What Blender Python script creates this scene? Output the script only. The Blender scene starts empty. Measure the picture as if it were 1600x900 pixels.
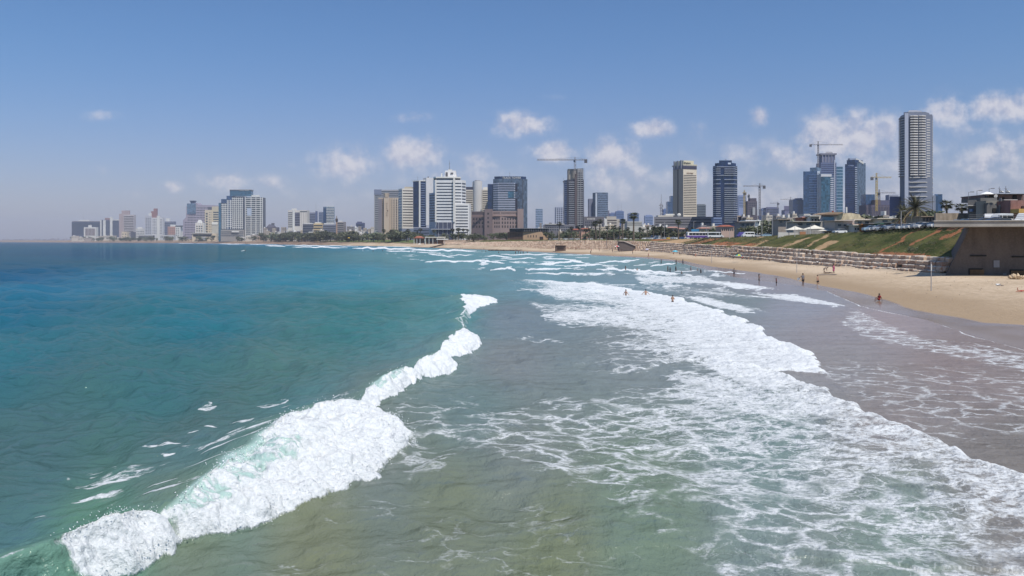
HAZE_D = 7.5e-5
import bpy, bmesh, math, random
import numpy as np
random.seed(7)
rng = np.random.default_rng(11)
R = math.radians
SC = bpy.context.scene
COL = SC.collection
H = 8.0; F = 1250.0; HZ = 376.5          # eye height (m), focal length and horizon of the 1600 px wide photograph
SUN_EL, SUN_AZ = 59.0, 32.0              # sun above and behind the viewer, to the right

def gp(x, y, z=0.0):
    """point of height z (m) seen at photo position x,y"""
    Y = F*(H-z)/(y-HZ)
    return ((x-800)/F*Y, Y)
def wx(x, Y): return (x-800)/F*Y
def wz(y, Y): return H+(HZ-y)/F*Y
def srgb(r, g, b):
    f = lambda c: (c/255/12.92) if c/255 <= 0.04045 else ((c/255+0.055)/1.055)**2.4
    return (f(r), f(g), f(b), 1)

# ---------------------------------------------------------------- camera, light, world
cam = bpy.data.cameras.new("camera"); co = bpy.data.objects.new("camera", cam); COL.objects.link(co)
co.location = (0, 0, H); co.rotation_euler = (R(90), 0, 0)
cam.sensor_width = 36; cam.lens = 36*F/1600; cam.shift_y = -(450-HZ)/1600
cam.clip_start = 0.5; cam.clip_end = 120000
SC.camera = co
SC.view_settings.view_transform = 'Standard'; SC.view_settings.look = 'None'
SC.view_settings.gamma = 1; SC.view_settings.use_curve_mapping = False
SC.view_settings.exposure = 0.27
SC.cycles.use_denoising = True
SC.cycles.max_bounces = 6; SC.cycles.diffuse_bounces = 2; SC.cycles.glossy_bounces = 3
SC.cycles.transmission_bounces = 3; SC.cycles.volume_bounces = 0; SC.cycles.transparent_max_bounces = 8
SC.cycles.caustics_reflective = False; SC.cycles.caustics_refractive = False

sl = bpy.data.lights.new("sun", 'SUN'); sl.energy = 3.7; sl.angle = R(0.53); sl.color = (1.0, 0.94, 0.85)
so = bpy.data.objects.new("sun", sl); COL.objects.link(so)
el, az = R(SUN_EL), R(SUN_AZ)
sdir = (math.sin(az)*math.cos(el), -math.cos(az)*math.cos(el), math.sin(el))   # towards the sun
from mathutils import Vector, Matrix
so.rotation_euler = Vector(sdir).to_track_quat('Z', 'Y').to_euler()

W = bpy.data.worlds.new("World"); SC.world = W; W.use_nodes = True
nt = W.node_tree; N = nt.nodes; L = nt.links; N.clear()
def nd(t, **k):
    n = N.new(t)
    for a, b in k.items(): setattr(n, a, b)
    return n
def M(op, a, b=None, c=None, clamp=False):
    n = N.new('ShaderNodeMath'); n.operation = op; n.use_clamp = clamp
    for i, v in enumerate((a, b, c)):
        if v is None: continue
        if isinstance(v, (int, float)): n.inputs[i].default_value = v
        else: L.new(v, n.inputs[i])
    return n.outputs[0]
out = nd('ShaderNodeOutputWorld'); bg = nd('ShaderNodeBackground'); bg.inputs[1].default_value = 0.075
L.new(bg.outputs[0], out.inputs[0])
sky = nd('ShaderNodeTexSky', sky_type='NISHITA'); sky.sun_disc = False
sky.sun_elevation = el
sky.sun_rotation = math.atan2(sdir[0], sdir[1])
sky.air_density = 1.0; sky.dust_density = 0.6; sky.ozone_density = 2.2; sky.altitude = 0
hs = nd('ShaderNodeMix', data_type='RGBA', blend_type='MULTIPLY'); hs.inputs[0].default_value = 1
L.new(sky.outputs[0], hs.inputs[6])
tc = nd('ShaderNodeTexCoord'); sp = nd('ShaderNodeSeparateXYZ'); L.new(tc.outputs['Generated'], sp.inputs[0])
yy = M('MAXIMUM', sp.outputs[1], 0.05)
U = M('DIVIDE', sp.outputs[0], yy); V = M('DIVIDE', sp.outputs[2], yy)
tr_ = nd('ShaderNodeMapRange', interpolation_type='SMOOTHSTEP'); tr_.inputs[1].default_value = 0.0; tr_.inputs[2].default_value = 0.30; L.new(V, tr_.inputs[0])
tint = nd('ShaderNodeMix', data_type='RGBA'); tint.inputs[6].default_value = (.86, .79, 1.02, 1); tint.inputs[7].default_value = (.66, .93, 1.22, 1)
L.new(tr_.outputs[0], tint.inputs[0]); L.new(tint.outputs[2], hs.inputs[7])
cb = nd('ShaderNodeCombineXYZ'); L.new(U, cb.inputs[0]); L.new(V, cb.inputs[1])
n1 = nd('ShaderNodeTexNoise'); n1.inputs['Scale'].default_value = 30; n1.inputs['Detail'].default_value = 9; n1.inputs['Roughness'].default_value = 0.60
L.new(cb.outputs[0], n1.inputs['Vector'])
n0 = nd('ShaderNodeTexNoise'); n0.inputs['Scale'].default_value = 11; n0.inputs['Detail'].default_value = 3
L.new(cb.outputs[0], n0.inputs['Vector'])
# each cloud bank: photo x, y of its centre, half width, half height, density
CL = [(160,181,30,11,.36),(153,266,20,9,.4),(268,293,22,10,.5),(352,281,40,17,.72),(415,284,34,14,.5),(540,258,52,28,.9),
 (650,240,42,26,1.0),(648,184,34,10,.45),(815,194,44,19,.85),(768,190,22,16,.3),(752,254,36,18,.5),(875,237,48,16,.85),(955,245,40,26,1.0),(970,280,60,28,.7),
 (1018,202,32,15,.85),(866,152,22,8,.25),(1090,206,22,20,.3),(1184,184,15,14,.8),(1030,248,20,9,.3),(1330,215,72,38,1.05),(1262,215,30,20,.6),(1240,250,90,30,.6),
 (1482,172,34,26,.85),(1570,168,56,22,1.0),(1560,245,110,42,.6),(1210,235,60,22,.35),(1420,250,90,36,.5),(216,303,22,9,.35),(430,290,20,11,.35),(1100,275,160,26,.4),(720,275,120,22,.4),(460,300,80,14,.25),(455,258,14,6,.3),(1500,300,150,28,.4),(1320,305,330,48,.42),(930,312,260,40,.36),(620,318,200,30,.28),(1130,240,90,30,.34),(1530,212,80,26,.4)]
den = None
for (cx, cy, a, b, w) in CL:
    du = M('MULTIPLY_ADD', U, F/a, -(cx-800)/a)
    dv = M('MULTIPLY_ADD', V, F/b, -(HZ-cy)/b)
    dd = M('MULTIPLY_ADD', dv, dv, M('MULTIPLY', du, du))
    g = M('MULTIPLY', M('EXPONENT', M('MULTIPLY', dd, -0.8)), w)
    den = g if den is None else M('MAXIMUM', den, g)
nz = M('MULTIPLY_ADD', n1.outputs[0], 2.4, -1.2)
d1 = M('MULTIPLY_ADD', nz, 0.85, M('MULTIPLY_ADD', n0.outputs[0], 0.5, -0.25))
cl = M('MULTIPLY', M('ADD', den, M('MULTIPLY', d1, M('MINIMUM', M('MULTIPLY', den, 2.2), 1.0))), 1.0)
mr = nd('ShaderNodeMapRange', interpolation_type='SMOOTHSTEP'); mr.inputs[1].default_value = 0.10; mr.inputs[2].default_value = 0.95
L.new(cl, mr.inputs[0])
fac = M('MULTIPLY', mr.outputs[0], 0.74)
# lit tops a little brighter than the flat greyish bases: second noise sampled towards the sun
ofs = nd('ShaderNodeVectorMath', operation='ADD'); ofs.inputs[1].default_value = (0.004, 0.010, 0); L.new(cb.outputs[0], ofs.inputs[0])
n2 = nd('ShaderNodeTexNoise'); n2.inputs['Scale'].default_value = 30; n2.inputs['Detail'].default_value = 9; n2.inputs['Roughness'].default_value = 0.60
L.new(ofs.outputs[0], n2.inputs['Vector'])
lit = M('MULTIPLY_ADD', M('SUBTRACT', n1.outputs[0], n2.outputs[0]), 5.0, 0.55, clamp=True)
ccol = nd('ShaderNodeMix', data_type='RGBA')
ccol.inputs[6].default_value = (6.2, 6.1, 7.2, 1); ccol.inputs[7].default_value = (9.2, 8.7, 8.9, 1)
L.new(lit, ccol.inputs[0])
mx = nd('ShaderNodeMix', data_type='RGBA'); L.new(fac, mx.inputs[0]); L.new(hs.outputs[2], mx.inputs[6]); L.new(ccol.outputs[2], mx.inputs[7])
L.new(mx.outputs[2], bg.inputs[0])

# ---------------------------------------------------------------- materials
MATS = {}
class NT:
    def __init__(s, m):
        s.t = m.node_tree; s.N = s.t.nodes; s.L = s.t.links
        s.bsdf = s.N['Principled BSDF']; s.out = s.N['Material Output']
    def n(s, t, ins=None, **k):
        x = s.N.new(t)
        for a, b in k.items(): setattr(x, a, b)
        for a, b in (ins or {}).items():
            if isinstance(b, (int, float, tuple)): x.inputs[a].default_value = b
            else: s.L.new(b, x.inputs[a])
        return x
    def m(s, op, a, b=0.0, c=0.0, clamp=False):
        return s.n('ShaderNodeMath', {0: a, 1: b, 2: c}, operation=op, use_clamp=clamp).outputs[0]
    def mix(s, f, a, b):
        return s.n('ShaderNodeMix', {0: f, 6: a, 7: b}, data_type='RGBA').outputs[2]
    def ramp(s, v, a, b, c=0.0, d=1.0):
        return s.n('ShaderNodeMapRange', {0: v, 1: a, 2: b, 3: c, 4: d}, interpolation_type='SMOOTHSTEP').outputs[0]
    def noise(s, sc, det=4, vec=None, rough=0.55, dist=0.0):
        i = {'Scale': sc, 'Detail': det, 'Roughness': rough, 'Distortion': dist}
        if vec is not None: i['Vector'] = vec
        return s.n('ShaderNodeTexNoise', i).outputs[0]
    def attr(s, name, o='Fac'): return s.n('ShaderNodeAttribute', attribute_name=name).outputs[o]
    def pos(s): return s.n('ShaderNodeNewGeometry').outputs['Position']
    def scale(s, v, xyz): return s.n('ShaderNodeVectorMath', {0: v, 1: xyz}, operation='MULTIPLY').outputs[0]
    def bump(s, h, st, dist, prev=None):
        b = s.n('ShaderNodeBump', {'Height': h, 'Strength': st, 'Distance': dist})
        if prev is not None: s.L.new(prev, b.inputs['Normal'])
        return b.outputs[0]
    def set(s, **k):
        for a, b in k.items():
            a = a.replace('_', ' ')
            if isinstance(b, (int, float, tuple)): s.bsdf.inputs[a].default_value = b
            else: s.L.new(b, s.bsdf.inputs[a])
def newmat(name):
    m = bpy.data.materials.new(name); m.use_nodes = True; MATS[name] = m
    return m, NT(m)
def mat(name, c, rough=0.8, var=0.16, scale=0.25, metal=0.0, spec=0.4):
    """plain painted / rendered surface with uneven weathering"""
    if name in MATS: return MATS[name]
    m, t = newmat(name)
    p = t.pos()
    n = t.noise(scale, 5, t.scale(p, (1, 1, 0.35)))
    n2 = t.noise(scale*9, 3, p)
    f = t.m('ADD', t.m('MULTIPLY', n, 0.7), t.m('MULTIPLY', n2, 0.3))
    lo = tuple(x*(1-var) for x in c[:3])+(1,); hi = tuple(min(1, x*(1+var)) for x in c[:3])+(1,)
    t.set(Base_Color=t.mix(t.ramp(f, 0.3, 0.7), lo, hi), Roughness=rough, Metallic=metal, Specular_IOR_Level=spec)
    return m
def glassmat(name, c, cell=(3.0, 3.4)):
    """tinted facade glass: panes differ a little in tint and sheen"""
    m, t = newmat(name)
    p = t.scale(t.pos(), (1/cell[0], 1/cell[0], 1/cell[1]))
    fl = t.n('ShaderNodeVectorMath', {0: p}, operation='FLOOR').outputs[0]
    wn = t.n('ShaderNodeTexWhiteNoise', {'Vector': fl}, noise_dimensions='3D').outputs[0]
    t.set(Base_Color=t.mix(wn, tuple(x*.65 for x in c[:3])+(1,), tuple(min(1, x*1.5) for x in c[:3])+(1,)),
          Roughness=t.m('MULTIPLY_ADD', wn, .15, .12), Specular_IOR_Level=0.8, Metallic=0.15)
    return m

# ---------------------------------------------------------------- object helpers
def link(o): COL.objects.link(o); return o
def tag(o, label=None, cat=None, group=None, kind=None):
    if label: o['label'] = label
    if cat: o['category'] = cat
    if group: o['group'] = group
    if kind: o['kind'] = kind
    return o
def empty(name, loc, rz=0, **k):
    o = bpy.data.objects.new(name, None); link(o); o.location = loc; o.rotation_euler = (0, 0, rz); o.empty_display_size = 0.1
    return tag(o, **k)
def mesh_obj(name, verts, faces, m, parent=None, smooth=False, mats=None, mi=None):
    me = bpy.data.meshes.new(name); me.from_pydata([tuple(v) for v in verts], [], faces)
    for x in (mats or [m]): me.materials.append(x)
    if mi is not None: me.polygons.foreach_set('material_index', mi)
    if smooth: me.polygons.foreach_set('use_smooth', [True]*len(me.polygons))
    me.update()
    o = bpy.data.objects.new(name, me); link(o)
    if parent: o.parent = parent
    return o
class MB:
    """collects shapes for one mesh"""
    def __init__(s): s.v = []; s.f = []; s.mi = []
    def add(s, v, f, mi=0):
        n = len(s.v); s.v += [tuple(p) for p in v]; s.f += [tuple(i+n for i in q) for q in f]; s.mi += [mi]*len(f); return s
    def box(s, x0, x1, y0, y1, z0, z1, mi=0):
        return s.add([(x0,y0,z0),(x1,y0,z0),(x1,y1,z0),(x0,y1,z0),(x0,y0,z1),(x1,y0,z1),(x1,y1,z1),(x0,y1,z1)],
                     [(0,3,2,1),(4,5,6,7),(0,1,5,4),(1,2,6,5),(2,3,7,6),(3,0,4,7)], mi)
    def prism(s, foot, z0, z1, mi=0, top=1.0):
        n = len(foot); cx = sum(p[0] for p in foot)/n; cy = sum(p[1] for p in foot)/n
        a = sum(foot[i][0]*foot[(i+1)%n][1]-foot[(i+1)%n][0]*foot[i][1] for i in range(n))
        if a < 0: foot = foot[::-1]
        v = [(x,y,z0) for x,y in foot]+[(cx+(x-cx)*top, cy+(y-cy)*top, z1) for x,y in foot]
        return s.add(v, [tuple(range(n))[::-1], tuple(range(n,2*n))]+[(i,(i+1)%n,n+(i+1)%n,n+i) for i in range(n)], mi)
    def slab(s, poly, y0, y1, mi=0):
        """polygon in x,z extruded along y"""
        n = len(poly)
        a = sum(poly[i][0]*poly[(i+1)%n][1]-poly[(i+1)%n][0]*poly[i][1] for i in range(n))
        if a < 0: poly = poly[::-1]
        v = [(x,y0,z) for x,z in poly]+[(x,y1,z) for x,z in poly]
        return s.add(v, [tuple(range(n)), tuple(range(n,2*n))[::-1]]+[(i,n+i,n+(i+1)%n,(i+1)%n) for i in range(n)], mi)
    def tube(s, p, q, r0, r1=None, k=8, mi=0):
        r1 = r0 if r1 is None else r1
        p = Vector(p); q = Vector(q); d = (q-p)
        if d.length < 1e-6: return s
        z = d.normalized(); x = z.orthogonal().normalized(); y = z.cross(x)
        v = []
        for c, r in ((p, r0), (q, r1)):
            for i in range(k):
                a = 2*math.pi*i/k; v.append(c+x*math.cos(a)*r+y*math.sin(a)*r)
        return s.add(v, [(i,(i+1)%k,k+(i+1)%k,k+i) for i in range(k)]+[tuple(range(k))[::-1], tuple(range(k,2*k))], mi)
    def blob(s, c, r, sub=1, jit=0.0, mi=0):
        bm = bmesh.new(); bmesh.ops.create_icosphere(bm, subdivisions=sub, radius=1)
        v = []
        for w in bm.verts:
            k = 1+random.uniform(-jit, jit); v.append((c[0]+w.co.x*r[0]*k, c[1]+w.co.y*r[1]*k, c[2]+w.co.z*r[2]*k))
        f = [tuple(x.index for x in q.verts) for q in bm.faces]; bm.free()
        return s.add(v, f, mi)
    def obj(s, name, m, parent=None, smooth=False):
        ms = m if isinstance(m, (list, tuple)) else [m]
        return mesh_obj(name, s.v, s.f, None, parent, smooth, mats=ms, mi=s.mi)
def copy_tree(o, loc, rz=None, sc=None, **k):
    c = o.copy(); link(c); c.location = loc
    if rz is not None: c.rotation_euler = (0, 0, rz)
    if sc is not None: c.scale = (sc,)*3 if isinstance(sc, (int, float)) else sc
    for ch in KIDS.get(o.name, []):
        d = ch.copy(); link(d); d.parent = c; d.matrix_parent_inverse = ch.matrix_parent_inverse
        for g in KIDS.get(ch.name, []):
            e = g.copy(); link(e); e.parent = d
    return tag(c, **k)
KIDS = {}
def reg(*objs):
    for o in objs:
        if o.parent: KIDS.setdefault(o.parent.name, []).append(o)

# ---------------------------------------------------------------- numpy noise
_tab = rng.random((256, 256)).astype(np.float32)
def vnoise(x, y, seed=0):
    x = x+seed*17.31; y = y+seed*9.77
    xi = np.floor(x).astype(np.int64); yi = np.floor(y).astype(np.int64)
    fx = x-xi; fy = y-yi; fx = fx*fx*(3-2*fx); fy = fy*fy*(3-2*fy)
    a = _tab[xi & 255, yi & 255]; b = _tab[(xi+1) & 255, yi & 255]; c = _tab[xi & 255, (yi+1) & 255]; d = _tab[(xi+1) & 255, (yi+1) & 255]
    return (a*(1-fx)+b*fx)*(1-fy)+(c*(1-fx)+d*fx)*fy
def fbm(x, y, o=4, seed=0, g=0.5):
    s = 0; a = 1; t = 0
    for i in range(o):
        s = s+a*vnoise(x*2**i, y*2**i, seed+i*3); t += a; a *= g
    return s/t
def sstep(x, a, b):
    t = np.clip((x-a)/(b-a), 0, 1); return t*t*(3-2*t)

# ---------------------------------------------------------------- the lie of the land: lines X(Y) along the shore
T1 = [(-60,38),(0,36),(40,36),(58,37.5),(66,38.6),(81,42),(88,42.2),(98.5,43),(127,50),(146,51),(174,49),(230,55),(308,63),(377,60),(425,49),(513,32),(645,0),(870,-70),(1150,-184),(1470,-353),(1960,-627),(2630,-1052),(3225,-1548),(4000,-2240),(5900,-4000),(9000,-7500),(14000,-13000)]
T2 = [(-60,46),(0,44),(47,44),(74,47),(76,44.6),(90,45),(105,48.8),(122,52),(151,55.8),(187,60),(216,60),(279,63),(308,67),(377,65),(425,54),(513,37),(645,5),(870,-62),(1150,-172),(1470,-335),(1960,-600),(2630,-1015),(3225,-1500),(4000,-2180),(5900,-3900),(9000,-7300),(14000,-12700)]
T3 = [(-60,80),(148,80),(400,82),(492,79),(540,60),(600,30),(645,14),(700,-3),(870,-48),(1150,-152),(1470,-290),(1960,-540),(2630,-950),(3225,-1430),(4000,-2100),(5900,-3700),(9000,-7000),(14000,-12400)]
W34 = [(-60,5),(400,5),(560,10),(800,12),(1400,20),(4000,60),(14000,100)]
W45 = [(-60,12),(400,12),(700,14),(1000,20),(4000,80),(14000,100)]
Z3 = [(-60,1.5),(400,1.5),(600,2.0),(900,4.0),(1500,4.5),(14000,5)]
Z4 = [(-60,4.5),(146,4.6),(200,4.9),(262,5.7),(400,6.2),(560,8.3),(900,6.5),(1500,7),(14000,9)]
Z5 = [(-60,11.6),(170,11.2),(237,10.4),(312,9.8),(400,9.3),(700,9.0),(1500,10),(14000,14)]
def tb(T, Y):
    a = np.array(T, float); return np.interp(Y, a[:,0], a[:,1])
def ground(X, Y):
    """height of sand, wall, bank and city ground"""
    X = np.asarray(X, float); Y = np.asarray(Y, float)
    x1, x2, x3 = tb(T1, Y), tb(T2, Y), tb(T3, Y)
    x4 = x3+tb(W34, Y); x5 = x4+tb(W45, Y)
    z3, z4, z5 = tb(Z3, Y), tb(Z4, Y), tb(Z5, Y)
    z = np.where(X < x1, (X-x1)*0.03, 0)
    z = np.maximum(z, -4)
    def seg(a, b, za, zb, z):
        t = np.clip((X-a)/np.maximum(b-a, .1), 0, 1)
        return np.where(X >= a, za+(zb-za)*t, z)
    z3 = np.where(Y < 152.6, 1.5, z3); z4 = np.where(Y < 152.6, 1.5, z4); z5 = np.where(Y < 152.6, 1.5, z5)
    z = seg(x1, x2, 0, 0.22, z); z = seg(x2, x3, 0.22, z3, z); z = seg(x3, x4, z3, z4, z); z = seg(x4, x5, z4, z5, z)
    return z
# ================================================================ SEA
def inpoly(px, py, poly):
    """signed distance in photo px (positive inside)"""
    ins = np.zeros(px.shape, bool); d2 = np.full(px.shape, 1e12)
    n = len(poly)
    for i in range(n):
        x0, y0 = poly[i]; x1, y1 = poly[(i+1) % n]
        c = ((y0 > py) != (y1 > py))
        with np.errstate(divide='ignore', invalid='ignore'):
            xs = (x1-x0)*(py-y0)/((y1-y0) if y1 != y0 else 1e-9)+x0
        ins ^= c & (px < xs)
        ex, ey = x1-x0, y1-y0
        t = np.clip(((px-x0)*ex+(py-y0)*ey)/(ex*ex+ey*ey+1e-9), 0, 1)
        d2 = np.minimum(d2, (px-x0-t*ex)**2+((py-y0-t*ey)*1.6)**2)
    d = np.sqrt(d2)
    return np.where(ins, d, -d)
REFL = 0.34
def build_sea():
    uf = np.linspace(-0.70, 0.70, 1240)
    uc = np.array([.74,.8,.88,1,1.2,1.5,2,3,5])
    us = np.concatenate([-uc[::-1], uf, uc])
    dys = np.concatenate([[0.12,0.25,0.4,0.6], np.arange(0.8, 30, 0.5), np.arange(30, 585, 0.72), np.arange(590, 900, 6), np.arange(910, 1300, 30)])
    dys = dys[::-1]                                    # near -> far
    Yr = F*H/dys
    Yg, Ug = np.meshgrid(Yr, us, indexing='ij'); X = Ug*Yg; Y = Yg.copy()
    px = 800+F*Ug; dy = F*H/Yg; py = HZ+dy
    dYc = Y*Y*0.72/(F*H)+0.01
    # ---- ambient sea
    x1 = tb(T1, Y); off = x1-X
    amp = sstep(off, 1, 70)*0.75+sstep(off, 60, 250)*0.5
    z = np.zeros_like(X); dx = np.zeros_like(X)
    r2 = np.random.default_rng(3)
    for k in range(52):
        lam = 0.7*(26/0.7)**(k/51.0)
        th = R(20)+r2.normal(0, 0.75)
        kx, ky = math.cos(th), math.sin(th)
        a = 0.0085*lam**0.72*(1 if lam < 14 else 0.8)
        w = np.clip(lam/(2.2*dYc)-0.8, 0, 1)
        ph = 2*math.pi*(X*kx+Y*ky)/lam+r2.uniform(0, 6.28)+2.5*vnoise(X/lam/5, Y/lam/5, k)
        z += a*w*np.sin(ph)*amp*2.0; dx += a*w*np.cos(ph)*amp*kx*0.9
    lace = np.zeros_like(X); hard = np.zeros_like(X); thin = np.zeros_like(X)
    wob = (fbm(X*0.9, Y*0.9, 4, 5)-0.5)
    # ---- the near breaker
    B = np.array([ # Y, crest X, toe X, height, foam
     (12,-12.6,-11.7,.8,0),(16,-11.9,-10.9,1.0,0),(17.6,-11.4,-10.35,1.15,0),(18.3,-11.0,-10.0,1.2,.05),(18.9,-10.8,-9.8,1.15,.75),(19.8,-10.4,-9.2,1.1,1),(20.9,-10.1,-8.9,1.05,1),(21.6,-9.8,-9.0,.7,.45),
     (22.2,-9.5,-7.9,1.0,.9),(22.9,-9.3,-7.2,1.15,1),(24.5,-9.1,-5.9,1.25,1),(26,-8.9,-5.0,1.3,1),(28,-8.8,-4.7,1.35,1),(31,-8.7,-4.1,1.4,1),(33,-8.0,-4.3,1.38,1),(35,-7.3,-5.4,1.05,1),
     (36.3,-7.2,-6.8,.45,.35),(38.5,-7.1,-6.2,.9,1),(41,-6.8,-5.5,1.1,1),(44.2,-6.1,-4.7,1.05,1),(45.6,-5.8,-5.3,.42,.4),(48,-5.4,-3.8,1.1,1),(51,-4.7,-3.2,1.15,1),(53,-4.8,-4.3,.42,.4),(56,-4.8,-2.5,1.15,1),
     (60,-4.2,-2.1,1.3,1),(63.5,-3.9,-2.4,1.05,1),(65.5,-4.0,-3.2,.8,.35),(69,-4.3,-3.4,.9,.3),(73,-5.3,-4.3,1.0,.35),(78,-5.0,-4.0,.7,.3),(86,-5.4,-4.4,.75,.4),(92,-5.6,-4,.9,.8),(97,-6.3,-3,1.2,1),(103,-6.4,-1.4,1.35,1),(108,-5.0,-1.0,.7,1),(112,-4,-2,.2,0),(130,-4,-2,.0,0)])
    def lane(a, i): return np.interp(Y, a[:,0], a[:,i])
    c, toe, h, fo = (lane(B, i) for i in (1, 2, 3, 4))
    c = c+(vnoise(Y*0.8, 0*Y, 2)-.5)*0.5*sstep(Y, 18, 24)
    toe = np.where(Y > 37, c+(toe-c)*.82, toe); h = np.where(Y > 37, h*.92, h)
    toe = toe+(fbm(Y*1.1, X*0.0, 3, 8)-.5)*1.1*np.clip((toe-c)/3, .25, 1)+(fbm(X*2.2, Y*2.2, 3, 9)-.5)*0.6
    s = (X-c)/np.maximum(toe-c, .3)
    back = np.exp(-np.abs(np.minimum(X-c, 0)/(1.6+1.0*h))**1.35)
    fr_f = .60*(1-np.clip(s, 0, 1))**.85+.34*np.sqrt(np.clip(1-np.clip(s, 0, 1)**3, 0, 1))
    fr_s = (1-sstep(s, 0.0, 1.25))*1.0
    front = fr_f*fo+fr_s*(1-fo)
    prof = np.where(X < c, back, front)*sstep(Y, 11, 15)
    near = (np.abs(X-c) < 12)
    caul = np.zeros_like(X)
    caul[near] = (fbm(X[near]*1.3, Y[near]*1.3, 6, 21, .52)-.5)
    fm = fo*sstep(s, -0.12, 0.06)*(1-sstep(s, 0.93, 1.05))*sstep(Y, 11, 15)*(h > .15)
    z = z*(1-.7*prof)+h*prof+fm*h*caul*0.50
    # trough drawn up in front and a throw of the lip towards the shore
    dx += np.where(s > -0.6, 0.28*h*prof**3*(1-fo*.4), 0)
    hard = np.maximum(hard, fm*1.3*(0.66+1.2*np.clip(caul+.25, 0, .5)))
    fld = (fbm(X*1.1+Y*.6, Y*2.6-X*.5, 4, 88, .55)-.5)
    z = z+fm*h*fld*.32; dx += fm*h*fld*.5
    cur = sstep(s, -.15, .02)*(1-sstep(s, .30, .62))*(sstep(Y, 21.3, 22.5)*(1-sstep(Y, 26.5, 30))+sstep(Y, 39, 40)*(1-sstep(Y, 43, 45))+.5*sstep(Y, 34, 35)*(1-sstep(Y, 36, 37)))
    hard = hard*(1-cur*(.10+.95*fbm(Y*11+X*2.2, X*.9, 4, 36, .6)))
    # feathering lip where the wave is still green
    lip = (1-fo)*np.exp(-((s+0.02)/0.13)**2)*(h > .3)*sstep(Y, 11, 16)
    hard = np.maximum(hard, lip*(0.3+1.2*fbm(X*2.5, Y*2.5, 3, 31))*np.where(Y > 40, 1.15, .55))
    thin = np.maximum(thin, prof*np.clip(h, 0, 1.2)*sstep(s, -1.0, -.1)*(1-.4*fo))
    # streaks of old foam drawn up the back of the breaker
    bk = np.exp(-((X-c+1.3)/1.2)**2)*sstep(Y, 19, 21)*(1-sstep(Y, 35, 42))
    st = .02+fbm(X*0.55+Y*.25, Y*2.4-X*.35, 4, 41)
    hard = np.maximum(hard, bk*sstep(st, 0.56, 0.74)*0.8)
    bk2 = np.exp(-((X-c+4.5)/2.2)**2)*sstep(Y, 21, 23)*(1-sstep(Y, 33, 38))
    hard = np.maximum(hard, bk2*sstep(fbm(X*.8, Y*1.6, 4, 43), 0.60, 0.76)*0.8)
    # ---- bores running up the beach: Y, X of the front, height, run of foam behind
    def bore(T, w, hf, hl, seed, foamw=1.0, bulge=1.0, thr=0):
        nonlocal z, hard, lace, dx
        T = np.array(T, float)
        cx = np.interp(Y, T[:,0], T[:,1]); hh = np.interp(Y+(fbm(X*.35, Y*.5, 3, seed+11)-.5)*7*np.clip(Y/60, .4, 3), T[:,0], T[:,2], left=0, right=0)
        cx = cx+(fbm(Y*0.28, 0*Y, 3, seed)-.5)*2.2*bulge+(fbm(X*1.3, Y*1.3, 3, seed+3)-.5)*.9*bulge
        d = cx-X                                         # metres behind the front
        pr = np.where(d > 0, np.sqrt(np.clip(d/w, 0, 1))*np.exp(-np.maximum(d-w, 0)/hl), 0)
        m = sstep(hh, 0, .12)
        cau = fbm(X*1.7, Y*1.7, 5, seed+7, .6)-.5
        z = z+hh*pr*m*(1+.9*cau)
        f = sstep(d, -.05, .15)*np.exp(-np.maximum(d-hf*.5, 0)/hf)*m*foamw
        hard = np.maximum(hard, f*(.75+.9*cau)); lace = np.maximum(lace, sstep(d, 0, .3)*np.exp(-np.maximum(d-hf*2, 0)/(hf*3))*m*foamw*.9)
    bore([(20,17.5,.25),(25.7,16.6,.3),(30,17.3,.3),(34,16.5,.33),(39,16.4,.42),(43,16.2,.4),(48,15.2,.36),(54,13.6,.3),(60,11,.1),(64,9,0)], .5, 1.0, 5, 51, .75)
    bore([(49.5,18.8,0),(50.8,19.2,.3),(56,20.6,.42),(65,21.4,.42),(76,22.5,.4),(88,23.2,.36),(109,22.7,.3),(127,20.3,.3),(150,15,.3),(162,12,0)], .6, 3.0, 8, 61, 1.0)
    bore([(50,34,.06),(56,36.3,.1),(62,36,.1),(65,33.3,.1),(72,33.8,.1),(84,37.5,.1),(95,41,.08),(102,40,0)], .4, .45, 3, 71, .62, .5)
    bore([(98,41.5,0),(100,40.5,.12),(112,36.5,.14),(122,31,.12),(134,26.5,0)], .4, .6, 3, 72, .8, .7)
    bore([(86,28,0),(90,29,.15),(100,28,.2),(114,26,.15),(118,24.5,0)], .5, .8, 4, 73, .6)
    bore([(130,42,0),(134,43,.12),(150,39,.2),(165,36,.2),(185,33,.15),(200,30,.0)], .6, 1.2, 5, 74, .8)
    # ---- floating foam sheets: outline in the photograph, strength, softness
    wp = wob*dy*0.30
    def patch(poly, val, fe, kind='lace', rag=1.0, sq=.35):
        nonlocal lace, hard
        xs = [p[0] for p in poly]; ys = [p[1] for p in poly]
        b = (px > min(xs)-fe*2) & (px < max(xs)+fe*2) & (py > min(ys)-fe*2) & (py < max(ys)+fe*2)
        if not b.any(): return
        d = inpoly(px[b]+wp[b]*rag, py[b]+wp[b]*rag*sq, poly)
        m = val*sstep(d, -fe, fe)
        A = lace if kind == 'lace' else hard
        A[b] = np.maximum(A[b], m)
    patch([(650,652),(760,640),(900,612),(1040,592),(1100,562),(1190,585),(1270,605),(1335,650),(1430,700),(1550,742),(1700,800),(1700,1000),(1220,1000),(1130,900),(1050,858),(960,812),(900,772),(800,737),(700,702),(640,690)], .50, 40)
    patch([(690,675),(800,655),(960,640),(1080,620),(1270,605),(1330,650),(1430,705),(1600,775),(1700,810),(1700,960),(1380,930),(1200,850),(1080,790),(950,735),(800,700)], .53, 50)
    patch([(930,640),(1090,600),(1270,605),(1335,650),(1430,705),(1600,775),(1700,810),(1700,950),(1500,900),(1300,820),(1130,740),(980,680)], .60, 50)
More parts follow.
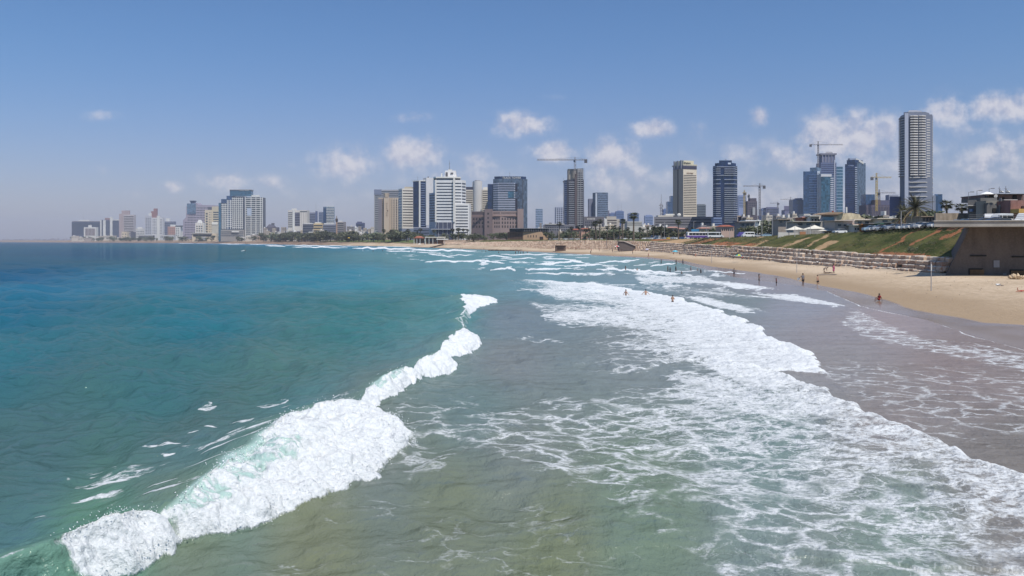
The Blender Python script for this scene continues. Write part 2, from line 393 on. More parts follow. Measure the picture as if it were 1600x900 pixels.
    patch([(1050,580),(1180,583),(1270,605),(1325,640),(1350,665),(1240,672),(1130,650),(1030,620)], .74, 24)
    patch([(1065,552),(1140,545),(1200,575),(1270,605),(1200,615),(1120,590)], .95, 8)
    patch([(800,453),(870,446),(925,438),(1000,453),(1060,468),(1130,490),(1200,528),(1265,572),(1240,577),(1180,562),(1160,538),(1060,527),(1000,522),(940,504),(850,500),(845,490),(980,478),(870,468)], .74, 8)
    patch([(890,445),(925,439),(1000,455),(1060,470),(1130,492),(1195,528),(1262,571),(1200,560),(1120,515),(1040,500),(1000,480),(930,455)], .36, 8, 'hard')
    patch([(820,470),(980,474),(1000,520),(860,505)], .6, 12)
    patch([(1060,461),(1105,463),(1180,485),(1176,492),(1120,482)], .85, 5)
    patch([(1230,560),(1420,560),(1600,575),(1750,600),(1750,720),(1450,695),(1330,630)], .44, 40)
    patch([(1340,482),(1440,528),(1600,553),(1700,575),(1700,600),(1540,572),(1430,548),(1350,530),(1310,505)], .52, 10)
    patch([(900,505),(1080,520),(1040,560),(860,540)], .30, 20)
    patch([(560,770),(760,740),(900,800),(1100,880),(1000,960),(500,960),(380,880)], .33, 40)
    patch([(600,640),(760,600),(700,740),(600,760)], .42, 30)
    patch([(930,442),(1140,452),(1190,470),(1080,462)], .5, 4); patch([(1170,458),(1240,459),(1315,476),(1300,479),(1230,470)], .8, 3)
    patch([(1100,437),(1165,443),(1215,451),(1150,452)], .95, 3); patch([(990,432),(1100,430),(1130,445),(1000,444)], .7, 4)
    patch([(800,521),(850,520),(890,530),(820,532)], .55, 6); patch([(310,632),(350,632),(350,640),(315,640)], .7, 6); patch([(390,632),(450,630),(455,640),(400,642)], .75, 6)
    patch([(110,740),(200,728),(260,735),(200,752),(130,768)], .6, 12); patch([(270,700),(380,695),(380,712),(290,712)], .6, 8)
    for (a, b_, c_, d_) in [(690,488,735,500),(700,462,740,470)]: patch([(a,b_),(c_,b_-3),(c_,d_),(a,d_-5)], .4, 4)
    # white water further out along the curving shore
    for (xa, ya, xb, yb, t, v) in [(q_[0],q_[1],q_[2],q_[3],q_[4]*.8,q_[5]) for q_ in [(270,379.9,330,380.6,.6,1),(330,380.8,440,381.6,.9,1.2),(415,384.2,447,385.0,1.2,1.1),(440,383.2,560,384.8,1.0,1.0),(455,386,545,387,1.1,1.1),
        (550,387.2,650,389.5,2.0,1.3),(640,389.5,745,393.5,2.0,1.3),(600,391.5,650,394,1.2,1),(668,396,710,403,1.5,1.1),(650,394,690,396,.9,1),(660,410.5,765,408,2.0,1.2),(745,408,790,413,1.5,1.2),
        (765,424,800,418.5,1.7,1.3),(790,419,806,423.5,1.8,1.3),(760,400,800,403,1.6,1.1),(780,398,870,398,1.3,1.0),(700,386,800,388.5,.9,1),(790,390,850,390.5,1.2,1.3),(590,384.8,700,387,.9,1.1),
        (835,413,910,408.5,1.8,1.25),(890,409,925,413.5,1.5,1.2),(850,405,900,406,1.2,1.1),(930,411,1000,406.5,1.5,1.1),(880,417,945,414,1.6,1.2),(820,422,900,419,1.4,1),(930,421,1000,423,2.2,1.25),
        (990,423,1055,427,2.0,1.2),(820,428,960,427,1.5,.8),(1015,416.5,1057,411.5,1.4,1.3),(1050,425,1095,423,1.0,.9),(1095,423,1200,430.5,1.2,1.1),(1070,407,1082,408,1.4,1.2),(965,410,985,409.5,1.2,1.1),
        (870,399,940,397.5,.8,.9),(1040,402,1075,406,.9,.9),(780,405,840,403.5,1.2,.9),(700,399,740,399,1.2,.8),(1360,471,1372,468,1,1),(940,445,1000,446,1.2,.8),(560,432,575,431,.6,.6)]]:
        ex, ey = xb-xa, yb-ya; ln = math.hypot(ex, ey)
        b = (px > xa-6) & (px < xb+6) & (np.abs(py-(ya+yb)/2) < abs(ey)/2+t*3)
        if not b.any(): continue
        tt = np.clip(((px[b]-xa)*ex+(py[b]-ya)*ey)/ln**2, 0, 1)
        wv = (vnoise(px[b]/9, py[b]*0+xa, 4)-.5)*t*1.6
        d = np.abs(py[b]-(ya+tt*ey)-wv)
        tap = np.minimum(1, 5*tt*(1-tt)+.15); tn = t*tap*(.25+1.15*fbm(px[b]/7, py[b]/1.6, 4, 6, .65))
        m = v*np.clip(1.35-d/np.maximum(tn, .2), 0, 1)*((px[b] > xa) & (px[b] < xb))
        hard[b] = np.maximum(hard[b], np.minimum(m*.9, .85))
        z[b] += np.clip(m, 0, 1)*np.minimum(.35, Y[b]/1250*t*1.0)
    # light scatter of white water in the surf belt
    belt = inpoly(px, py, [(430,382),(700,386.5),(1000,398),(1070,412),(1190,432),(1200,470),(1080,462),(930,440),(800,432),(640,412),(560,394)])
    e = fbm(px/24, np.log(dy)*13, 5, 14, .6)
    lace = np.maximum(lace, sstep(belt, 0, 14)*sstep(e, .52, .72)*.75)
    hard = np.maximum(hard, sstep(belt, 0, 10)*sstep(e, .62, .76)*.45)
    # thin swash line
    sw = np.abs(X-tb(T1, Y)-(fbm(Y*.25, 0*Y, 3, 19)-.5)*1.2)
    hard = np.maximum(hard, np.exp(-(sw/(.06+Y*.0012))**2)*(.25+.75*fbm(X*.0+Y*.35, X*.7, 4, 55))*(Y > 52)*(Y < 480))
    # ---- colour of the water body (linear), from depth and stirred-up sand
    A = [(0,381,18,78,122),(0,420,20,86,126),(0,480,34,100,126),(0,560,50,108,122),(150,395,20,82,126),(300,384,28,98,130),(300,420,26,96,126),(300,500,42,108,124),(250,600,62,110,116),(50,700,72,108,112),(0,800,72,108,108),
      (500,386,44,112,132),(500,430,42,112,126),(560,500,58,116,120),(450,600,76,116,114),(300,700,78,110,108),(700,400,84,130,134),(650,450,62,118,122),(700,500,70,120,118),(850,410,92,134,138),(850,440,92,126,130),(800,500,104,118,120),(800,560,110,118,114),
      (950,400,100,138,140),(1000,435,104,128,132),(1000,540,112,122,118),(750,640,92,112,106),(600,720,96,108,98),(500,860,104,112,86),(700,800,100,110,88),(850,880,102,112,84),(800,700,104,114,104),(1000,800,98,116,96),(1200,700,104,124,116),(1400,850,108,126,114),
      (1100,425,110,124,126),(1200,445,128,130,134),(1250,480,128,134,138),(1300,520,130,130,130),(1400,500,138,132,130),(1300,560,126,126,122),(1500,560,126,118,112),(1400,640,124,120,114),(1580,600,124,118,112),(1580,700,112,110,102),(1150,470,108,122,120),(150,880,84,124,100),(1040,415,96,128,128),(1130,405,120,128,128),(300,860,96,112,92)]
    A = np.array(A, float); lin = np.array([[srgb(*q)[i] for i in range(3)] for q in A[:,2:]])
    colr = np.zeros(X.shape+(3,)); ws = np.zeros_like(X)
    lx, ly = px/1.0, np.log(np.maximum(dy, 1))*260
    wpx = (fbm(X/9, Y/9, 3, 77)-.5)*34
    for q, cc in zip(A, lin):
        w = 1/(((lx+wpx-q[0])**2+(ly-math.log(q[1]-HZ)*260)**2)+900)**1.7
        ws += w; colr += w[..., None]*cc
    colr /= ws[..., None]
    mot = fbm(X/14, Y/22, 4, 90)-.5
    colr *= (1+.25*mot*sstep(off, 5, 60))[..., None]
    fl = (sstep(off, 60, 220)*sstep(Y, 95, 150))[..., None]; fn = (sstep(c-X, -.5, 9)*(1-sstep(Y, 95, 150)))[..., None]
    colr *= (np.array([1.18, 1.12, 1.20])*(1-fl)+np.array([.60, .66, .54])*fl)*(1-fn)+np.array([.88, .83, .78])*fn
    gr = np.array(srgb(104,140,122)[:3])
    k = np.clip(thin*.75, 0, 1)[..., None]*(1-.3*fo[..., None])
    colr = colr*(1-k)+gr*k  # greener where thin: light shining through the crest is put into the colour
    k2 = np.clip(cur*1.0, 0, .8)[..., None]; colr = colr*(1-k2)+np.array(srgb(176,203,198)[:3])*k2
    nr, ncol = X.shape
    P = np.stack([X+dx, Y, z], -1).reshape(-1, 3).astype(np.float32)
    idx = np.arange(nr*ncol).reshape(nr, ncol)
    q = np.stack([idx[:-1,:-1], idx[:-1,1:], idx[1:,1:], idx[1:,:-1]], -1).reshape(-1, 4).astype(np.int32)
    me = bpy.data.meshes.new("sea"); me.vertices.add(len(P)); me.vertices.foreach_set('co', P.ravel())
    me.loops.add(q.size); me.loops.foreach_set('vertex_index', q.ravel())
    me.polygons.add(len(q)); me.polygons.foreach_set('loop_start', np.arange(0, q.size, 4, dtype=np.int32))
    me.polygons.foreach_set('use_smooth', np.ones(len(q), bool))
    me.update(calc_edges=True)
    for nme, a in (('lace', lace), ('hard', hard)):
        me.attributes.new(nme, 'FLOAT', 'POINT').data.foreach_set('value', np.clip(a, 0, 1.5).astype(np.float32).ravel())
    ca = me.attributes.new('body', 'FLOAT_COLOR', 'POINT')
    ca.data.foreach_set('color', np.concatenate([colr.reshape(-1, 3), np.ones((nr*ncol, 1))], 1).astype(np.float32).ravel())
    o = bpy.data.objects.new("sea", me); link(o); tag(o, kind='structure', label='green blue sea with breaking waves and white foam', cat='sea')
    m, t = newmat('sea_water'); me.materials.append(m)
    p = t.pos()
    flat = t.scale(p, (1, 1, 0.35))
    # lacy foam: thin walls between bubbles of open water, at three sizes
    w1 = t.n('ShaderNodeTexNoise', {'Vector': flat, 'Scale': 0.9, 'Detail': 5.0, 'Roughness': 0.6})
    wv = t.n('ShaderNodeVectorMath', {0: w1.outputs['Color'], 1: (1.9, 1.9, 0)}, operation='MULTIPLY').outputs[0]
    fv = t.n('ShaderNodeVectorMath', {0: flat, 1: wv}, operation='ADD').outputs[0]
    lc = t.attr('lace')
    def cells(sc, w0, wk, stretch=(0.72, 1, 1)):
        vo = t.n('ShaderNodeTexVoronoi', {'Vector': t.scale(fv, stretch), 'Scale': sc, 'Randomness': 1.0}, feature='DISTANCE_TO_EDGE').outputs[0]
        wd = t.m('MULTIPLY_ADD', lc, wk, w0)
        return t.ramp(t.m('SUBTRACT', wd, vo), -0.05, 0.08)
    patchn = t.noise(0.33, 5, flat, .62)
    a1 = cells(0.75, -0.13, 0.42); a2 = cells(1.9, -0.30, 0.62); a3 = cells(4.5, -0.42, 0.72)
    gate = t.ramp(t.m('ADD', lc, t.m('MULTIPLY_ADD', patchn, 2.4, -1.22)), 0.16, 0.50)
    fine = t.noise(7.0, 5, t.scale(flat, (.6, 1, 1)), .7)
    brk = t.ramp(t.m('ADD', fine, t.m('MULTIPLY', lc, .20)), 0.42, 0.66)
    lacef = t.m('MULTIPLY', t.m('MULTIPLY', t.m('MAXIMUM', t.m('MAXIMUM', a1, t.m('MULTIPLY', a2, .85)), t.m('MULTIPLY', a3, .7)), gate), brk)
    hn = t.noise(3.2, 6, flat, .7)
    hf = t.ramp(t.m('MULTIPLY_ADD', t.m('SUBTRACT', hn, .5), 1.3, t.attr('hard')), 0.34, 0.66)
    foam = t.m('MINIMUM', t.m('MAXIMUM', lacef, hf), 1.0)
    foam = t.m('MULTIPLY', foam, 0.96)
    # fine chop, stretched along the crests
    ch = t.noise(0.55, 7, t.scale(p, (1.0, 0.75, 1)), .62)
    ch2 = t.noise(3.1, 5, t.scale(p, (1.0, .55, 1)), .65)
    ch0 = t.noise(0.07, 5, t.scale(p, (.6, 1.3, 1)), .65)
    c00 = t.noise(0.035, 6, t.scale(p, (.45, 1.3, 1)), .65)
    b0 = t.bump(ch0, .6, 1.3, t.bump(c00, .5, 2.0))
    b1 = t.bump(ch, .9, .50, b0); ch3 = t.noise(9, 3, t.scale(p, (.8, .5, 1)), .6); b2 = t.bump(ch3, .5, .02, t.bump(ch2, .7, .08, b1))
    fb = t.noise(9.0, 6, p, .75)
    bf = t.bump(t.m('ADD', fb, t.m('MULTIPLY', foam, .6)), .9, .08, b1)
    # rough sea: at grazing angles the wave faces mask one another, so the mirror share levels off
    t.set(Base_Color=t.attr('body', 'Color'), Roughness=0.6, Specular_IOR_Level=0.0, Normal=b2)
    gl = t.n('ShaderNodeBsdfGlossy', {'Color': (.93,.96,.92,1), 'Roughness': .09, 'Normal': b2})
    fr = t.m('MULTIPLY', t.m('POWER', t.n('ShaderNodeFresnel', {'IOR': 1.33, 'Normal': b2}).outputs[0], .6), REFL)
    wat = t.n('ShaderNodeMixShader', {0: fr, 1: t.bsdf.outputs[0], 2: gl.outputs[0]})
    fs = t.n('ShaderNodeBsdfPrincipled', {'Base Color': t.mix(t.ramp(fb, .3, .7), (.64,.68,.70,1), (.86,.88,.89,1)), 'Roughness': .75, 'Specular IOR Level': .2,
          'Subsurface Weight': 0.0, 'Normal': bf})
    mx = t.n('ShaderNodeMixShader', {0: foam, 1: wat.outputs[0], 2: fs.outputs[0]})
    t.L.new(mx.outputs[0], t.out.inputs[0])
    # ---- spray thrown up by the breaker
    sel = np.argwhere((fm > .5) & ((s > .80) | (s < .12)) & (Y > 18.5) & (Y < 66))
    rs = np.random.default_rng(5); pick = sel[rs.choice(len(sel), 2600, replace=len(sel) < 2600)]
    mb = MB()
    bm = bmesh.new(); bmesh.ops.create_icosphere(bm, subdivisions=1, radius=1)
    bv = np.array([v.co[:] for v in bm.verts]); bfc = [tuple(v.index for v in f_.verts) for f_ in bm.faces]; bm.free()
    for (i, j) in pick:
        rr = abs(rs.normal(0, .005))+.005; top = s[i, j] < .5
        o3 = rs.normal(0, 1, 3)*(.14, .14, .0)
        cz = z[i, j]+abs(rs.normal(0, .09 if top else .05))
        cxx = X[i, j]+dx[i, j]+o3[0]+(.0 if top else abs(rs.normal(0, .14)))
        mb.add(bv*rr*(1+rs.random(3)*.8)+np.array([cxx, Y[i, j]+o3[1], cz]), bfc)
    sm = mat('spray_white', (.86,.88,.9,1), .6, .02)
    so_ = mb.obj('spray', sm, None, True); tag(so_, 'white drops of spray thrown up by the breaking wave', 'spray', kind='stuff')
build_sea()

# ================================================================ LAND
def sheet(name, cols, Ys, m, zoff=0.0, zf=None, fine=None):
    """grid: for each Y a list of X, heights from ground()"""
    v = []; f = []; nc = None
    for Yv in Ys:
        xs = cols(Yv); nc = len(xs)
        for X_ in xs: v.append((X_, Yv))
    v = np.array(v); zz = ground(v[:,0], v[:,1])+zoff
    if fine is not None: zz = zz+fine(v[:,0], v[:,1])
    P = np.column_stack([v, zz])
    for i in range(len(Ys)-1):
        for j in range(nc-1):
            a = i*nc+j; f.append((a, a+1, a+nc+1, a+nc))
    return mesh_obj(name, P, f, m, None, True)
def tb1(T, Y): return float(tb(T, Y))
YN = list(np.concatenate([np.arange(-60, 50, 8), np.arange(50, 210, 1.0), np.arange(210, 420, 2.5), np.arange(420, 900, 8), np.arange(900, 2000, 25), np.arange(2000, 6000, 100), np.arange(6000, 14001, 500)]))
# sand
m, t = newmat('sand')
p = t.pos(); zc = t.n('ShaderNodeSeparateXYZ', {0: p}).outputs[2]
wetn = t.noise(.06, 4, t.scale(p, (1, .5, 1)))
fary = t.ramp(t.m('MULTIPLY_ADD', t.noise(.02, 3, p), 300.0, t.n('ShaderNodeSeparateXYZ', {0: p}).outputs[1]), 1450, 1750)
dry = t.ramp(t.m('ADD', zc, t.m('MULTIPLY_ADD', wetn, .22, -.11)), .215, .245)
dry2 = t.ramp(t.m('ADD', zc, t.m('MULTIPLY_ADD', wetn, .5, -.25)), .40, 1.05)
big = t.noise(.045, 4, t.scale(p, (1, .5, 1)), .6); gn = t.m('MULTIPLY_ADD', t.m('SUBTRACT', big, .5), 1.1, t.noise(1.1, 6, p, .68)); gn2 = t.noise(7, 4, p, .7)
film = t.ramp(t.noise(.10, 3, t.scale(p, (1, .45, 1))), .40, .56)
sandc = t.mix(t.ramp(gn, .35, .65), (.44,.34,.235,1), (.57,.455,.33,1))
damp = t.mix(gn, (.32,.235,.15,1), (.38,.285,.19,1))
wetc = t.mix(film, (.25,.18,.125,1), (.30,.235,.195,1))
wrk = t.m('MULTIPLY', t.ramp(t.m('ABSOLUTE', t.m('SUBTRACT', t.m('ADD', zc, t.m('MULTIPLY_ADD', t.noise(.12, 4, p), .5, -.25)), .78)), .035, .0), t.ramp(t.noise(2.2, 4, p, .7), .5, .6))
sandc = t.mix(t.m('MULTIPLY', wrk, .6), sandc, (.16,.12,.08,1))
c_ = t.mix(dry, wetc, t.mix(dry2, damp, sandc)); rk = t.noise(.12, 6, p, .75); c_ = t.mix(fary, c_, t.mix(t.ramp(rk, .4, .62), (.09,.06,.045,1), (.40,.28,.20,1)))
bb = t.bump(t.noise(1.1, 6, p, .68), 1.0, .22); bb = t.bump(gn2, .6, .03, bb)
bst = t.n('ShaderNodeMix', {0: dry, 4: t.n('ShaderNodeNewGeometry').outputs['Normal'], 5: bb}, data_type='VECTOR').outputs[1]
t.set(Base_Color=c_, Roughness=t.m('MULTIPLY_ADD', dry, .65, .2), Normal=bst, Specular_IOR_Level=t.m('MULTIPLY_ADD', dry, -.25, .38))
def sand_cols(Y):
    a, b, c = tb1(T1, Y), tb1(T2, Y), tb1(T3, Y)
    k = max(1.0, Y/600)
    return list(np.linspace(a-40*k, a, 10))+list(np.linspace(a, b, 12))[1:]+list(np.linspace(b, c+.5, 30))[1:]+[c+6.6 if Y < 153 else c+.6, c+90 if Y < 153 else c+.7]
def sand_fine(X, Y):
    d = np.clip((X-tb(T2, Y)-2)/12, 0, 1)
    return d*((fbm(X/2.2, Y/2.2, 4, 3)-.5)*.22+(fbm(X/9, Y/14, 2, 4)-.5)*.3)
o = sheet('beach', sand_cols, YN, MATS['sand'], 0, None, sand_fine); tag(o, 'pale sandy beach, dark and wet along the water', 'beach', kind='structure')
# grassy bank with paths of red earth
m, t = newmat('bank_grass')
p = t.pos(); s_ = t.n('ShaderNodeSeparateXYZ', {0: p})
gx = t.noise(.22, 5, t.scale(p, (1, .55, 1))); g2 = t.noise(2.6, 5, p, .7); g3 = t.noise(.05, 3, p)
green = t.mix(t.ramp(gx, .38, .62), (.045,.062,.018,1), (.125,.135,.045,1))
green = t.mix(t.ramp(g3, .5, .62), green, (.15,.135,.05,1))
green = t.mix(t.ramp(t.noise(.9, 5, p, .7), .5, .68), green, (.165,.125,.06,1)); green = t.mix(t.ramp(g2, .45, .75), green, (.05,.058,.022,1))
green = t.mix(t.m('MULTIPLY', t.ramp(g2, .60, .72), .5), green, (.17,.13,.07,1))
earth = t.mix(gx, (.30,.115,.055,1), (.40,.19,.10,1))
tan = t.mix(gx, (.42,.27,.15,1), (.52,.36,.21,1))
g4 = t.m('MULTIPLY_ADD', t.noise(.6, 5, p, .7), 1.6, -.8)
e = t.ramp(t.m('ADD', t.attr('dirt'), t.m('MULTIPLY_ADD', g2, .5, t.m('ADD', g4, -.25))), .42, .68)
e2 = t.ramp(t.m('ADD', t.attr('tan'), t.m('MULTIPLY_ADD', g2, .5, t.m('ADD', g4, -.25))), .42, .85)
t.set(Base_Color=t.mix(e2, t.mix(e, green, earth), tan), Roughness=.95, Specular_IOR_Level=.1, Normal=t.bump(g2, 1.0, .35))
def bank_cols(Y):
    a = tb1(T3, Y)+tb1(W34, Y); b = a+tb1(W45, Y)
    return list(np.linspace(a-.6, b, 18))
Yb = [y for y in YN if 153 <= y <= 900]
o = sheet('embankment', bank_cols, Yb, MATS['bank_grass'], 0.02, None, lambda X, Y: (fbm(X/3, Y/3, 4, 6)-.5)*.55*np.clip((X-tb(T3, Y)-tb(W34, Y)-.5)/2, 0, 1))
me = o.data; cc = np.empty(len(me.vertices)*3); me.vertices.foreach_get('co', cc); cc = cc.reshape(-1, 3); Xv, Yv = cc[:,0], cc[:,1]
tt = (Xv-tb(T3, Yv)-tb(W34, Yv))/tb(W45, Yv)
dirt = np.zeros(len(Xv)); tan_ = np.zeros(len(Xv))
jj = (fbm(Xv/2.2, Yv/7, 4, 3)-.5)*9
def strip(Y0, Y1, w, t0, t1, A, v=1.0):
    yc = Y0+(Y1-Y0)*tt
    A[:] = np.maximum(A, v*np.exp(-((Yv-yc+jj)/w)**2)*sstep(tt, t0-.08, t0+.05)*(1-sstep(tt, t1-.05, t1+.08)))
for a in [(392,384,15,-.1,.95),(345,330,14,-.1,.45),(175,171,1.2,.55,1.1),(182,180,1.3,.35,1.1),(172,176,2.5,.88,1.2),(186,192,1.0,.0,1.1),(160,169,5,.9,1.1),(177,180,14,-.1,.09),(166,169,4,-.1,.05),(300,292,7,.0,.35),(330,312,18,.0,.35),(392,382,9,.0,.9),(500,500,12,.4,1.0)]: strip(*a, dirt)
for a in [(238,244,2.0,.1,1.0),(258,252,4,.0,.75),(286,300,5,.0,.6),(446,446,42,-.1,.9),(225,232,3,.0,.55),(310,312,4,.8,1.0)]: strip(*a, tan_)
for n_, a in (('dirt', dirt), ('tan', tan_)): me.attributes.new(n_, 'FLOAT', 'POINT').data.foreach_set('value', a.astype(np.float32))
# inland ground
m, t = newmat('city_ground')
p = t.pos(); a_ = t.noise(.02, 4, p); b_ = t.noise(.4, 4, p)
t.set(Base_Color=t.mix(t.ramp(a_, .4, .6), t.mix(b_, (.10,.095,.085,1), (.17,.155,.13,1)), t.mix(b_, (.055,.07,.03,1), (.12,.11,.06,1))), Roughness=.95)
def city_cols(Y):
    a = tb1(T3, Y)+tb1(W34, Y)+tb1(W45, Y)-.05
    return [a, a+4, a+12, a+40, a+150, a+600, a+2500, max(a+3000, 9000+Y*.3), max(a+3000, 9000+Y*.3)+9000]
o = sheet('city_ground', city_cols, [y for y in YN if y >= 153], MATS['city_ground'], 0.0); tag(o, kind='structure')
def far_cols(Y):
    a = tb1(T3, Y); b = a+tb1(W34, Y)+tb1(W45, Y); 
    return [a-.5]+list(np.linspace(a+1, b, 9))
m, t = newmat('rocky_slope')
p = t.pos(); a_ = t.noise(.25, 6, t.scale(p, (1, 1, 1)), .75); b_ = t.noise(.035, 3, p)
gp_ = t.m('MAXIMUM', t.m('MULTIPLY', t.ramp(b_, .55, .62), .5), t.attr('lawn'))
t.set(Base_Color=t.mix(gp_, t.mix(t.ramp(a_, .35, .65), (.16,.10,.065,1), (.45,.33,.23,1)), t.mix(a_, (.07,.11,.02,1), (.15,.19,.05,1))), Roughness=.95, Normal=t.bump(a_, 1, 1.0))
o = sheet('rocky_shore', far_cols, [y for y in YN if y >= 880], MATS['rocky_slope'], 0.03, None, lambda X, Y: (fbm(X/7, Y/7, 3, 6)-.5)*1.5); tag(o, kind='structure')
me = o.data; cc = np.empty(len(me.vertices)*3); me.vertices.foreach_get('co', cc); cc = cc.reshape(-1, 3); Xv, Yv = cc[:,0], cc[:,1]
d_ = (Xv-tb(T3, Yv))/(tb(W34, Yv)+tb(W45, Yv))
lw = sstep(d_, .12, .3)*sstep(Yv, 1060, 1130)*(1-sstep(Yv, 1650, 1900))
me.attributes.new('lawn', 'FLOAT', 'POINT').data.foreach_set('value', lw.astype(np.float32))
for n_ in ('embankment',): tag(bpy.data.objects[n_], 'grassy bank with red earth paths', 'embankment', kind='structure')
# ================================================================ CITY
def rgb(r, g, b): return srgb(r, g, b)
WALLS = {}
def wm(r, g, b, name=None, rough=.8, var=.08):
    """wall paint from its sRGB colour"""
    return mat(name or 'wall_%d_%d_%d' % (r, g, b), srgb(r, g, b), rough, var, .05)
G_DARK = glassmat('glass_dark', (.030,.042,.065,1)); G_BLUE = glassmat('glass_blue', (.035,.075,.16,1)); G_NAVY = glassmat('glass_navy', (.014,.028,.085,1), (2.5,3.3))
G_TEAL = glassmat('glass_teal', (.05,.13,.20,1)); G_PALE = glassmat('glass_pale', (.12,.18,.26,1)); G_WARM = glassmat('glass_brown', (.06,.045,.045,1))
WHITE = wm(214,212,206); CREAM = wm(205,190,165); BEIGE = wm(190,168,138); GREY = wm(140,140,145); DGREY = wm(85,86,92); CONC = wm(150,146,140); STEEL = mat('painted_steel', (.22,.22,.23,1), .5); BROWN = wm(128,104,96)
class Bld:
    def __init__(s, name, label, x, Y, cat='building', group=None, z=None):
        if x < 345 and Y > 2200: Y *= 1.25
        elif x < 412 and Y > 2000: Y *= 1.12
        if z is None:
            while wx(x, Y) < tb1(T3, Y)+(3 if x < 345 else 34 if x < 600 else 1) and Y < 9000: Y *= 1.015
        s.Y = Y; s.z0 = float(ground(wx(x, Y), Y)) if z is None else z
        s.loc = (wx(x, Y), Y, s.z0-.5)
        s.e = empty(name, s.loc, label=label, cat=cat, group=group)
    def z(s, y): return wz(y, s.Y)
    def pt(s, p): return (wx(p[0], s.Y+p[1]), s.Y+p[1])
    def emit(s, mb, name, m, parent=None, smooth=False):
        off = s.loc
        mb.v = [(a-off[0], b-off[1], c-off[2]) for a, b, c in mb.v]
        return mb.obj(name, m, parent or s.e, smooth)
    def mass(s, foot, yt, yb, m, name='wall', top=1.0, parent=None):
        mb = MB(); z0 = s.z0-1.5 if yb is None else s.z(yb)
        mb.prism([s.pt(p) for p in foot], z0, s.z(yt), top=top); return s.emit(mb, name, m, parent)
    def rect(s, x0, x1, yt, yb, m, d0=0.0, d1=25.0, name='wall', parent=None, top=1.0):
        a, b = s.pt((x0, d0)), s.pt((x1, d0))
        mb = MB(); z0 = s.z0-1.5 if yb is None else s.z(yb)
        mb.prism([a, b, (b[0], b[1]+d1-d0), (a[0], a[1]+d1-d0)], z0, s.z(yt), top=top); return s.emit(mb, name, m, parent)
    def corner(s, xl, xc, xr, dl, dr, yt, yb, m, name='wall', parent=None, grow=0):
        l, c, r = s.pt((xl, dl)), s.pt((xc, 0)), s.pt((xr, dr)); bk = (l[0]+r[0]-c[0], l[1]+r[1]-c[1])
        mb = MB(); z0 = s.z0-1.5 if yb is None else s.z(yb)
        mb.prism([l, c, r, bk], z0, s.z(yt)); return s.emit(mb, name, m, parent)
    def fbox(s, mb, a, b, u0, u1, z0, z1, o0, o1):
        """box on the facade a->b (world points), between fractions u0,u1, standing o0..o1 m out of it"""
        dx, dy = b[0]-a[0], b[1]-a[1]; ln = math.hypot(dx, dy); nx, ny = dy/ln, -dx/ln
        if ny > 0: nx, ny = -nx, -ny
        p = (a[0]+dx*u0, a[1]+dy*u0); q = (a[0]+dx*u1, a[1]+dy*u1)
        mb.prism([(p[0]+nx*o0, p[1]+ny*o0), (q[0]+nx*o0, q[1]+ny*o0), (q[0]+nx*o1, q[1]+ny*o1), (p[0]+nx*o1, p[1]+ny*o1)], z0, z1)
        return mb
    def rep(s, mb, name, m, offs, parent=None):
        o = s.emit(mb, name, m, parent); r = [o]
        for d in offs:
            c = o.copy(); link(c); c.location = d; c.parent = parent or s.e; r.append(c)
        return r
    def bands(s, a, b, yt, yb, n, fr, m, name='window_band', o=.12, u=(0.02,.98), inn=-.3, ph=.5):
        a, b = s.pt(a), s.pt(b); zt, zb = s.z(yt), s.z(yb); st = (zt-zb)/n; h = st*fr
        z0 = zb+(st-h)*ph
        return s.rep(s.fbox(MB(), a, b, u[0], u[1], z0, z0+h, inn, o), name, m, [(0,0,st*i) for i in range(1, n)])
    def cols(s, a, b, yt, yb, n, fr, m, name='pier', o=.3, inn=-.2, u=(0,1)):
        a, b = s.pt(a), s.pt(b); st = (u[1]-u[0])/n; w = st*fr
        return s.rep(s.fbox(MB(), a, b, u[0]+(st-w)/2, u[0]+(st+w)/2, s.z(yb), s.z(yt), inn, o), name, m,
                     [((b[0]-a[0])*st*i, (b[1]-a[1])*st*i, 0) for i in range(1, n)])
    def grid(s, a, b, yt, yb, nx, ny, fx, fy, m, name='window', o=.1, u=(0,1), inn=-.25):
        a, b = s.pt(a), s.pt(b); zt, zb = s.z(yt), s.z(yb); sz = (zt-zb)/ny; st = (u[1]-u[0])/nx; w = st*fx; h = sz*fy
        offs = [((b[0]-a[0])*st*i, (b[1]-a[1])*st*i, sz*j) for i in range(nx) for j in range(ny)][1:]
        return s.rep(s.fbox(MB(), a, b, u[0]+(st-w)/2, u[0]+(st+w)/2, zb+(sz-h)/2, zb+(sz+h)/2, inn, o), name, m, offs)
    def mast(s, x, yt, yb, r=.25, d=3, name='antenna', m=None):
        X, Yy = s.pt((x, d)); mb = MB().tube((X, Yy, s.z(yb)), (X, Yy, s.z(yt)), r, r*.4, 5)
        zz = (s.z(yb)+2*s.z(yt))/3; mb.tube((X-1.2, Yy, zz), (X+1.2, Yy, zz), r*.5); return s.emit(mb, name, m or STEEL)
    def text(s, txt, x0, x1, yb, h, m, a=None, d=-.6, rot=0, name='sign'):
        c = bpy.data.curves.new(name, 'FONT'); c.body = txt; c.extrude = .15; c.size = h; c.align_x = 'LEFT'
        o = bpy.data.objects.new(name, c); link(o); c.materials.append(m); o.parent = s.e
        bpy.context.view_layer.update()
        X0, Y0 = s.pt((x0, d)); w = max(o.dimensions.x, .1)
        wd = abs(wx(x1, s.Y)-wx(x0, s.Y))
        me = bpy.data.meshes.new_from_object(o.evaluated_get(bpy.context.evaluated_depsgraph_get())); bpy.data.objects.remove(o)
        o = bpy.data.objects.new(name, me); link(o); o.parent = s.e
        o.scale = (wd/w/(math.cos(rot)), 1, 1)
        o.location = (X0-s.loc[0], Y0-s.loc[1], s.z(yb)-s.loc[2]); o.rotation_euler = (R(90), 0, rot); return o

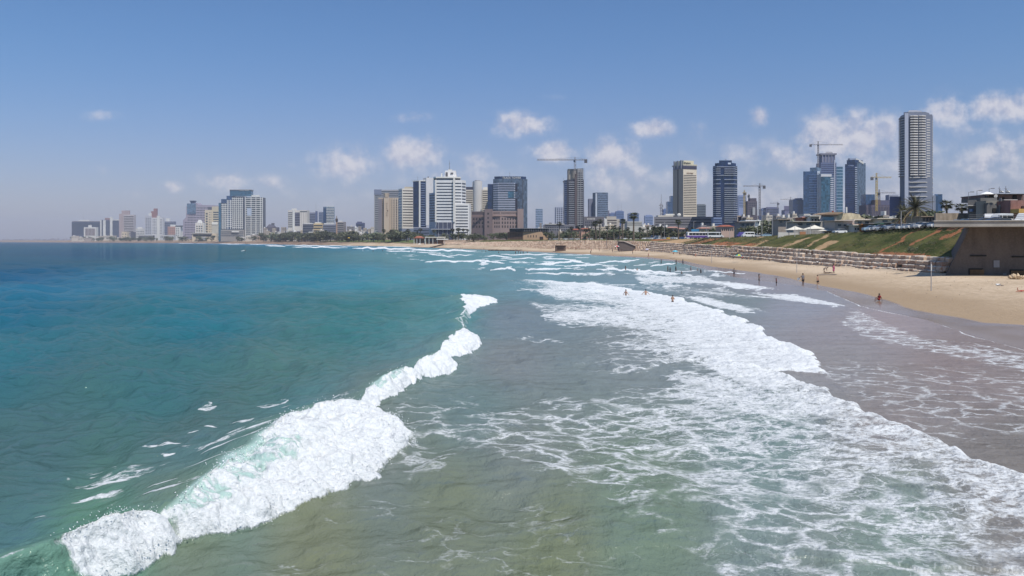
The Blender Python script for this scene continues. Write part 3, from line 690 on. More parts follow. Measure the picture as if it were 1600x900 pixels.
# ---- far north end of the bay
b = Bld('hotel', 'wide dark blue-grey slab hotel with white roof huts, furthest left on the skyline', 134, 3700)
b.rect(112,156.5,346.5,None,wm(70,76,98)); b.bands((112,0),(156.5,0),348,367,11,.45,G_DARK); b.rect(113,156,345.6,346.5,wm(120,115,120),name='parapet')
b.rect(123,139,343.5,345.6,WHITE,4,20,'roof_hut'); b.mast(130,334,343.5,.5)
b = Bld('hotel', 'small white portal-framed hotel standing before the wide dark slab', 140, 3600)
b.rect(131,150,355,None,WHITE); b.rect(133,148.5,357,368,wm(110,95,95),-.5,2,'recess'); b.cols((133,-.6),(148.5,-.6),357,368,7,.3,wm(190,185,185)); b.rect(138,142,351.5,355,WHITE,4,14,'roof_hut')
b = Bld('hotel', 'grey hotel slab with two white stair towers beside the pink tower', 171, 3500)
b.rect(156.5,186,343.5,None,wm(92,96,116)); b.bands((157,0),(186,0),345,368,12,.4,G_DARK)
for xa, xb, yt in ((156.5,158.5,344),(161,165,344),(171.8,175.6,339)): b.rect(xa,xb,yt,None,WHITE,-1.5,6,'stair_tower')
b.rect(164,173,340.5,343.5,wm(150,120,120),3,15,'roof_hut'); b.rect(175.6,186,343,344.5,WHITE,-1,4,'cornice')
b = Bld('hotel', 'pink hotel tower with horizontal balcony bands and stepped pink top', 197, 3300)
b.rect(186,209,335.5,None,wm(190,182,182)); b.rect(186,193,334,None,wm(172,156,154),-1.2,8,'stair_tower'); b.rect(190,201.5,329,336,wm(170,152,150),1,14,'roof_hut')
b.bands((193.3,0),(209,0),337,371,13,.5,G_WARM); b.mast(196.5,318,329,.35)
b = Bld('building', 'low cream wedge-shaped building at the foot of the pink tower', 195, 3150); b.rect(190,198,362,None,CREAM); b.grid((190,0),(198,0),364,372,2,2,.4,.4,G_DARK)
b = Bld('building', 'dark box with a low white block joined to it, left of the white twin-step hotel', 214, 3100)
b.rect(204,212,362.5,None,wm(78,78,88)); b.rect(212,226,357,None,wm(196,194,190),2,20); b.grid((213,2),(225,2),360,371,5,3,.5,.4,G_DARK); b.rect(215,222,355,357,WHITE,6,14,'roof_hut')
b = Bld('hotel', 'white grid-windowed hotel topped by a tall brown fin', 240, 3100)
b.rect(226,237,337,None,wm(184,184,190)); b.rect(237,254,340,None,wm(205,203,203),-1,22); b.rect(245,249,337,None,WHITE,-2.5,4,'pier')
b.grid((227,0),(236,0),340,366,3,11,.55,.5,G_DARK); b.grid((238,-1),(245,-1),342,366,3,10,.5,.5,G_DARK); b.grid((249.5,-1),(253.5,-1),342,366,2,10,.5,.5,G_DARK)
b.rect(240,245,325.8,340,wm(150,112,110),2,12,'roof_fin'); b.rect(236,241,330,340,wm(150,112,110),3,12,'roof_fin'); b.rect(232,237,333,337,WHITE,2,12,'roof_hut')
b = Bld('building', 'grey office block half hidden between the brown-finned hotel and the salmon house', 264, 3300)
b.rect(255,272,346,None,wm(112,116,136)); b.bands((255,0),(272,0),348,370,8,.4,G_DARK); b.rect(259,265,341,346,WHITE,3,12,'roof_hut')
b = Bld('building', 'salmon pink block with a white top on the far shore', 271, 3000); b.rect(262,274,354,None,wm(180,140,126)); b.rect(266,274,351,354,WHITE,1,14,'roof_hut'); b.grid((262.5,0),(273.5,0),356,370,4,5,.4,.45,G_DARK)
b = Bld('building', 'small white block with dark roof, right of the salmon block', 278, 2980); b.rect(274,282,354,None,WHITE); b.grid((274.5,0),(280,0),356,369,2,5,.5,.5,G_DARK); b.rect(274,284,352.4,354,DGREY,-1,16,'roof')
b = Bld('building', 'long low flat building with dark windows on the far shore', 226, 2950); b.rect(216,238,368,None,wm(120,118,120)); b.bands((216.5,0),(237.5,0),369,372,1,.6,G_DARK); b.rect(215,239,367.4,368,WHITE,-1,26,'roof')
b = Bld('building', 'pair of low white beach blocks below the salmon block', 262, 2900); b.rect(250,271,367,None,wm(190,188,186)); b.grid((250.5,0),(270.5,0),368,372.5,8,1,.5,.5,G_DARK)
# ---- stepped tower with ball top
b = Bld('apartment_tower', 'lilac-grey tower stepping up to a round glass turret', 315, 2600)
mb = MB(); Yb_ = b.Y
sl_ = [(286,373),(286,344),(290,340),(293,330),(297,324),(299,318),(308,317),(309.5,320),(341,321),(341,373)]
mb.slab([(wx(x, Yb_), wz(y, Yb_)) for x, y in sl_], Yb_, Yb_+45); b.emit(mb, 'wall', wm(158,150,164))
for i in range(13):
    y = 323+i*3.8; xl = 287 if y > 344 else 290+(344-y)*.32
    b.bands((xl+1,0),(340,0),y,y+3.8,1,.42,G_DARK)
b.cols((290,0),(340,0),322,372,22,.35,wm(170,160,170),'pier',.35)
Q_ = b.Y; mb = MB(); mb.tube((wx(301.5,Q_+10),Q_+12,wz(317,Q_)),(wx(301.5,Q_+10),Q_+12,wz(313.5,Q_)),9,14,14); mb.tube((wx(301.5,Q_+10),Q_+12,wz(320,Q_)),(wx(301.5,Q_+10),Q_+12,wz(317,Q_)),11,9,14); b.emit(mb,'turret',G_BLUE)
b.mass([(292,-2),(306,-2),(306,10),(292,10)],318,334,G_PALE,'glass_wing')
b = Bld('apartment_building', 'beige block with dark recessed balconies in front of the lilac tower', 332, 2450)
b.rect(320,331,328,None,CREAM); b.rect(331,342,322.5,None,wm(198,186,160),3,25); b.grid((321,0),(325,0),332,364,1,8,.7,.6,G_DARK); b.grid((326,0),(331,0),330,364,2,9,.35,.35,G_DARK)
b.bands((333,3),(341.5,3),330,352,6,.5,G_DARK); b.rect(325,333,323.5,328,wm(80,84,96),4,18,'roof_hut'); b.rect(331,340,347,351,wm(230,226,215),-2,3,'balcony'); b.rect(331,341,352,366,wm(190,184,170),-1,2.5,'lower_block')
b = Bld('apartment_building', 'white house with arched gable below the lilac tower', 312, 2420); b.rect(305,318,348,None,WHITE); b.rect(308,315,343.5,348,WHITE,1,12,'gable',None,.5); b.grid((306,0),(317,0),352,366,3,4,.55,.55,G_DARK); b.cols((305,0),(318,0),348,367,4,.16,CREAM)
b = Bld('pavilion', 'long beige seafront terrace building with a black shaded opening', 318, 2300)
b.rect(300,338,364.6,None,CREAM); b.rect(302,330,366.5,369.5,wm(40,38,42),-.6,3,'opening'); b.rect(299,331,363.8,364.6,WHITE,-4,20,'roof'); b.rect(314,322,370.5,375,wm(176,178,186),-5,2,'beach_stairs')  # near-black box puts the opening's shade into its colour
# ---- big white-grid hotel
b = Bld('hotel', 'large white-grid hotel with blue glass penthouse, biggest block on the left skyline', 376, 2200)
b.rect(341.5,346,317,None,G_TEAL); b.rect(345.5,354,311,None,G_BLUE,.5,30); b.rect(354,362.5,306,None,G_BLUE,.6,30); b.rect(362,381,307,None,G_DARK,0,30)
b.rect(345.5,354,317,360,G_DARK,0,4,'window_wall')
for xa, xb, yt, n in ((346,354,318,3),(354,362.5,312.5,2),(362.5,380,308.5,6)):
    k = int((358-yt)/3.05); b.cols((xa,0),(xb,0),yt,358,n,.28,WHITE,'pier',.8); b.bands((xa,0),(xb,0),yt,yt+k*3.05,k,.3,WHITE,'floor_band',.6,(0,1))
b.rect(380,383.5,308,None,wm(120,124,136),2,20,'stair_tower'); b.rect(383,410.5,308.5,None,G_DARK,-1,30)
b.bands((383,-1),(410.5,-1),309,370,20,.34,WHITE,'floor_band',.9,(0,1))
for x in (383.4,392.2,399.8,406.8,409.9): b.rect(x-.45,x+.45,308,371,WHITE,-2.3,0,'pier')
b.rect(386,393,325,337,wm(176,186,200),-2.6,-1,'blank_panel')
b.rect(359,392.5,297,306,G_TEAL,5,25,'penthouse'); b.rect(358.5,393,296,297,wm(150,150,150),3,27,'roof'); b.text('THE BAY HOTEL',374,389,298.2,2.6,WHITE)
b.mass([(393,4),(406,4),(406,20),(393,20)],304.6,308,WHITE,'roof_hut')
b.rect(345,381,359,None,wm(150,146,142),-8,2,'podium'); b.bands((345,-8),(381,-8),361,370,3,.4,G_DARK); b.rect(362,373,361,363,WHITE,-12,-8,'awning')
# ---- low houses, 410-450, domes
b = Bld('building', 'dark domed hall behind the low white houses right of the white-grid hotel', 424, 2500); b.rect(415,433,355,None,wm(100,96,104)); b.mass([(416,2),(432,2),(432,20),(416,20)],350.5,355,wm(88,86,98),'dome',.45); b.rect(424,428,348.5,352,DGREY,6,12,'roof_hut')
b = Bld('hotel', 'white balconied hotel with a tall central stair pier, beside the grey office', 465, 2100)
b.rect(450,480,328.5,None,wm(206,200,192)); b.bands((450,0),(457,0),331,356,8,.5,G_DARK); b.rect(457,460.4,326,None,WHITE,-2,6,'stair_tower'); b.rect(460.4,468.5,332,353,G_DARK,-.4,3,'window_wall'); b.bands((460.4,0),(468.5,0),332,353,8,.25,wm(150,144,160),'balcony',1.1,(0,1))
b.bands((468.5,0),(480,0),329.5,332,1,.6,G_DARK); b.cols((469,0),(480,0),332,356,3,.12,wm(150,140,140),'recess',.2); b.rect(456,462,325.6,328.5,WHITE,5,15,'roof_hut')
b = Bld('building', 'grey banded office with a slim blue-grey mast tower', 489, 2250); b.rect(480.5,493,332,None,wm(120,124,144)); b.bands((481,0),(492.5,0),334,349,6,.4,G_DARK); b.rect(492.8,495,329.8,None,wm(88,98,130),-1,8,'stair_tower'); b.mast(493.7,316,330,.3)
b = Bld('building', 'narrow blue-grey block between the banded office and the curved glass one', 500, 2350); b.rect(498,503,331,None,wm(122,130,152)); b.bands((498,0),(503,0),333,348,6,.4,G_BLUE)
b = Bld('office_tower', 'rounded tower with blue glass left side and white floor bands', 514, 2300)
b.mass([(505,3),(510,0),(518,0),(522.8,4),(522.8,28),(505,28)],323,None,G_PALE); b.bands((510,0),(522,0),324,349,10,.35,WHITE,'floor_band',1.0,(0,1)); b.mass([(505,2.6),(510,-.6),(510,10),(505,12)],325,None,G_BLUE,'glass_wing'); b.mass([(511,5),(522,5),(522,20),(511,20)],321.6,323,WHITE,'roof_hut')
b = Bld('minaret', 'slender stone minaret with a dark gallery among the trees', 526, 1700, 'minaret')
X_, Y_ = b.pt((526,3)); z = b.z; mb = MB(); mb.tube((X_,Y_,b.z0-1),(X_,Y_,z(347)),1.7,1.5,8); b.emit(mb,'shaft',wm(170,140,120)); mb = MB(); mb.tube((X_,Y_,z(347)),(X_,Y_,z(344.6)),1.6,2.9,10); mb.tube((X_,Y_,z(344.6)),(X_,Y_,z(341.5)),2.7,2.7,10); b.emit(mb,'gallery',wm(74,66,66)); mb = MB(); mb.tube((X_,Y_,z(341.5)),(X_,Y_,z(338.6)),1.3,1.1,8); mb.tube((X_,Y_,z(338.6)),(X_,Y_,z(336.5)),1.2,.1,8); b.emit(mb,'spire',wm(150,140,134))
for (xa, xb, yt, Y, c, lab, n) in [(473,491,350,1850,(96,96,106),'dark grey flat-roofed block below the grey office, left of the yellow house',3),(490,504,349,1800,(206,182,140),'sunlit yellow-cream house with three window rows left of the minaret',3),(504.5,525,350.5,1820,(128,130,144),'grey apartment block directly left of the minaret',4),(527,537,346.5,1780,(150,142,140),'grey house with dark balconies directly right of the minaret',5),(556,568,348,2600,(78,84,116),'dark navy office cube alone on the skyline',3)]:
    b = Bld('apartment_building', lab, (xa+xb)/2, Y); b.rect(xa,xb,yt,None,wm(*c)); b.bands((xa,0),(xb,0),yt+1.5,367,n+1,.45,G_DARK); b.rect(xa+2,xb-3,yt-1.8,yt,WHITE if n != 3 or Y < 2000 else wm(90,94,120),4,14,'roof_hut')
# ---- beige and banded hotels
b = Bld('hotel', 'tall grey-banded hotel slab behind the beige hotel with the prow', 605, 1530)
b.rect(584.5,626,296.5,None,wm(158,158,162)); b.bands((585,0),(625,0),298,366,21,.45,G_DARK); b.rect(584.5,596,296,304,wm(120,128,150),-.5,5,'corner_panel')
b = Bld('hotel', 'beige hotel with projecting prow-shaped pier and vertical window slots', 607, 1470)
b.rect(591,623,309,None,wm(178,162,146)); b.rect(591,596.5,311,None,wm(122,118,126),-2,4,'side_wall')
b.grid((597,0),(601,0),311,362,1,18,.95,.6,G_WARM); b.mass([(600,-6),(608.5,-6),(609.5,2),(599,2)],309,None,wm(192,174,154),'prow'); b.mass([(601.8,-6.5),(606,-6.5),(607.5,2),(600,2)],302,309,wm(192,174,154),'prow_head',1.25)
for x in (611.2,615.2,619.2,622.2): b.grid((x-1,0),(x+1,0),311.5,362,1,18,.8,.62,G_WARM)
b.cols((609,0),(623,0),309.5,364,4,.28,wm(204,190,172),'pier',.9)
for i, ch_ in enumerate('MARINE'): b.text(ch_,603.2,605,319+i*3.6,2.4,wm(110,80,62),d=-6.6,name='sign')
b = Bld('hotel', 'white hotel with broad cream bands and blue shaded flank', 635, 1380)
b.corner(622.5,628.3,646,16,3,294.5,357,wm(212,204,192)); b.bands((628.8,.2),(645.5,2.8),296,355,14,.36,G_WARM,u=(.02,.98)); b.bands((622.8,15.5),(628,.8),296,355,14,.62,G_PALE); b.corner(623,628,646,16,3,357,None,wm(120,128,146),'podium'); b.rect(632,644,291.5,294.5,wm(178,168,150),5,18,'roof_hut')  # wide pale blue flank bands put that side's bluish shade into the colour
b = Bld('hotel', 'dark blue glass hotel with a white pier and tall white blank wing', 660, 1300)
b.corner(645.5,655,666,8,3,283,355,G_NAVY); b.rect(654.5,657,283,355,WHITE,-1.2,1.5,'pier'); b.bands((657,0),(666,3),285,354,19,.28,wm(120,134,160),'floor_band',.3,(0,1)); b.mass([(644,9),(655,-1),(666,2),(666,24),(650,24)],281.6,283,WHITE,'cornice'); b.mast(652.5,275,281.6,.2); 
b.corner(661,665.8,677.5,12,4,277.5,352,wm(206,204,204),'blank_wing'); b.rect(668,670,275.4,277.5,DGREY,8,11,'roof_hut'); b.rect(646,671,356,None,wm(100,108,128),-10,3,'podium'); b.bands((646,-10),(671,-10),358,371,3,.4,G_DARK)
# ---- white banded hotel
b = Bld('hotel', 'big white hotel with octagonal roof drum, floor bands and dark columned base', 700, 1150)
b.mass([(670.5,14),(680,.6),(700,3),(709,14)],301,None,wm(150,156,170),'low_wing'); b.bands((671,13),(679.8,.5),303,347,11,.45,G_DARK)  # blue-grey wall colour carries the shade on this left wing
b.mass([(677,6),(681,0),(709,0),(721.5,3.5),(728,14),(728,34),(677,34)],281,None,wm(214,214,214)); b.mass([(708.5,-3),(733,0),(736,14),(712,16)],318,None,wm(216,214,212),'low_wing')
b.bands((681.5,0),(708,0),284,345.5,13,.36,G_DARK,u=(0,1)); b.bands((711,.5),(721,3.4),284,318,7,.36,G_DARK); b.bands((722,4),(727.5,13),284,318,7,.4,G_DARK); b.bands((711.5,-2.6),(731.5,-.2),320,370,11,.36,G_DARK)
b.rect(708,710.8,279,347,WHITE,-4.2,1,'pier'); b.rect(679.6,682,281,347,WHITE,-1.6,1,'pier'); b.bands((682,0),(708,0),278.5,281.5,1,.95,G_DARK,o=-.6,inn=-2)
b.mass([(677,5),(681,-1.5),(709,-1.5),(720,2),(720,28),(677,28)],276.2,278.4,WHITE,'cornice'); b.mass([(678,7),(682,1.5),(709,1.5),(719,5),(719,26),(678,26)],278.4,281,DGREY,'top_storey')
b.rect(694.5,713,265.6,276.2,wm(216,214,212),8,24,'roof_drum',None,.86); b.rect(696.5,699.5,268.5,275,DGREY,7.2,9,'opening'); b.rect(704,708,269,271,DGREY,7.4,9,'opening'); b.rect(700,706,263.8,266,WHITE,10,20,'roof_hut'); b.mast(702.4,249.5,264,.45,12); b.rect(689,691,270,276,WHITE,8,12,'roof_hut')
b.rect(682,708,347.5,None,wm(70,76,96),-4,1,'dark_base'); b.cols((682,-4),(709,-4),347.5,371,4,.13,wm(150,152,160),'column',.8); b.rect(673,710,357.5,359,wm(150,152,160),-7,1,'terrace_slab')
b = Bld('hotel', 'cream banded hotel with a tall plain white cylinder stair tower', 745, 1300)
b.rect(727,739,296.5,None,wm(206,198,184)); b.bands((727.5,0),(739,0),298,331,10,.38,G_WARM); b.rect(727,739,292,296.5,wm(66,70,88),1,12,'top_storey'); b.rect(753.5,763,296,None,wm(206,198,184),1,24); b.bands((754,1),(763,1),297,330,10,.38,G_WARM); b.rect(755,762,291.8,296,WHITE,6,14,'roof_hut')
X_, Y_ = b.pt((746.2,4)); mb = MB().tube((X_,Y_,b.z0),(X_,Y_,b.z(283)),7.6,7.6,28); b.emit(mb,'stair_tower',wm(204,202,200),smooth=False); mb = MB().tube((X_,Y_,b.z(283)),(X_,Y_,b.z(281.4)),5,4.6,16); b.emit(mb,'roof_drum',GREY); b.rect(738,741.5,284.5,296,wm(176,172,168),2,8,'side_wall')
b = Bld('hotel', 'brown stone hotel with four rows of square windows and crenellated wings', 778, 1000)
BR = wm(148,130,126); BR_SHADE = wm(118,104,104)  # darker copy puts the left part's shade into the stone colour
b.mass([(736.5,10),(757,3),(757,25),(736.5,25)],330,None,BR_SHADE); b.rect(757,769.5,326.5,None,BR_SHADE,0,22); b.mass([(769.5,2),(782,1),(809,3),(809,26),(769.5,26)],329.5,None,BR); b.rect(808.5,818,326.3,None,BR,0,22)
b.grid((738,9.4),(756,3.3),339,357,4,3,.5,.6,G_WARM); b.grid((760,0),(765.5,0),330.5,357,1,4,.5,.45,G_WARM); b.grid((771.5,1.8),(781.5,1),339,357,3,3,.55,.6,G_WARM); b.grid((783,1.1),(808,2.9),339,357,6,3,.5,.62,G_WARM)
b.cols((737,9.9),(757,3),331,334.5,10,.5,G_WARM,'slot',.1); b.cols((771,1.9),(781,1.1),331.5,334,8,.5,G_WARM,'slot',.1); b.cols((783,1.1),(808,2.9),331.5,334,14,.5,G_WARM,'slot',.1)
for i, (x0,x1,d) in enumerate(((736.5,757,3.0),(769.5,782,1),(782,809,2))): b.rect(x0,x1,337,337.7,wm(170,142,130),d-1.2,d+.5,'string_course')
# ---- blue office tower
b = Bld('office_tower', 'blue-grey glass office tower with rounded top, rooftop lettering and dark notch', 797, 1250)
BT = glassmat('glass_bluegrey', (.085,.115,.165,1), (2.2,3.2))
b.mass([(770.5,5),(778,0),(805,0),(818,3),(824,8),(824,34),(770.5,34)],279.5,None,BT); b.mass([(772.5,6),(780,1.5),(805,1.5),(817,4.5),(822,9),(822,30),(772.5,30)],275.4,279.5,G_NAVY,'top_storey')
b.bands((771,4.7),(778,.1),285,328,12,.5,wm(150,156,172),'floor_band',.5,(0,1)); b.bands((778,0),(805,0),285,328,12,.55,wm(158,162,176),'floor_band',.6,(0,1)); b.grid((779,-.7),(803,-.7),285,300,14,4,.5,.3,G_NAVY)
b.rect(805,808.5,287,299,wm(34,36,54),-.3,2,'dark_notch'); b.rect(805,808.5,310,328,wm(34,36,54),-.3,2,'dark_notch'); b.rect(794,803,299.5,309,G_TEAL,-1.2,2,'glass_panel'); b.rect(816.6,817.4,280,328,DGREY,2.2,4,'seam')
b.rect(762,771,287,None,G_NAVY,8,30,'rear_wing'); b.mast(796.5,268,276,.25); b.text('TRADE TOWER',785,814,279.2,4.2,WHITE,d=.4)
b = Bld('museum', 'low tan stone museum with a black glass upper storey on the shore', 825, 800)
b.mass([(793,8),(817.5,0),(817.5,20),(793,22)],362.3,None,wm(112,88,74)); b.mass([(817.5,0),(846,0),(857,6),(857,24),(817.5,24)],362.3,None,wm(180,150,122)); b.grid((823,0),(840,0),367,371.5,4,1,.3,.8,G_WARM); b.rect(843.2,848.8,369.8,375.5,wm(60,48,44),-.3,2,'doorway')  # left part darker brick; right part's paler tan also carries sunlight in its colour
b.mass([(796,5),(818,-2),(857,1),(857,24),(796,24)],357.2,361.9,wm(42,46,52),'upper_storey'); b.cols((818,-2),(857,1),357.4,361.8,11,.12,GREY,'mullion',.15); b.cols((797,6.8),(816,.6),363,375,8,.3,wm(84,66,58),'buttress',.3); b.mass([(795,4),(818,-3),(858,0),(858,25),(795,25)],356.6,357.2,GREY,'roof')
for (xa, xb, yt, Y, m_, lab, n) in [(837,848,326.5,2600,G_PALE,'pale blue far office block right of the blue-grey tower',8),(848.5,852,356,1500,CREAM,'thin cream house right of the museum',2)]:
    b = Bld('office_building', lab, (xa+xb)/2, Y); b.rect(xa,xb,yt,None,m_); b.bands((xa,0),(xb,0),yt+1,357,n,.3,wm(150,160,186),'floor_band',.4,(0,1))
b = Bld('apartment_tower', 'pale grey gridded block left of the unfinished tower', 875, 1500); b.rect(868,883,323.5,None,wm(140,148,170)); b.cols((868,0),(883,0),324,356,5,.3,wm(190,194,204)); b.bands((868,0),(883,0),325,355,9,.4,G_NAVY)
# ---- unfinished tower with crane
b = Bld('unfinished_tower', 'unfinished concrete tower with open floors and a brown hoist strip', 897, 1100)
b.rect(886,912,280.5,None,wm(60,62,74),0,24); b.rect(881.5,888.5,281.5,None,G_NAVY,1,20,'glass_wing'); b.rect(887.5,908,263.5,281,wm(150,146,138),4,18,'core'); b.rect(902,911.5,263,281,wm(120,122,128),2,4,'scaffold'); b.rect(886.5,888.5,266,281,DGREY,3,6,'formwork')
b.bands((888.5,0),(898,0),283,352,21,.24,wm(180,182,188),'floor_slab',1.2,(0,1)); b.bands((901.5,0),(911,0),264,352,27,.24,wm(190,192,198),'floor_slab',1.6,(0,1)); b.bands((882,1),(888,1),283,352,21,.2,wm(110,122,150),'floor_slab',.4,(0,1))
b.rect(898,901.6,272,353,wm(92,82,84),-2,1,'hoist_shaft'); b.rect(902.6,903.6,264,353,wm(150,150,150),-2.2,0,'column'); b.rect(907,907.8,264,353,wm(150,150,150),-2.2,0,'column'); 
b.mast(880.6,278,352,.3,-1,'hoist_mast'); b.mast(912.6,262,352,.3,-1,'hoist_mast'); b.rect(879.5,882,283,285,DGREY,-2,0,'hoist_cabin')
def truss(mb, p, q, w, n, r):
    p = Vector(p); q = Vector(q); d = (q-p).normalized(); a = Vector((0,1,0)) if abs(d.y) < .9 else Vector((1,0,0)); c = d.cross(a).normalized(); a = c.cross(d)
    cs = [a*w/2+c*w/2, a*w/2-c*w/2, -a*w/2-c*w/2, -a*w/2+c*w/2]
    for k in cs: mb.tube(p+k, q+k, r, k=4)
    for i in range(n):
        s0, s1 = p+(q-p)*i/n, p+(q-p)*(i+1)/n
        for j in range(4): mb.tube(s0+cs[j], s1+cs[(j+1)%4], r*.7, k=4)
def crane(x, Y, yt, yb, xj0, xj1, yj, m, label, dY=0, group=None, w=2.2):
    """tower crane: mast, jib with tip at xj1, counter jib with ballast at xj0"""
    e = empty('tower_crane', (wx(x, Y), Y, wz(yb, Y)), label=label, cat='crane', group=group)
    sx, sz = wx(x, Y), wz(yb, Y); zt = wz(yj, Y)-sz; za = wz(yt, Y)-sz
    mb = MB(); truss(mb, (0,0,0), (0,0,zt), w, max(3, int(zt/4)), .3); mb.obj('mast', m, e)
    j0, j1 = wx(xj0, Y)-sx, wx(xj1, Y)-sx
    mb = MB(); truss(mb, (0,0,zt+.8), (j1,0,zt+.8+dY*.0), 1.6, max(5, int(abs(j1)/4)), .22); mb.obj('jib', m, e)
    mb = MB(); truss(mb, (0,0,zt+.8), (j0,0,zt+.8), 1.6, 4, .22); mb.obj('counter_jib', m, e)
    s_ = 1 if j0 > 0 else -1; mb = MB().box(min(j0, j0-s_*4), max(j0, j0-s_*4), -1, 1, zt-3.5, zt+1); mb.obj('ballast', DGREY, e)
    mb = MB(); truss(mb, (0,0,zt), (0,0,za), 1.4, 3, .2); mb.tube((0,0,za),(j1*.6,0,zt+1.5),.12,k=4); mb.tube((0,0,za),(j0*.9,0,zt+1.5),.12,k=4); mb.obj('apex', m, e)
    mb = MB().box(-2.2, -.2, -2.4, -1, zt-2.5, zt+.2); mb.obj('cabin', G_DARK, e)
CY = mat('crane_yellow', (.50,.36,.10,1), .5); CG = mat('crane_grey', (.24,.22,.23,1), .5)
crane(898.5,1098,245.5,272,917.5,839,250.5,CG,'grey tower crane on the unfinished concrete tower with brown hoist strip')
b = Bld('office_building', 'long low grey office with roof lights left of the unfinished tower', 866, 1050); b.rect(850,899,351,None,wm(118,116,122)); b.bands((850.5,0),(898,0),353,361,2,.4,G_DARK); b.rect(852,882,349.6,351,wm(190,188,184),-1,20,'roof'); b.cols((850,0),(899,0),355,362,14,.2,GREY)
b = Bld('office_tower', 'grey and blue glass office tower with a white vertical stripe, right of the unfinished tower', 937, 1400)
b.corner(926,933,950,10,2,300.8,340,BT); b.rect(930.5,933,302,340,wm(190,196,206),-1.2,2,'pier'); b.bands((934,.2),(949.5,1.9),302,339,13,.25,wm(140,152,176),'floor_band',.3,(0,1)); b.rect(920,926.5,310,None,wm(118,122,140),10,26,'rear_wing'); b.rect(950,952,328.5,None,wm(116,116,138),8,20,'rear_wing')
b = Bld('office_building', 'grey office with bright roof-level slots below the grey and blue tower', 928, 1150); b.rect(912,944,338.5,None,wm(110,108,116)); b.grid((917,0),(930,0),340,344,6,1,.5,.6,WHITE); b.grid((914,0),(943,0),345,354,10,2,.5,.5,G_DARK)
b = Bld('office_building', 'white office with brown window bands and stepped roof among the palms', 956, 1150); b.rect(944,968,342,None,wm(178,170,160)); b.rect(948,963,338,342,wm(176,170,162),2,18,'top_storey'); b.bands((949,0),(963.5,0),342.5,354,3,.4,G_WARM,u=(0,1)); b.cols((944,0),(948.5,0),341.8,356,1,.9,WHITE)
for (xa, xb, yt, Y, c, lab) in [(953,964,333,2900,(104,118,156),'blue far block with flat top behind the brown-banded white office'),(962.8,975,330,2700,(98,116,156),'blue far block with antennas, taller of the two behind the brown-banded office'),(982,998.5,333.5,2700,(108,126,164),'blue far block right of the tallest palm'),(1008,1020.5,336.8,3000,(128,144,180),'pale blue far block left of the lattice mast'),(1037,1044,326.8,2700,(98,118,164),'small blue far block left of the stepped blue tower'),
    (1089,1103,319.8,1500,(112,118,124),'grey-green office block right of the beige banded tower'),(1154,1166.5,305.5,2400,(140,152,184),'pale blue slab right of the navy balcony tower'),(1190,1200,326,2300,(100,114,152),'blue far block behind the street lights'),(1197,1217,324.5,2200,(96,98,126),'purple-grey unfinished block with ragged top')]:
    b = Bld('office_building', lab, (xa+xb)/2, Y); b.rect(xa,xb,yt,None,wm(*c)); b.bands((xa+.5,0),(xb-.5,0),yt+1.5,yt+19,7,.45,G_BLUE if c[2] > 130 else G_DARK)
    b.rect(xa+2,xb-2,yt-1,yt,wm(*c),4,16,'roof_hut')
    if 'antennas' in lab: b.mast(965.5,319,330,.3); b.mast(971,318,330,.3)
b = Bld('office_building', 'low white banded building behind the palms, left of the grey windowed hall', 993, 1000); b.rect(980,1003,346,None,wm(190,188,182)); b.bands((980,0),(1003,0),347,353,2,.45,wm(110,112,110),u=(0,1))
b = Bld('radio_mast', 'thin lattice radio mast with side dishes, left of the beige tower', 1033, 1800, 'mast')
mb = MB(); X_, Y_ = b.pt((1033.2,0)); truss(mb, (X_,Y_,b.z0), (X_,Y_,b.z(318)), 3.6, 12, .4); b.emit(mb,'lattice',CG); mb = MB().tube((X_,Y_,b.z(318)),(X_,Y_,b.z(303)),.7,.25,6); b.emit(mb,'antenna',CG)
mb = MB(); [mb.tube((X_-5,Y_-1,b.z(q)),(X_+4,Y_-1,b.z(q)),.5) for q in (320.5,325)]; [mb.blob((X_+dx_,Y_-2,b.z(q)),(1.6,1,1.6)) for dx_, q in ((3,322),(3,327),(-3.5,321),(3,333))]; b.emit(mb,'dish',GREY)
b = Bld('office_tower', 'stepped blue glass tower half hidden by the beige banded tower', 1048, 2400); b.rect(1043,1056,315,None,G_BLUE); b.rect(1048,1056,306,None,G_BLUE,2,24,'upper_block')
# ---- beige banded tower
b = Bld('office_tower', 'beige tower with a plain shaded flank, fine floor bands and dark crown windows', 1070, 1000)
b.corner(1051.5,1067.5,1088.5,20,8,263.5,None,wm(178,164,150)); BEIGE_LIT = wm(216,204,184)
b.corner(1067.3,1067.6,1088.6,20,8,263.6,None,BEIGE_LIT,'front_wall')  # paler paint puts the right face's sunlight into its colour
b.bands((1067.7,0),(1088.5,8),272.5,336,24,.42,G_WARM,u=(.02,.97)); b.bands((1067.7,0),(1088.5,8),259,264,1,.95,wm(66,66,84),'crown_windows',.3,(0,1))
b.corner(1051.5,1067.5,1088.5,20,8,258,263.5,wm(130,128,138),'top_storey'); b.corner(1049.8,1067.5,1089.6,22,8,256.4,258.2,wm(200,192,168),'crown_slab'); b.corner(1055,1068,1084,15,6,250.6,256.4,wm(214,206,178),'crown')
b.cols((1051.5,20),(1067.3,.2),250,263.5,3,.28,wm(150,150,160),'fin',1.0); b.cols((1051.5,20),(1067.3,.2),264,336,1,.1,wm(90,84,84),'groove',.15); 
Bt = wm(120,78,62); tr = math.atan2(8*1.0, wx(1088.5,1008)-wx(1067.5,1000))
b.text('Shalom',1068.6,1080,255.6,3.2,wm(70,66,70),d=-.2,rot=tr); b.text(u'\u05de\u05d5\u05dc\u05e9 \u05dc\u05d3\u05d2\u05de',1073,1084,271.2,2.2,Bt,d=1.4,rot=tr)
b = Bld('office_building', 'long grey low hall with strips of dark windows and a white satellite dish', 1065, 900)
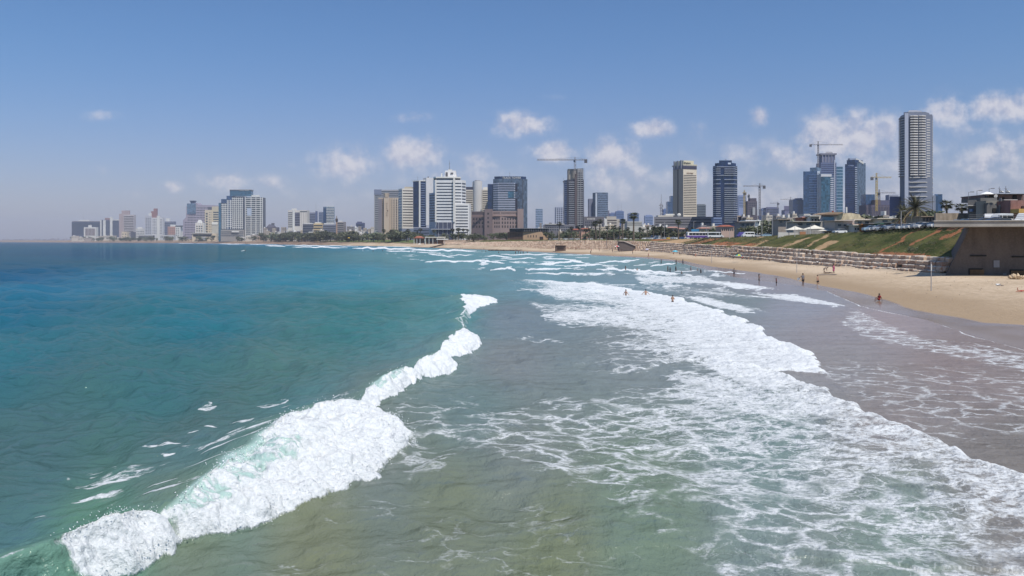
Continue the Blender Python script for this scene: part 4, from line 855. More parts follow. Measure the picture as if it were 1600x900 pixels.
b.mass([(1022,6),(1078,0),(1114,5),(1114,34),(1022,34)],338.5,None,wm(132,130,134)); b.bands((1024,5.8),(1078,0),341,353,3,.34,wm(62,62,70),u=(0,1)); b.bands((1078,0),(1112,4.8),341,350,2,.34,wm(62,62,70)); b.rect(1028,1052,336,338.5,wm(196,190,178),8,20,'roof_hut'); b.rect(1040,1054,333.6,336,WHITE,10,18,'roof_hut')
X_, Y_ = b.pt((1061,6)); mb = MB().blob((X_,Y_,b.z(335.6)),(2.3,.7,2.0),2); b.emit(mb,'satellite_dish',WHITE,smooth=True)
# ---- navy balcony tower
b = Bld('apartment_tower', 'navy blue glass tower with thin white balcony slabs around it', 1133, 850)
b.mass([(1114,4),(1120,0),(1147,0),(1152,5),(1152,32),(1114,32)],259,None,G_NAVY); b.mass([(1117,6),(1122,2),(1146,2),(1150,6),(1150,28),(1117,28)],254.4,259,G_NAVY,'top_storey'); b.mass([(1123.5,8),(1143.5,8),(1143.5,24),(1123.5,24)],249.4,254.4,G_NAVY,'roof_hut'); b.mast(1134,246.5,249.4,.25,12)
b.rect(1137.5,1142,253.8,256.6,wm(190,200,216),1.2,2.2,'sign_panel')
WB = wm(188,194,206)
for i in range(27):
    y = 260.5+i*3.32
    if i in (5,7,9): continue
    mb = MB(); za, zb = b.z(y+.55), b.z(y)
    if i in (0,4): mb.prism([b.pt(q) for q in ((1113.3,4),(1120,-1.4),(1147,-1.4),(1153,5),(1152,8),(1114,8))], za, zb)
    else:
        mb.prism([b.pt(q) for q in ((1113,5),(1119,-1.6),(1126,-1.6),(1126,1),(1115,8))], za, zb); mb.prism([b.pt(q) for q in ((1131.8,-1.6),(1147,-1.8),(1153.4,5),(1152,9),(1131.8,1))], za, zb)
    b.emit(mb,'balcony_slab',WB)
b.rect(1115,1128,340,None,wm(120,136,170),-9,0,'entrance_block'); b.bands((1115,-9),(1128,-9),342,353,3,.5,G_NAVY)
# ---- building site behind
b = Bld('unfinished_building', 'dark unfinished block with ragged top between two cranes', 1175, 1500)
b.rect(1161,1186,337,None,wm(82,74,84)); b.rect(1168,1183,314,None,wm(96,88,98),2,20); b.rect(1172,1182,309.5,314,wm(80,74,86),4,16,'top_storey'); b.grid((1169,2),(1183,2),316,336,5,6,.55,.5,G_DARK); b.rect(1176,1180,324,336,wm(170,170,172),-.5,2,'concrete_core'); b.bands((1161,0),(1186,0),338,343,2,.4,wm(120,110,120),'floor_slab',.8,(0,1))
crane(1187,1300,286.5,338,1196,1161,291.5,CG,'grey tower crane with a long jib right of the navy balcony tower'); crane(1163,1400,297,338,1166,1160.5,302,CY,'short yellow-topped crane seen end-on beside the ragged block'); crane(1170.2,1550,303,315,1171.5,1168.6,306,CG,'small crane seen end-on over the ragged unfinished block')
crane(1215.2,2100,315.5,326,1217.5,1203,318,CG,'distant thin crane over the purple-grey block'); crane(1235.4,2100,308,322,1241,1219,312,CG,'distant faint crane over the mushroom-topped block')
b = Bld('unfinished_building', 'distant unfinished block on stilts with a wider mushroom top', 1230, 2100); b.rect(1226,1235,328,None,wm(112,112,140)); b.mass([(1225,-1),(1236,-1),(1236,14),(1225,14)],321.8,328,wm(104,100,128),'top_storey')
b = Bld('office_building', 'dark navy block with stepped top at the foot of the glass towers', 1247, 1700); b.rect(1239,1256.5,312,None,G_NAVY); b.rect(1245,1254,309.5,312,wm(70,80,120),3,18,'roof_hut')
b = Bld('office_tower', 'blue glass tower with a white windowed edge, leftmost of the glass cluster', 1268, 1500)
b.corner(1255,1277,1282,6,14,267.5,None,G_BLUE); b.corner(1265.5,1277,1282.5,8,14,261.5,267.5,G_PALE,'top_storey'); b.rect(1277,1281.2,267.5,None,wm(196,204,216),-1,2,'white_edge'); b.grid((1277.4,-1.1),(1280.8,-1.1),269,338,2,18,.4,.45,G_NAVY); b.bands((1264,3),(1276.5,.2),271,338,17,.16,wm(96,120,160),'floor_band',.2,(0,1))
b = Bld('unfinished_tower', 'tall grey-blue unfinished tower with an open crown, tallest of the glass cluster', 1294, 1650)
b.rect(1282.5,1307,254,None,wm(98,108,140)); b.rect(1282,1307.4,239.5,242,wm(120,120,134),-1,22,'crown_slab'); b.rect(1284.5,1304,242,254,wm(110,116,142),1,18,'crown_storey'); b.cols((1282.5,0),(1307,0),242,254,5,.18,wm(150,150,164),'crown_column',.5)
b.bands((1283,0),(1307,0),256,328,24,.35,G_NAVY); b.mass([(1289,4),(1302,4),(1302,14),(1289,14)],236.8,239.5,GREY,'roof_drum',.7); b.rect(1307,1317,260,None,G_TEAL,6,24,'glass_wing'); b.bands((1307,6),(1317,6),262,330,14,.2,wm(150,170,190),'floor_band',.3,(0,1)); b.rect(1303.5,1305,250,332,wm(180,184,196),-1,1,'hoist_shaft')
crane(1278.4,1560,220.5,261.5,1265,1317,226.6,CG,'tall pale grey crane with long jib above the glass cluster')
b = Bld('office_tower', 'slim glass tower with a slanting white lattice edge in front of the unfinished one', 1290, 1450)
mb = MB(); Yv_ = b.Y; mb.slab([(wx(1283, Yv_), b.z(333)),(wx(1283, Yv_), b.z(271.5)),(wx(1300.3, Yv_), b.z(271.5)),(wx(1294.5, Yv_), b.z(333))], Yv_, Yv_+18); b.emit(mb,'wall',G_TEAL)
mb = MB(); mb.slab([(wx(1294.5, Yv_), b.z(333)),(wx(1300.3, Yv_), b.z(275)),(wx(1302.5, Yv_), b.z(275)),(wx(1302.5, Yv_), b.z(333))], Yv_-.6, Yv_+16); b.emit(mb,'lattice_wall',wm(92,110,140))
b.bands((1297.5,-.8),(1302.5,-.8),277,333,17,.4,wm(206,210,218),'lattice_band',.2,(0,1)); b.rect(1283,1299.5,272,276,wm(206,206,210),-.5,2,'top_band')
b = Bld('office_tower', 'dark blue two-sided glass tower with a white rooftop fin, right of the cluster', 1336, 1350)
b.corner(1320.3,1338.7,1352.5,6,12,256,None,G_NAVY); b.corner(1323,1336,1348,8,12,249.5,256,G_NAVY,'top_storey'); b.corner(1338.5,1338.9,1352.6,8,12,254,None,BT,'right_wall'); b.rect(1327.5,1336,246.3,249.5,wm(150,160,180),9,16,'roof_hut')
mb = MB(); mb.slab([(wx(1337, 1356), b.z(249)),(wx(1349.5, 1356), b.z(256)),(wx(1349.5, 1356), b.z(252.5)),(wx(1338, 1356), b.z(246.5))], 1356, 1360); b.emit(mb,'roof_fin',WHITE)
b.bands((1336,.8),(1339,0),260,340,24,.4,wm(196,204,218),'balcony',1.0,(0,1)); b.bands((1321,5.8),(1336,.9),260,338,24,.14,wm(60,74,120),'floor_band',.2,(0,1)); b.text('TOWER',1325,1334,259.6,2.4,wm(160,172,200),d=1.5)
b = Bld('unfinished_building', 'brownish scaffolded concrete block under the yellow crane', 1380, 1250)
b.rect(1353,1403,320,None,wm(86,80,98)); b.rect(1353,1367,303,None,G_BLUE,12,30,'blue_wing'); b.rect(1367,1376,312,None,wm(106,92,92),1,18,'stair_core'); b.rect(1375,1405,312.5,None,wm(92,92,116),8,26,'rear_block'); b.rect(1389,1404,303.5,312,wm(150,154,168),12,24,'roof_hut')
b.bands((1353,0),(1403,0),322,344,7,.3,wm(120,112,124),'floor_slab',.8,(0,1)); b.cols((1353,0),(1403,0),321,344,12,.12,wm(120,108,112),'prop',.7)
crane(1369.6,1240,270.5,330,1360.5,1393,278,CY,'yellow tower crane standing in the brownish building site'); crane(1373.8,1300,296,318,1371,1399,302,CG,'low grey crane jib crossing the roofs right of the yellow crane')
# ---- tallest tower
b = Bld('apartment_tower', 'tallest tower, grey with curved balcony slabs on every floor and a pale vertical pier', 1431, 700)
foot = [(1406,14),(1409,4),(1414,0),(1420,-1)]+[(1424+i*5.4,-1.5*math.sin(i/6*math.pi)-.5) for i in range(7)]+[(1457.5,10),(1455,30),(1409,30)]
b.mass(foot,179,None,wm(118,124,140)); b.mass([(1412,3),(1419,1),(1446,1),(1452,8),(1450,26),(1412,26)],174.5,179,wm(120,126,140),'top_storey'); b.mass([(1418,5),(1432,4),(1442,8),(1440,20),(1419,20)],170.5,174.5,wm(140,144,154),'roof_drum',.8)
b.mass([(1413.6,-2.2),(1419.4,-2.6),(1419.4,4),(1413.6,4)],177.5,None,wm(172,178,194),'pier')
def slabs(pts, y0, dy, n, m, name='balcony_slab', th=.5):
    mb = MB().prism([b.pt(q) for q in pts], b.z(y0+th*dy), b.z(y0)); st = b.z(y0)-b.z(y0+dy)
    b.rep(mb, name, m, [(0,0,-st*i) for i in range(1, n)])
LB = wm(206,202,198)
slabs([(1403.6,15),(1406.5,3),(1413,-1.2),(1413,6),(1407,16)],182,3.98,24,wm(186,188,196),th=.30)
slabs([(1421.4,1),(1422.4,-2.8),(1428,-3.6),(1434.6,-2.6),(1434.6,1)],181,3.98,24,LB,th=.40); slabs([(1435.4,1),(1436,-3),(1441,-3.8),(1446.6,-2.4),(1446.6,1)],181,3.98,24,LB,th=.40); slabs([(1447.2,1),(1448,-1.6),(1453,-1.4),(1457,4),(1458,12),(1453,12)],187,3.98,23,LB,th=.40)
slabs([(1420.5,1),(1421.4,-2.2),(1434,-2.8),(1447,-2.4),(1457.5,3),(1458.4,12),(1453,12)],277,7.4,6,LB,'floor_slab',.14)
b.grid((1422,-.9),(1446,-.9),182,277,6,4,.05,.9,GREY,'fin',1.6)
b.mass([(1460,4),(1472.5,4),(1472.5,22),(1460,22)],303,None,G_BLUE,'blue_wing'); b.mass([(1458,2),(1462,2),(1462,20),(1458,20)],305,None,wm(128,134,150),'link_block'); b.mass([(1390,10),(1406,10),(1406,26),(1390,26)],306,None,wm(84,94,130),'blue_wing')
# ================================================================ STONE TERRACES
m, t = newmat('terrace_stone')
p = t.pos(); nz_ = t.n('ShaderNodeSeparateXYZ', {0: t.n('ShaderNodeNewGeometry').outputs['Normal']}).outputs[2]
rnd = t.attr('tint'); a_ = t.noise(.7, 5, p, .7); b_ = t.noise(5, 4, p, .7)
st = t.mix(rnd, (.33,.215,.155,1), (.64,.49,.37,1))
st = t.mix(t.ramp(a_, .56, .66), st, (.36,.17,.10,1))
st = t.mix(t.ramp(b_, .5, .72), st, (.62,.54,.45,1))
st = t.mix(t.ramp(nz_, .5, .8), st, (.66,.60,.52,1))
t.set(Base_Color=st, Roughness=.9, Specular_IOR_Level=.15, Normal=t.bump(b_, .8, .12))
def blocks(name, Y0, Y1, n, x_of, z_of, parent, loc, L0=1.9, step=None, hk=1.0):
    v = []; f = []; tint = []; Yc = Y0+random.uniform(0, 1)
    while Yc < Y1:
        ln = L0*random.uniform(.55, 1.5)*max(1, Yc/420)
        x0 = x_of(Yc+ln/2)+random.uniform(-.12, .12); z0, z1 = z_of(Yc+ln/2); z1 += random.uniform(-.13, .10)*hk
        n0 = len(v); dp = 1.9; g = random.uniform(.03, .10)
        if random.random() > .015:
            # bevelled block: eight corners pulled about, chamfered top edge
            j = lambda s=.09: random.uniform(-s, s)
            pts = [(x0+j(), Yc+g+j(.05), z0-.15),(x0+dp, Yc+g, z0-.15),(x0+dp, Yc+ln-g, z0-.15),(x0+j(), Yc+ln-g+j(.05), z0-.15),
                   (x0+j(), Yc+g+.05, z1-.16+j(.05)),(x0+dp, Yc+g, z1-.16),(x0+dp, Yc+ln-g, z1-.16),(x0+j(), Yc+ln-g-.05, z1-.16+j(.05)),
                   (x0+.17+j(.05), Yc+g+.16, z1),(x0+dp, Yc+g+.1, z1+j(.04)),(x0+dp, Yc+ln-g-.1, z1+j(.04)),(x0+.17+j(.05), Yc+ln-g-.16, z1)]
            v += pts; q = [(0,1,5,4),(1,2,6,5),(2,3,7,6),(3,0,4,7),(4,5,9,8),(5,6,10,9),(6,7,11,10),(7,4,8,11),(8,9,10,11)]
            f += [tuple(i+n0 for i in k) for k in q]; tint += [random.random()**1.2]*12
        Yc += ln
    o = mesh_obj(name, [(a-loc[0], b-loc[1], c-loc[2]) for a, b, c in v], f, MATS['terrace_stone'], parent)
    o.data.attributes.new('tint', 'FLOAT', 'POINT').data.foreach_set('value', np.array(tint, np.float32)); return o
def terrace_wall(Y0, Y1, n, label, L0=1.9):
    loc = (tb1(T3, Y0), Y0, 1.4); e = empty('terrace_wall', loc, label=label, cat='stone wall')
    for i in range(n):
        def xo(Y, i=i):
            return tb1(T3, Y)+.3+i*(tb1(W34, Y)/n)*.98+.35*math.sin(Y*.05+i)+(vnoise(np.array([Y/9.]), np.array([i*3.]), 2)[0]-.5)*.9
        def zo(Y, i=i):
            a, b_ = tb1(Z3, Y), tb1(Z4, Y)+.25; k = (vnoise(np.array([Y/16.]), np.array([0.]), 7)[0]-.5)*.35
            return a+(b_-a)*i/n+k, a+(b_-a)*(i+1)/n+k
        blocks('course', Y0, Y1, n, xo, zo, e, loc, L0)
    # packed rubble and sand behind the courses
    v = []; f = []; Ys = np.arange(Y0, Y1+3, 3.)
    for Yq in Ys:
        x3 = tb1(T3, Yq); w = tb1(W34, Yq); z3, z4 = tb1(Z3, Yq), tb1(Z4, Yq)
        for k in range(n+1):
            xx = x3+.55+k*w/n*.98; zz = z3+(z4-z3)*k/n
            v += [(xx, Yq, zz-.2), (xx+w/n*.9, Yq, zz-.05)]
    nc = 2*(n+1)
    f = [(i*nc+j, i*nc+j+1, (i+1)*nc+j+1, (i+1)*nc+j) for i in range(len(Ys)-1) for j in range(nc-1)]
    mesh_obj('rubble_fill', [(a-loc[0], b-loc[1], c-loc[2]) for a, b, c in v], f, mat('rubble', (.40,.30,.21,1), .95, .3, 1.2), e)
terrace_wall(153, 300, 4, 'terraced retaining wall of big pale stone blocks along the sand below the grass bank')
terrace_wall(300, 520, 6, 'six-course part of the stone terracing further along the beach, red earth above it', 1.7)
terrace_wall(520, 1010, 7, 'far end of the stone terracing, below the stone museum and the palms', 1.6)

# ================================================================ CONCRETE ABUTMENT AND DECK, right edge
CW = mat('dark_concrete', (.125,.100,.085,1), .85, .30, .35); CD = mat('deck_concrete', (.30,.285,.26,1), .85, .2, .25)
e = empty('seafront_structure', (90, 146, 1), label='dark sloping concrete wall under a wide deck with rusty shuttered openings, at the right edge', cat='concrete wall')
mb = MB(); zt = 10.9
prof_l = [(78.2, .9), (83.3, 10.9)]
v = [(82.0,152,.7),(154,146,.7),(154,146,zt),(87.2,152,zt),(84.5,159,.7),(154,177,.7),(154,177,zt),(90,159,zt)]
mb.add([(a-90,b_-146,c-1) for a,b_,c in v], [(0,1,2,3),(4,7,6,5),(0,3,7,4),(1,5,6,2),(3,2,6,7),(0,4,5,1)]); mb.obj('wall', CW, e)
def onwall(x, dn=.0):  # y of the wall face at X
    return 152-(x-82.0)*6/72-dn
def wallbox(name, xa, xb, ya, yb, m, d0=.05, d1=-.5):
    X0, X1 = wx(xa, 150.5), wx(xb, 150.5); z0, z1 = wz(yb, 150.5), wz(ya, 150.5)
    mb = MB(); Ym = onwall((X0+X1)/2); mb.box(X0-90, X1-90, Ym-d0-146-.02, Ym-d1-146, z0-1, z1-1); return mb.obj(name, m, e)
RU = mat('rusty_shutter', (.16,.085,.035,1), .85, .4, .8)
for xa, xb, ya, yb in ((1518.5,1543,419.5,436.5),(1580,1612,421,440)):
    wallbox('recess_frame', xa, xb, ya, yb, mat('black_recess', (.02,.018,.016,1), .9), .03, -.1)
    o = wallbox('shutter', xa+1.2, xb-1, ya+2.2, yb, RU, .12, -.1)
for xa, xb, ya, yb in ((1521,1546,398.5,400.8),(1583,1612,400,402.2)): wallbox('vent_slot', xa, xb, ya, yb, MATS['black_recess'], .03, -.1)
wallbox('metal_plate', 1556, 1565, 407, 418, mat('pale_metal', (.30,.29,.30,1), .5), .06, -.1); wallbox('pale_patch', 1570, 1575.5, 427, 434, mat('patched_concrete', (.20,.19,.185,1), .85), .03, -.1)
e2 = empty('deck', (90, 147, 10.6), label='wide grey concrete promenade deck jutting over the sloping wall at the right edge', cat='promenade deck')
mb = MB(); X0 = wx(1457, 147)
v = [(X0-90,-0.5,0),(70,-16,0),(70,40,0),(X0+9-90,9,0)]
mb.add([(a,b_,z) for z in (0,.98) for a,b_,_ in v], [(0,3,2,1),(4,5,6,7),(0,1,5,4),(1,2,6,5),(2,3,7,6),(3,0,4,7)]); mb.obj('slab', CD, e2)
mb = MB(); mb.add([(a,b_,z) for z in (.985,1.16) for a,b_ in ((X0-90-.1,-.7),(70,-16.2),(70,-15.7),(X0-90-.1,-.2))], [(0,3,2,1),(4,5,6,7),(0,1,5,4),(1,2,6,5),(2,3,7,6),(3,0,4,7)]); mb.obj('kerb', mat('pale_kerb', (.36,.34,.31,1), .8), e2)
mb = MB()
for i in range(24):
    a = X0-90+6+i*2.4; b_ = -.2-(a+90-X0)*15.5/(160-X0)
    mb.tube((a,b_,1.1),(a,b_,2.15),.035,k=5)
a0, a1 = X0-84, X0-84+23*2.4
for h_ in (1.45,1.8,2.15): mb.tube((a0,-.2-(a0+90-X0)*15.5/(160-X0),h_),(a1,-.2-(a1+90-X0)*15.5/(160-X0),h_),.03,k=5)
mb.obj('railing', mat('dark_rail', (.05,.05,.055,1), .5), e2)

# ================================================================ TREES AND PALMS
def leafmat(name, lo, hi):
    m, t = newmat(name); r = t.n('ShaderNodeNewGeometry').outputs['Random Per Island']
    oi = t.n('ShaderNodeObjectInfo').outputs['Random']
    c = t.mix(r, lo+(1,), hi+(1,)); c = t.n('ShaderNodeHueSaturation', {'Color': c, 'Value': t.m('MULTIPLY_ADD', oi, .5, .75), 'Hue': t.m('MULTIPLY_ADD', oi, .04, .48)}).outputs[0]
    t.set(Base_Color=c, Roughness=.7, Specular_IOR_Level=.25); return m
LEAF = leafmat('foliage', (.055,.068,.038), (.19,.20,.12)); PALM = leafmat('palm_frond', (.032,.040,.022), (.10,.105,.055)); DATE = leafmat('date_frond', (.06,.07,.03), (.20,.19,.10)); DEAD = leafmat('dead_frond', (.12,.08,.05), (.24,.17,.10))
LIT = leafmat('light_foliage', (.05,.08,.015), (.14,.19,.04)); BARK = mat('bark', (.13,.10,.075,1), .95, .3, 2)
def crown_mesh(name, rx, rz, zc, n, m, parent, seed, lobes=7, leaf=.34):
    r = random.Random(seed); L_ = [(r.uniform(-.6,.6)*rx, r.uniform(-.6,.6)*rx, zc+r.uniform(-.5,.55)*rz, r.uniform(.38,.62)) for _ in range(lobes)]
    mb = MB()
    for i in range(n):
        cx, cy, cz, s = L_[i % lobes]; d = Vector((r.gauss(0,1), r.gauss(0,1), r.gauss(0,1))).normalized()*(r.random()**.4)
        c = Vector((cx+d.x*rx*s, cy+d.y*rx*s, cz+d.z*rz*s*1.05)); u = Vector((r.gauss(0,1), r.gauss(0,1), r.gauss(0,.6))).normalized(); w = u.orthogonal().normalized(); w = (w*r.uniform(.3,1)+u.cross(w)*r.uniform(-1,1)).normalized()
        k = leaf*r.uniform(.6,1.5)*rx/3
        mb.add([c-u*k, c+w*k*.7, c+u*k, c-w*k*.5], [(0,1,2,3)])
    return mb.obj(name, m, parent)
def tree_proto(seed, rx, rz, th, m, n=420, name='tree'):
    e = empty(name, (0,-50,-30)); r = random.Random(seed)
    mb = MB(); mb.tube((0,0,-.6),(.1,0,th*.55),.26,.2); mb.tube((.1,0,th*.55),(0,.1,th+rz*.3),.2,.12)
    for i in range(5):
        a = i*1.26+r.random(); mb.tube((.08,0,th*(.5+.08*i)),(math.cos(a)*rx*.55,math.sin(a)*rx*.55,th+rz*(.0+.2*r.random())),.12,.04,6)
    t_ = mb.obj('trunk', BARK, e); c_ = crown_mesh('crown', rx, rz, th+rz*.55, n, m, e, seed); reg(t_, c_); return e
def fan_palm(seed, h, m=PALM):
    e = empty('palm_tree', (0,-50,-30)); r = random.Random(seed); mb = MB()
    lean = r.uniform(-.5,.5); pts = [(lean*(k/5)**2, 0, -.5+h*k/5) for k in range(6)]
    for k in range(5): mb.tube(pts[k], pts[k+1], .34-.035*k, .34-.035*(k+1), 8)
    t_ = mb.obj('trunk', BARK, e); mb = MB(); top = Vector(pts[-1])
    for i in range(46):
        a = r.uniform(0, 6.28); el_ = r.uniform(-.9, 1.35); L_ = r.uniform(1.3, 1.9)*(1.0 if el_ > -.2 else .8)
        d = Vector((math.cos(a)*math.cos(el_), math.sin(a)*math.cos(el_), math.sin(el_))); s_ = d.cross(Vector((0,0,1))).normalized(); nrm = s_.cross(d)
        base = top+d*.5*r.random(); hub = base+d*L_*.45
        for q in range(7):
            an = (q-3)*.42; dd = (d*math.cos(an)+s_*math.sin(an)); tip = hub+dd*L_*.75-Vector((0,0,.35+.3*abs(an)))
            sd = (s_*math.cos(an)-d*math.sin(an))*.13
            mb.add([hub-sd, hub+sd, tip], [(0,1,2)])
        mb.add([base-s_*.03, base+s_*.03, hub+s_*.03, hub-s_*.03], [(0,1,2,3)])
    c_ = mb.obj('crown', m, e)
    mb = MB()
    for i in range(30):
        a = r.uniform(0, 6.28); z0 = r.uniform(-.2,-1.6); mb.add([top+Vector((math.cos(a)*.25,math.sin(a)*.25,z0)), top+Vector((math.cos(a+.5)*.25,math.sin(a+.5)*.25,z0)), top+Vector((math.cos(a+.2)*r.uniform(.5,.8),math.sin(a+.2)*.7,z0-1.3))], [(0,1,2)])
    s2 = mb.obj('dead_skirt', DEAD, e); reg(t_, c_, s2); return e
def date_palm(seed, h, R0):
    e = empty('date_palm', (0,-50,-30)); r = random.Random(seed)
    mb = MB()
    for k in range(6): mb.tube((0,0,-.5+h*k/6),(0,0,-.5+h*(k+1)/6+.05),.42+.03*(k%2),.38,9)
    t_ = mb.obj('trunk', BARK, e); mb = MB(); md = MB()
    for i in range(90):
        a = r.uniform(0, 6.28); el_ = r.uniform(-.55, 1.35); L_ = R0*r.uniform(.8, 1.1); B_ = mb if el_ > -.15 else md
        p0 = Vector((0,0,h)); d = Vector((math.cos(a)*math.cos(el_), math.sin(a)*math.cos(el_), math.sin(el_))); pr = p0; s_ = Vector((-math.sin(a), math.cos(a), 0))
        for k in range(1, 9):
            u = k/8; q = p0+d*L_*u-Vector((0,0,1))*L_*.55*u*u*math.cos(el_*.7)
            B_.add([pr-s_*.035, pr+s_*.035, q+s_*.03, q-s_*.03], [(0,1,2,3)])
            for sg in (-1, 1):
                for jj_ in range(3):
                    c0 = pr+(q-pr)*(jj_/3); ll = .62*math.sin(math.pi*min(.97,u*.85+.12)); tip = c0+s_*sg*ll*.8+(q-pr).normalized()*ll*.6-Vector((0,0,ll*.35)); B_.add([c0, c0+(q-pr)*.22, tip], [(0,1,2)])
            pr = q
    c_ = mb.obj('crown', DATE, e); d_ = md.obj('dead_fronds', DEAD, e); reg(t_, c_, d_); return e
TP = [tree_proto(1, 4.2, 3.4, 2.6, LEAF), tree_proto(2, 3.4, 3.8, 3.0, LEAF), tree_proto(3, 5.2, 3.0, 2.4, LEAF, 560), tree_proto(4, 3.0, 2.2, 1.0, LEAF, 300)]
PP = [fan_palm(11, 12), fan_palm(12, 14), fan_palm(13, 10)]
TH = [7.6, 8.6, 7.0, 4.4]; PH = [14.0, 16.0, 12.0]
GREEN = []   # (object, x, kind, zone)
def plant(protos, hs_, x, yt, Y, kind, zone, base=None, k=None, wide=1.0):
    while Y > 600 and wx(x, Y) < tb1(T3, Y)+14 and Y < 9000: Y *= 1.015
    k = random.randrange(len(protos)) if k is None else k; X = wx(x, Y); zg = float(ground(X, Y)) if base is None else base
    s = (wz(yt, Y)-zg)/hs_[k]; o = copy_tree(protos[k], (X, Y, zg-.1), random.uniform(0, 6.28), (s*wide, s*wide, s)); GREEN.append((o, x, kind, zone)); return o
Zs = [('below the pink and brown-finned hotels',100,285),('below the white-grid hotel',285,412),('below the white balconied hotel',412,510),('around and right of the minaret',510,580),('in front of the prow hotel',580,645),('in front of the big white hotel',645,736),('in front of the brown stone hotel',736,800),('right of the stone museum',800,880),('below the unfinished crane tower',880,925),('below the grey and blue glass tower',925,975),('around the tallest palm',975,1030),('below the long grey hall',1030,1112),('below the navy balcony tower',1112,1160),('left of the market tents',1160,1240),('behind the market sheds',1240,1400),('behind the parked cars',1400,1520)]
def zone(x):
    for n_, a, b_ in Zs:
        if a <= x < b_: return n_
    return 'on the far shore'
rt = random.Random(4)
for (x0, x1, n, ya, yb, Y0, Y1) in [(112,285,20,368.5,372,2850,3200),(285,420,12,367,371,2150,2400),(412,475,16,362,368,1650,2000),(470,545,22,360,368,1450,1750),(540,588,14,362,368,1350,1600),(586,650,20,358,366,1180,1300),(645,740,22,361,369,1060,1130),(736,800,22,361,369,900,960),(855,900,10,360,367,760,900),(880,935,16,356,366,700,850),(930,985,20,354,366,640,800),(980,1045,22,352,366,600,760),(1040,1115,18,352,366,560,720),(1100,1160,6,352,362,480,640)]:
    for i in range(n):
        if x0 >= 586 and rt.random() < .22: continue
        x = x0+(x1-x0)*(i+rt.random())/n; plant(TP, TH, x, rt.uniform(ya, yb)+(1.5 if x0 > 630 else 0), rt.uniform(Y0, Y1), 'tree', zone(x), wide=rt.uniform(1.0, 1.5))
for (x, yt, Y) in [(600,356,1250),(612,357,1240),(638,356,1180),(657,355,1150),(678,357,1100),(707,355,1090),(716,354,1085),(724,356,1080),(731,357,1080),(842,361,850),(874,345,700),(893,352,690),(889,356,700),(905,352,680),(915,355,670),(921,354,665),(931,342,640),(937,340,620),(949,351,640),(959,350,600),(973,339,560),(981,353,590),(990,328,520),(1000,354,580),(1012,352,560),(1021,350,560),(1033,352,540),(1060,340,470),(1046,356,540),(1073,354,520),(1082,353,500),(862,360,800),(880,360,760),(968,352,600),(1005,356,600),(1150,352,470),(1157,354,430)]:
    plant(PP, PH, x, yt, Y, 'palm', zone(x), wide=1.5)
for (x, yt, Y) in [(1160,352,400),(1172,350,380),(1183,352,420),(1205,343,480),(1216,345,470),(1232,340,460),(1239,342,480),(1358,336,360),(1366,338,350),(1392,340,330),(1440,335,300),(1452,330,300),(1462,332,310),(1443,328,330),(1413,340,310)]:
    plant([TP[0], TP[1], TP[2]] if x < 1435 else [LP_ for LP_ in TP[:3]], TH, x, yt, Y, 'tree', zone(x), wide=1.3)
dp = [date_palm(31, 6.4, 6.6), date_palm(32, 5.0, 5.2)]
bu = crown_mesh('bush', 1.3, .8, .5, 260, LEAF, None, 77); bu.location = (wx(1428,160), 160, 5.9); tag(bu, 'dark round bush alone low on the grass bank near the concrete wall', 'bush')
mb = MB(); rw = random.Random(15)
for i in range(420):
    Yq = rw.uniform(70, 420); x3_ = tb1(T3, Yq) if Yq > 153 else 84-(153-Yq)*.2; Xq = x3_-abs(rw.gauss(0, 5)) if rw.random() < .6 else tb1(T2, Yq)+4+rw.random()*(x3_-tb1(T2, Yq)-4)
    r_ = rw.uniform(.03, .09); mb.blob((Xq, Yq, float(ground(Xq, Yq))+.12), (r_, r_*1.3, r_*.6), 1, .25)
tag(mb.obj('beach_stones', mat('loose_stone', (.34,.27,.21,1), .9, .3, 1)), 'small stones and scraps scattered on the sand', 'stones', kind='stuff')
mb = MB(); rw = random.Random(12)
for i in range(1500):
    Yq = rw.uniform(154, 420); x4_ = tb1(T3, Yq)+tb1(W34, Yq); Xq = x4_+tb1(W45, Yq)*rw.random()**.8; zq = float(ground(Xq, Yq))+.1
    if vnoise(np.array([Xq/4]), np.array([Yq/9]), 5)[0] < .5: continue
    for j in range(9):
        a = rw.uniform(0, 6.28); q = rw.uniform(.1, .5); c0 = Vector((Xq+rw.gauss(0,.22), Yq+rw.gauss(0,.3), zq)); mb.add([c0, c0+Vector((.12,.05,.0)), c0+Vector((math.cos(a)*q*.7, math.sin(a)*q*.7, q*.8))], [(0,1,2)])
tag(mb.obj('bank_weeds', LEAF), 'scattered weeds and tufts on the grass bank', 'weeds', kind='stuff')
o = copy_tree(dp[0], (wx(1431,212), 212, 10.4), 0, 1.0, label='big shaggy date palm with drooping fronds behind the parked cars', cat='palm tree')
o = copy_tree(dp[1], (wx(1413,222), 222, 10.3), 1, .95, label='smaller dusty date palm left of the big shaggy one', cat='palm tree')
for x, yt, Y, lab in [(1479.5,307,230,'dark round-headed palm between the blue wing and the concrete house'),(1503,313,215,'dark round-headed palm next to the grey concrete house, right of the other one')]:
    o = plant(PP, PH, x, yt, Y, 'x', '', k=2); GREEN.pop(); tag(o, lab, 'palm tree'); z_ = o.scale.z; o.scale = (z_*.1+1.15,)*2+(z_,)
ORD = 'first second third fourth fifth sixth seventh eighth ninth tenth eleventh twelfth thirteenth fourteenth fifteenth sixteenth seventeenth eighteenth nineteenth twentieth'.split()
ORD += ['twenty-'+w for w in ORD[:9]]+['thirtieth']+['thirty-'+w for w in ORD[:9]]+['fortieth']+['forty-'+w for w in ORD[:9]]
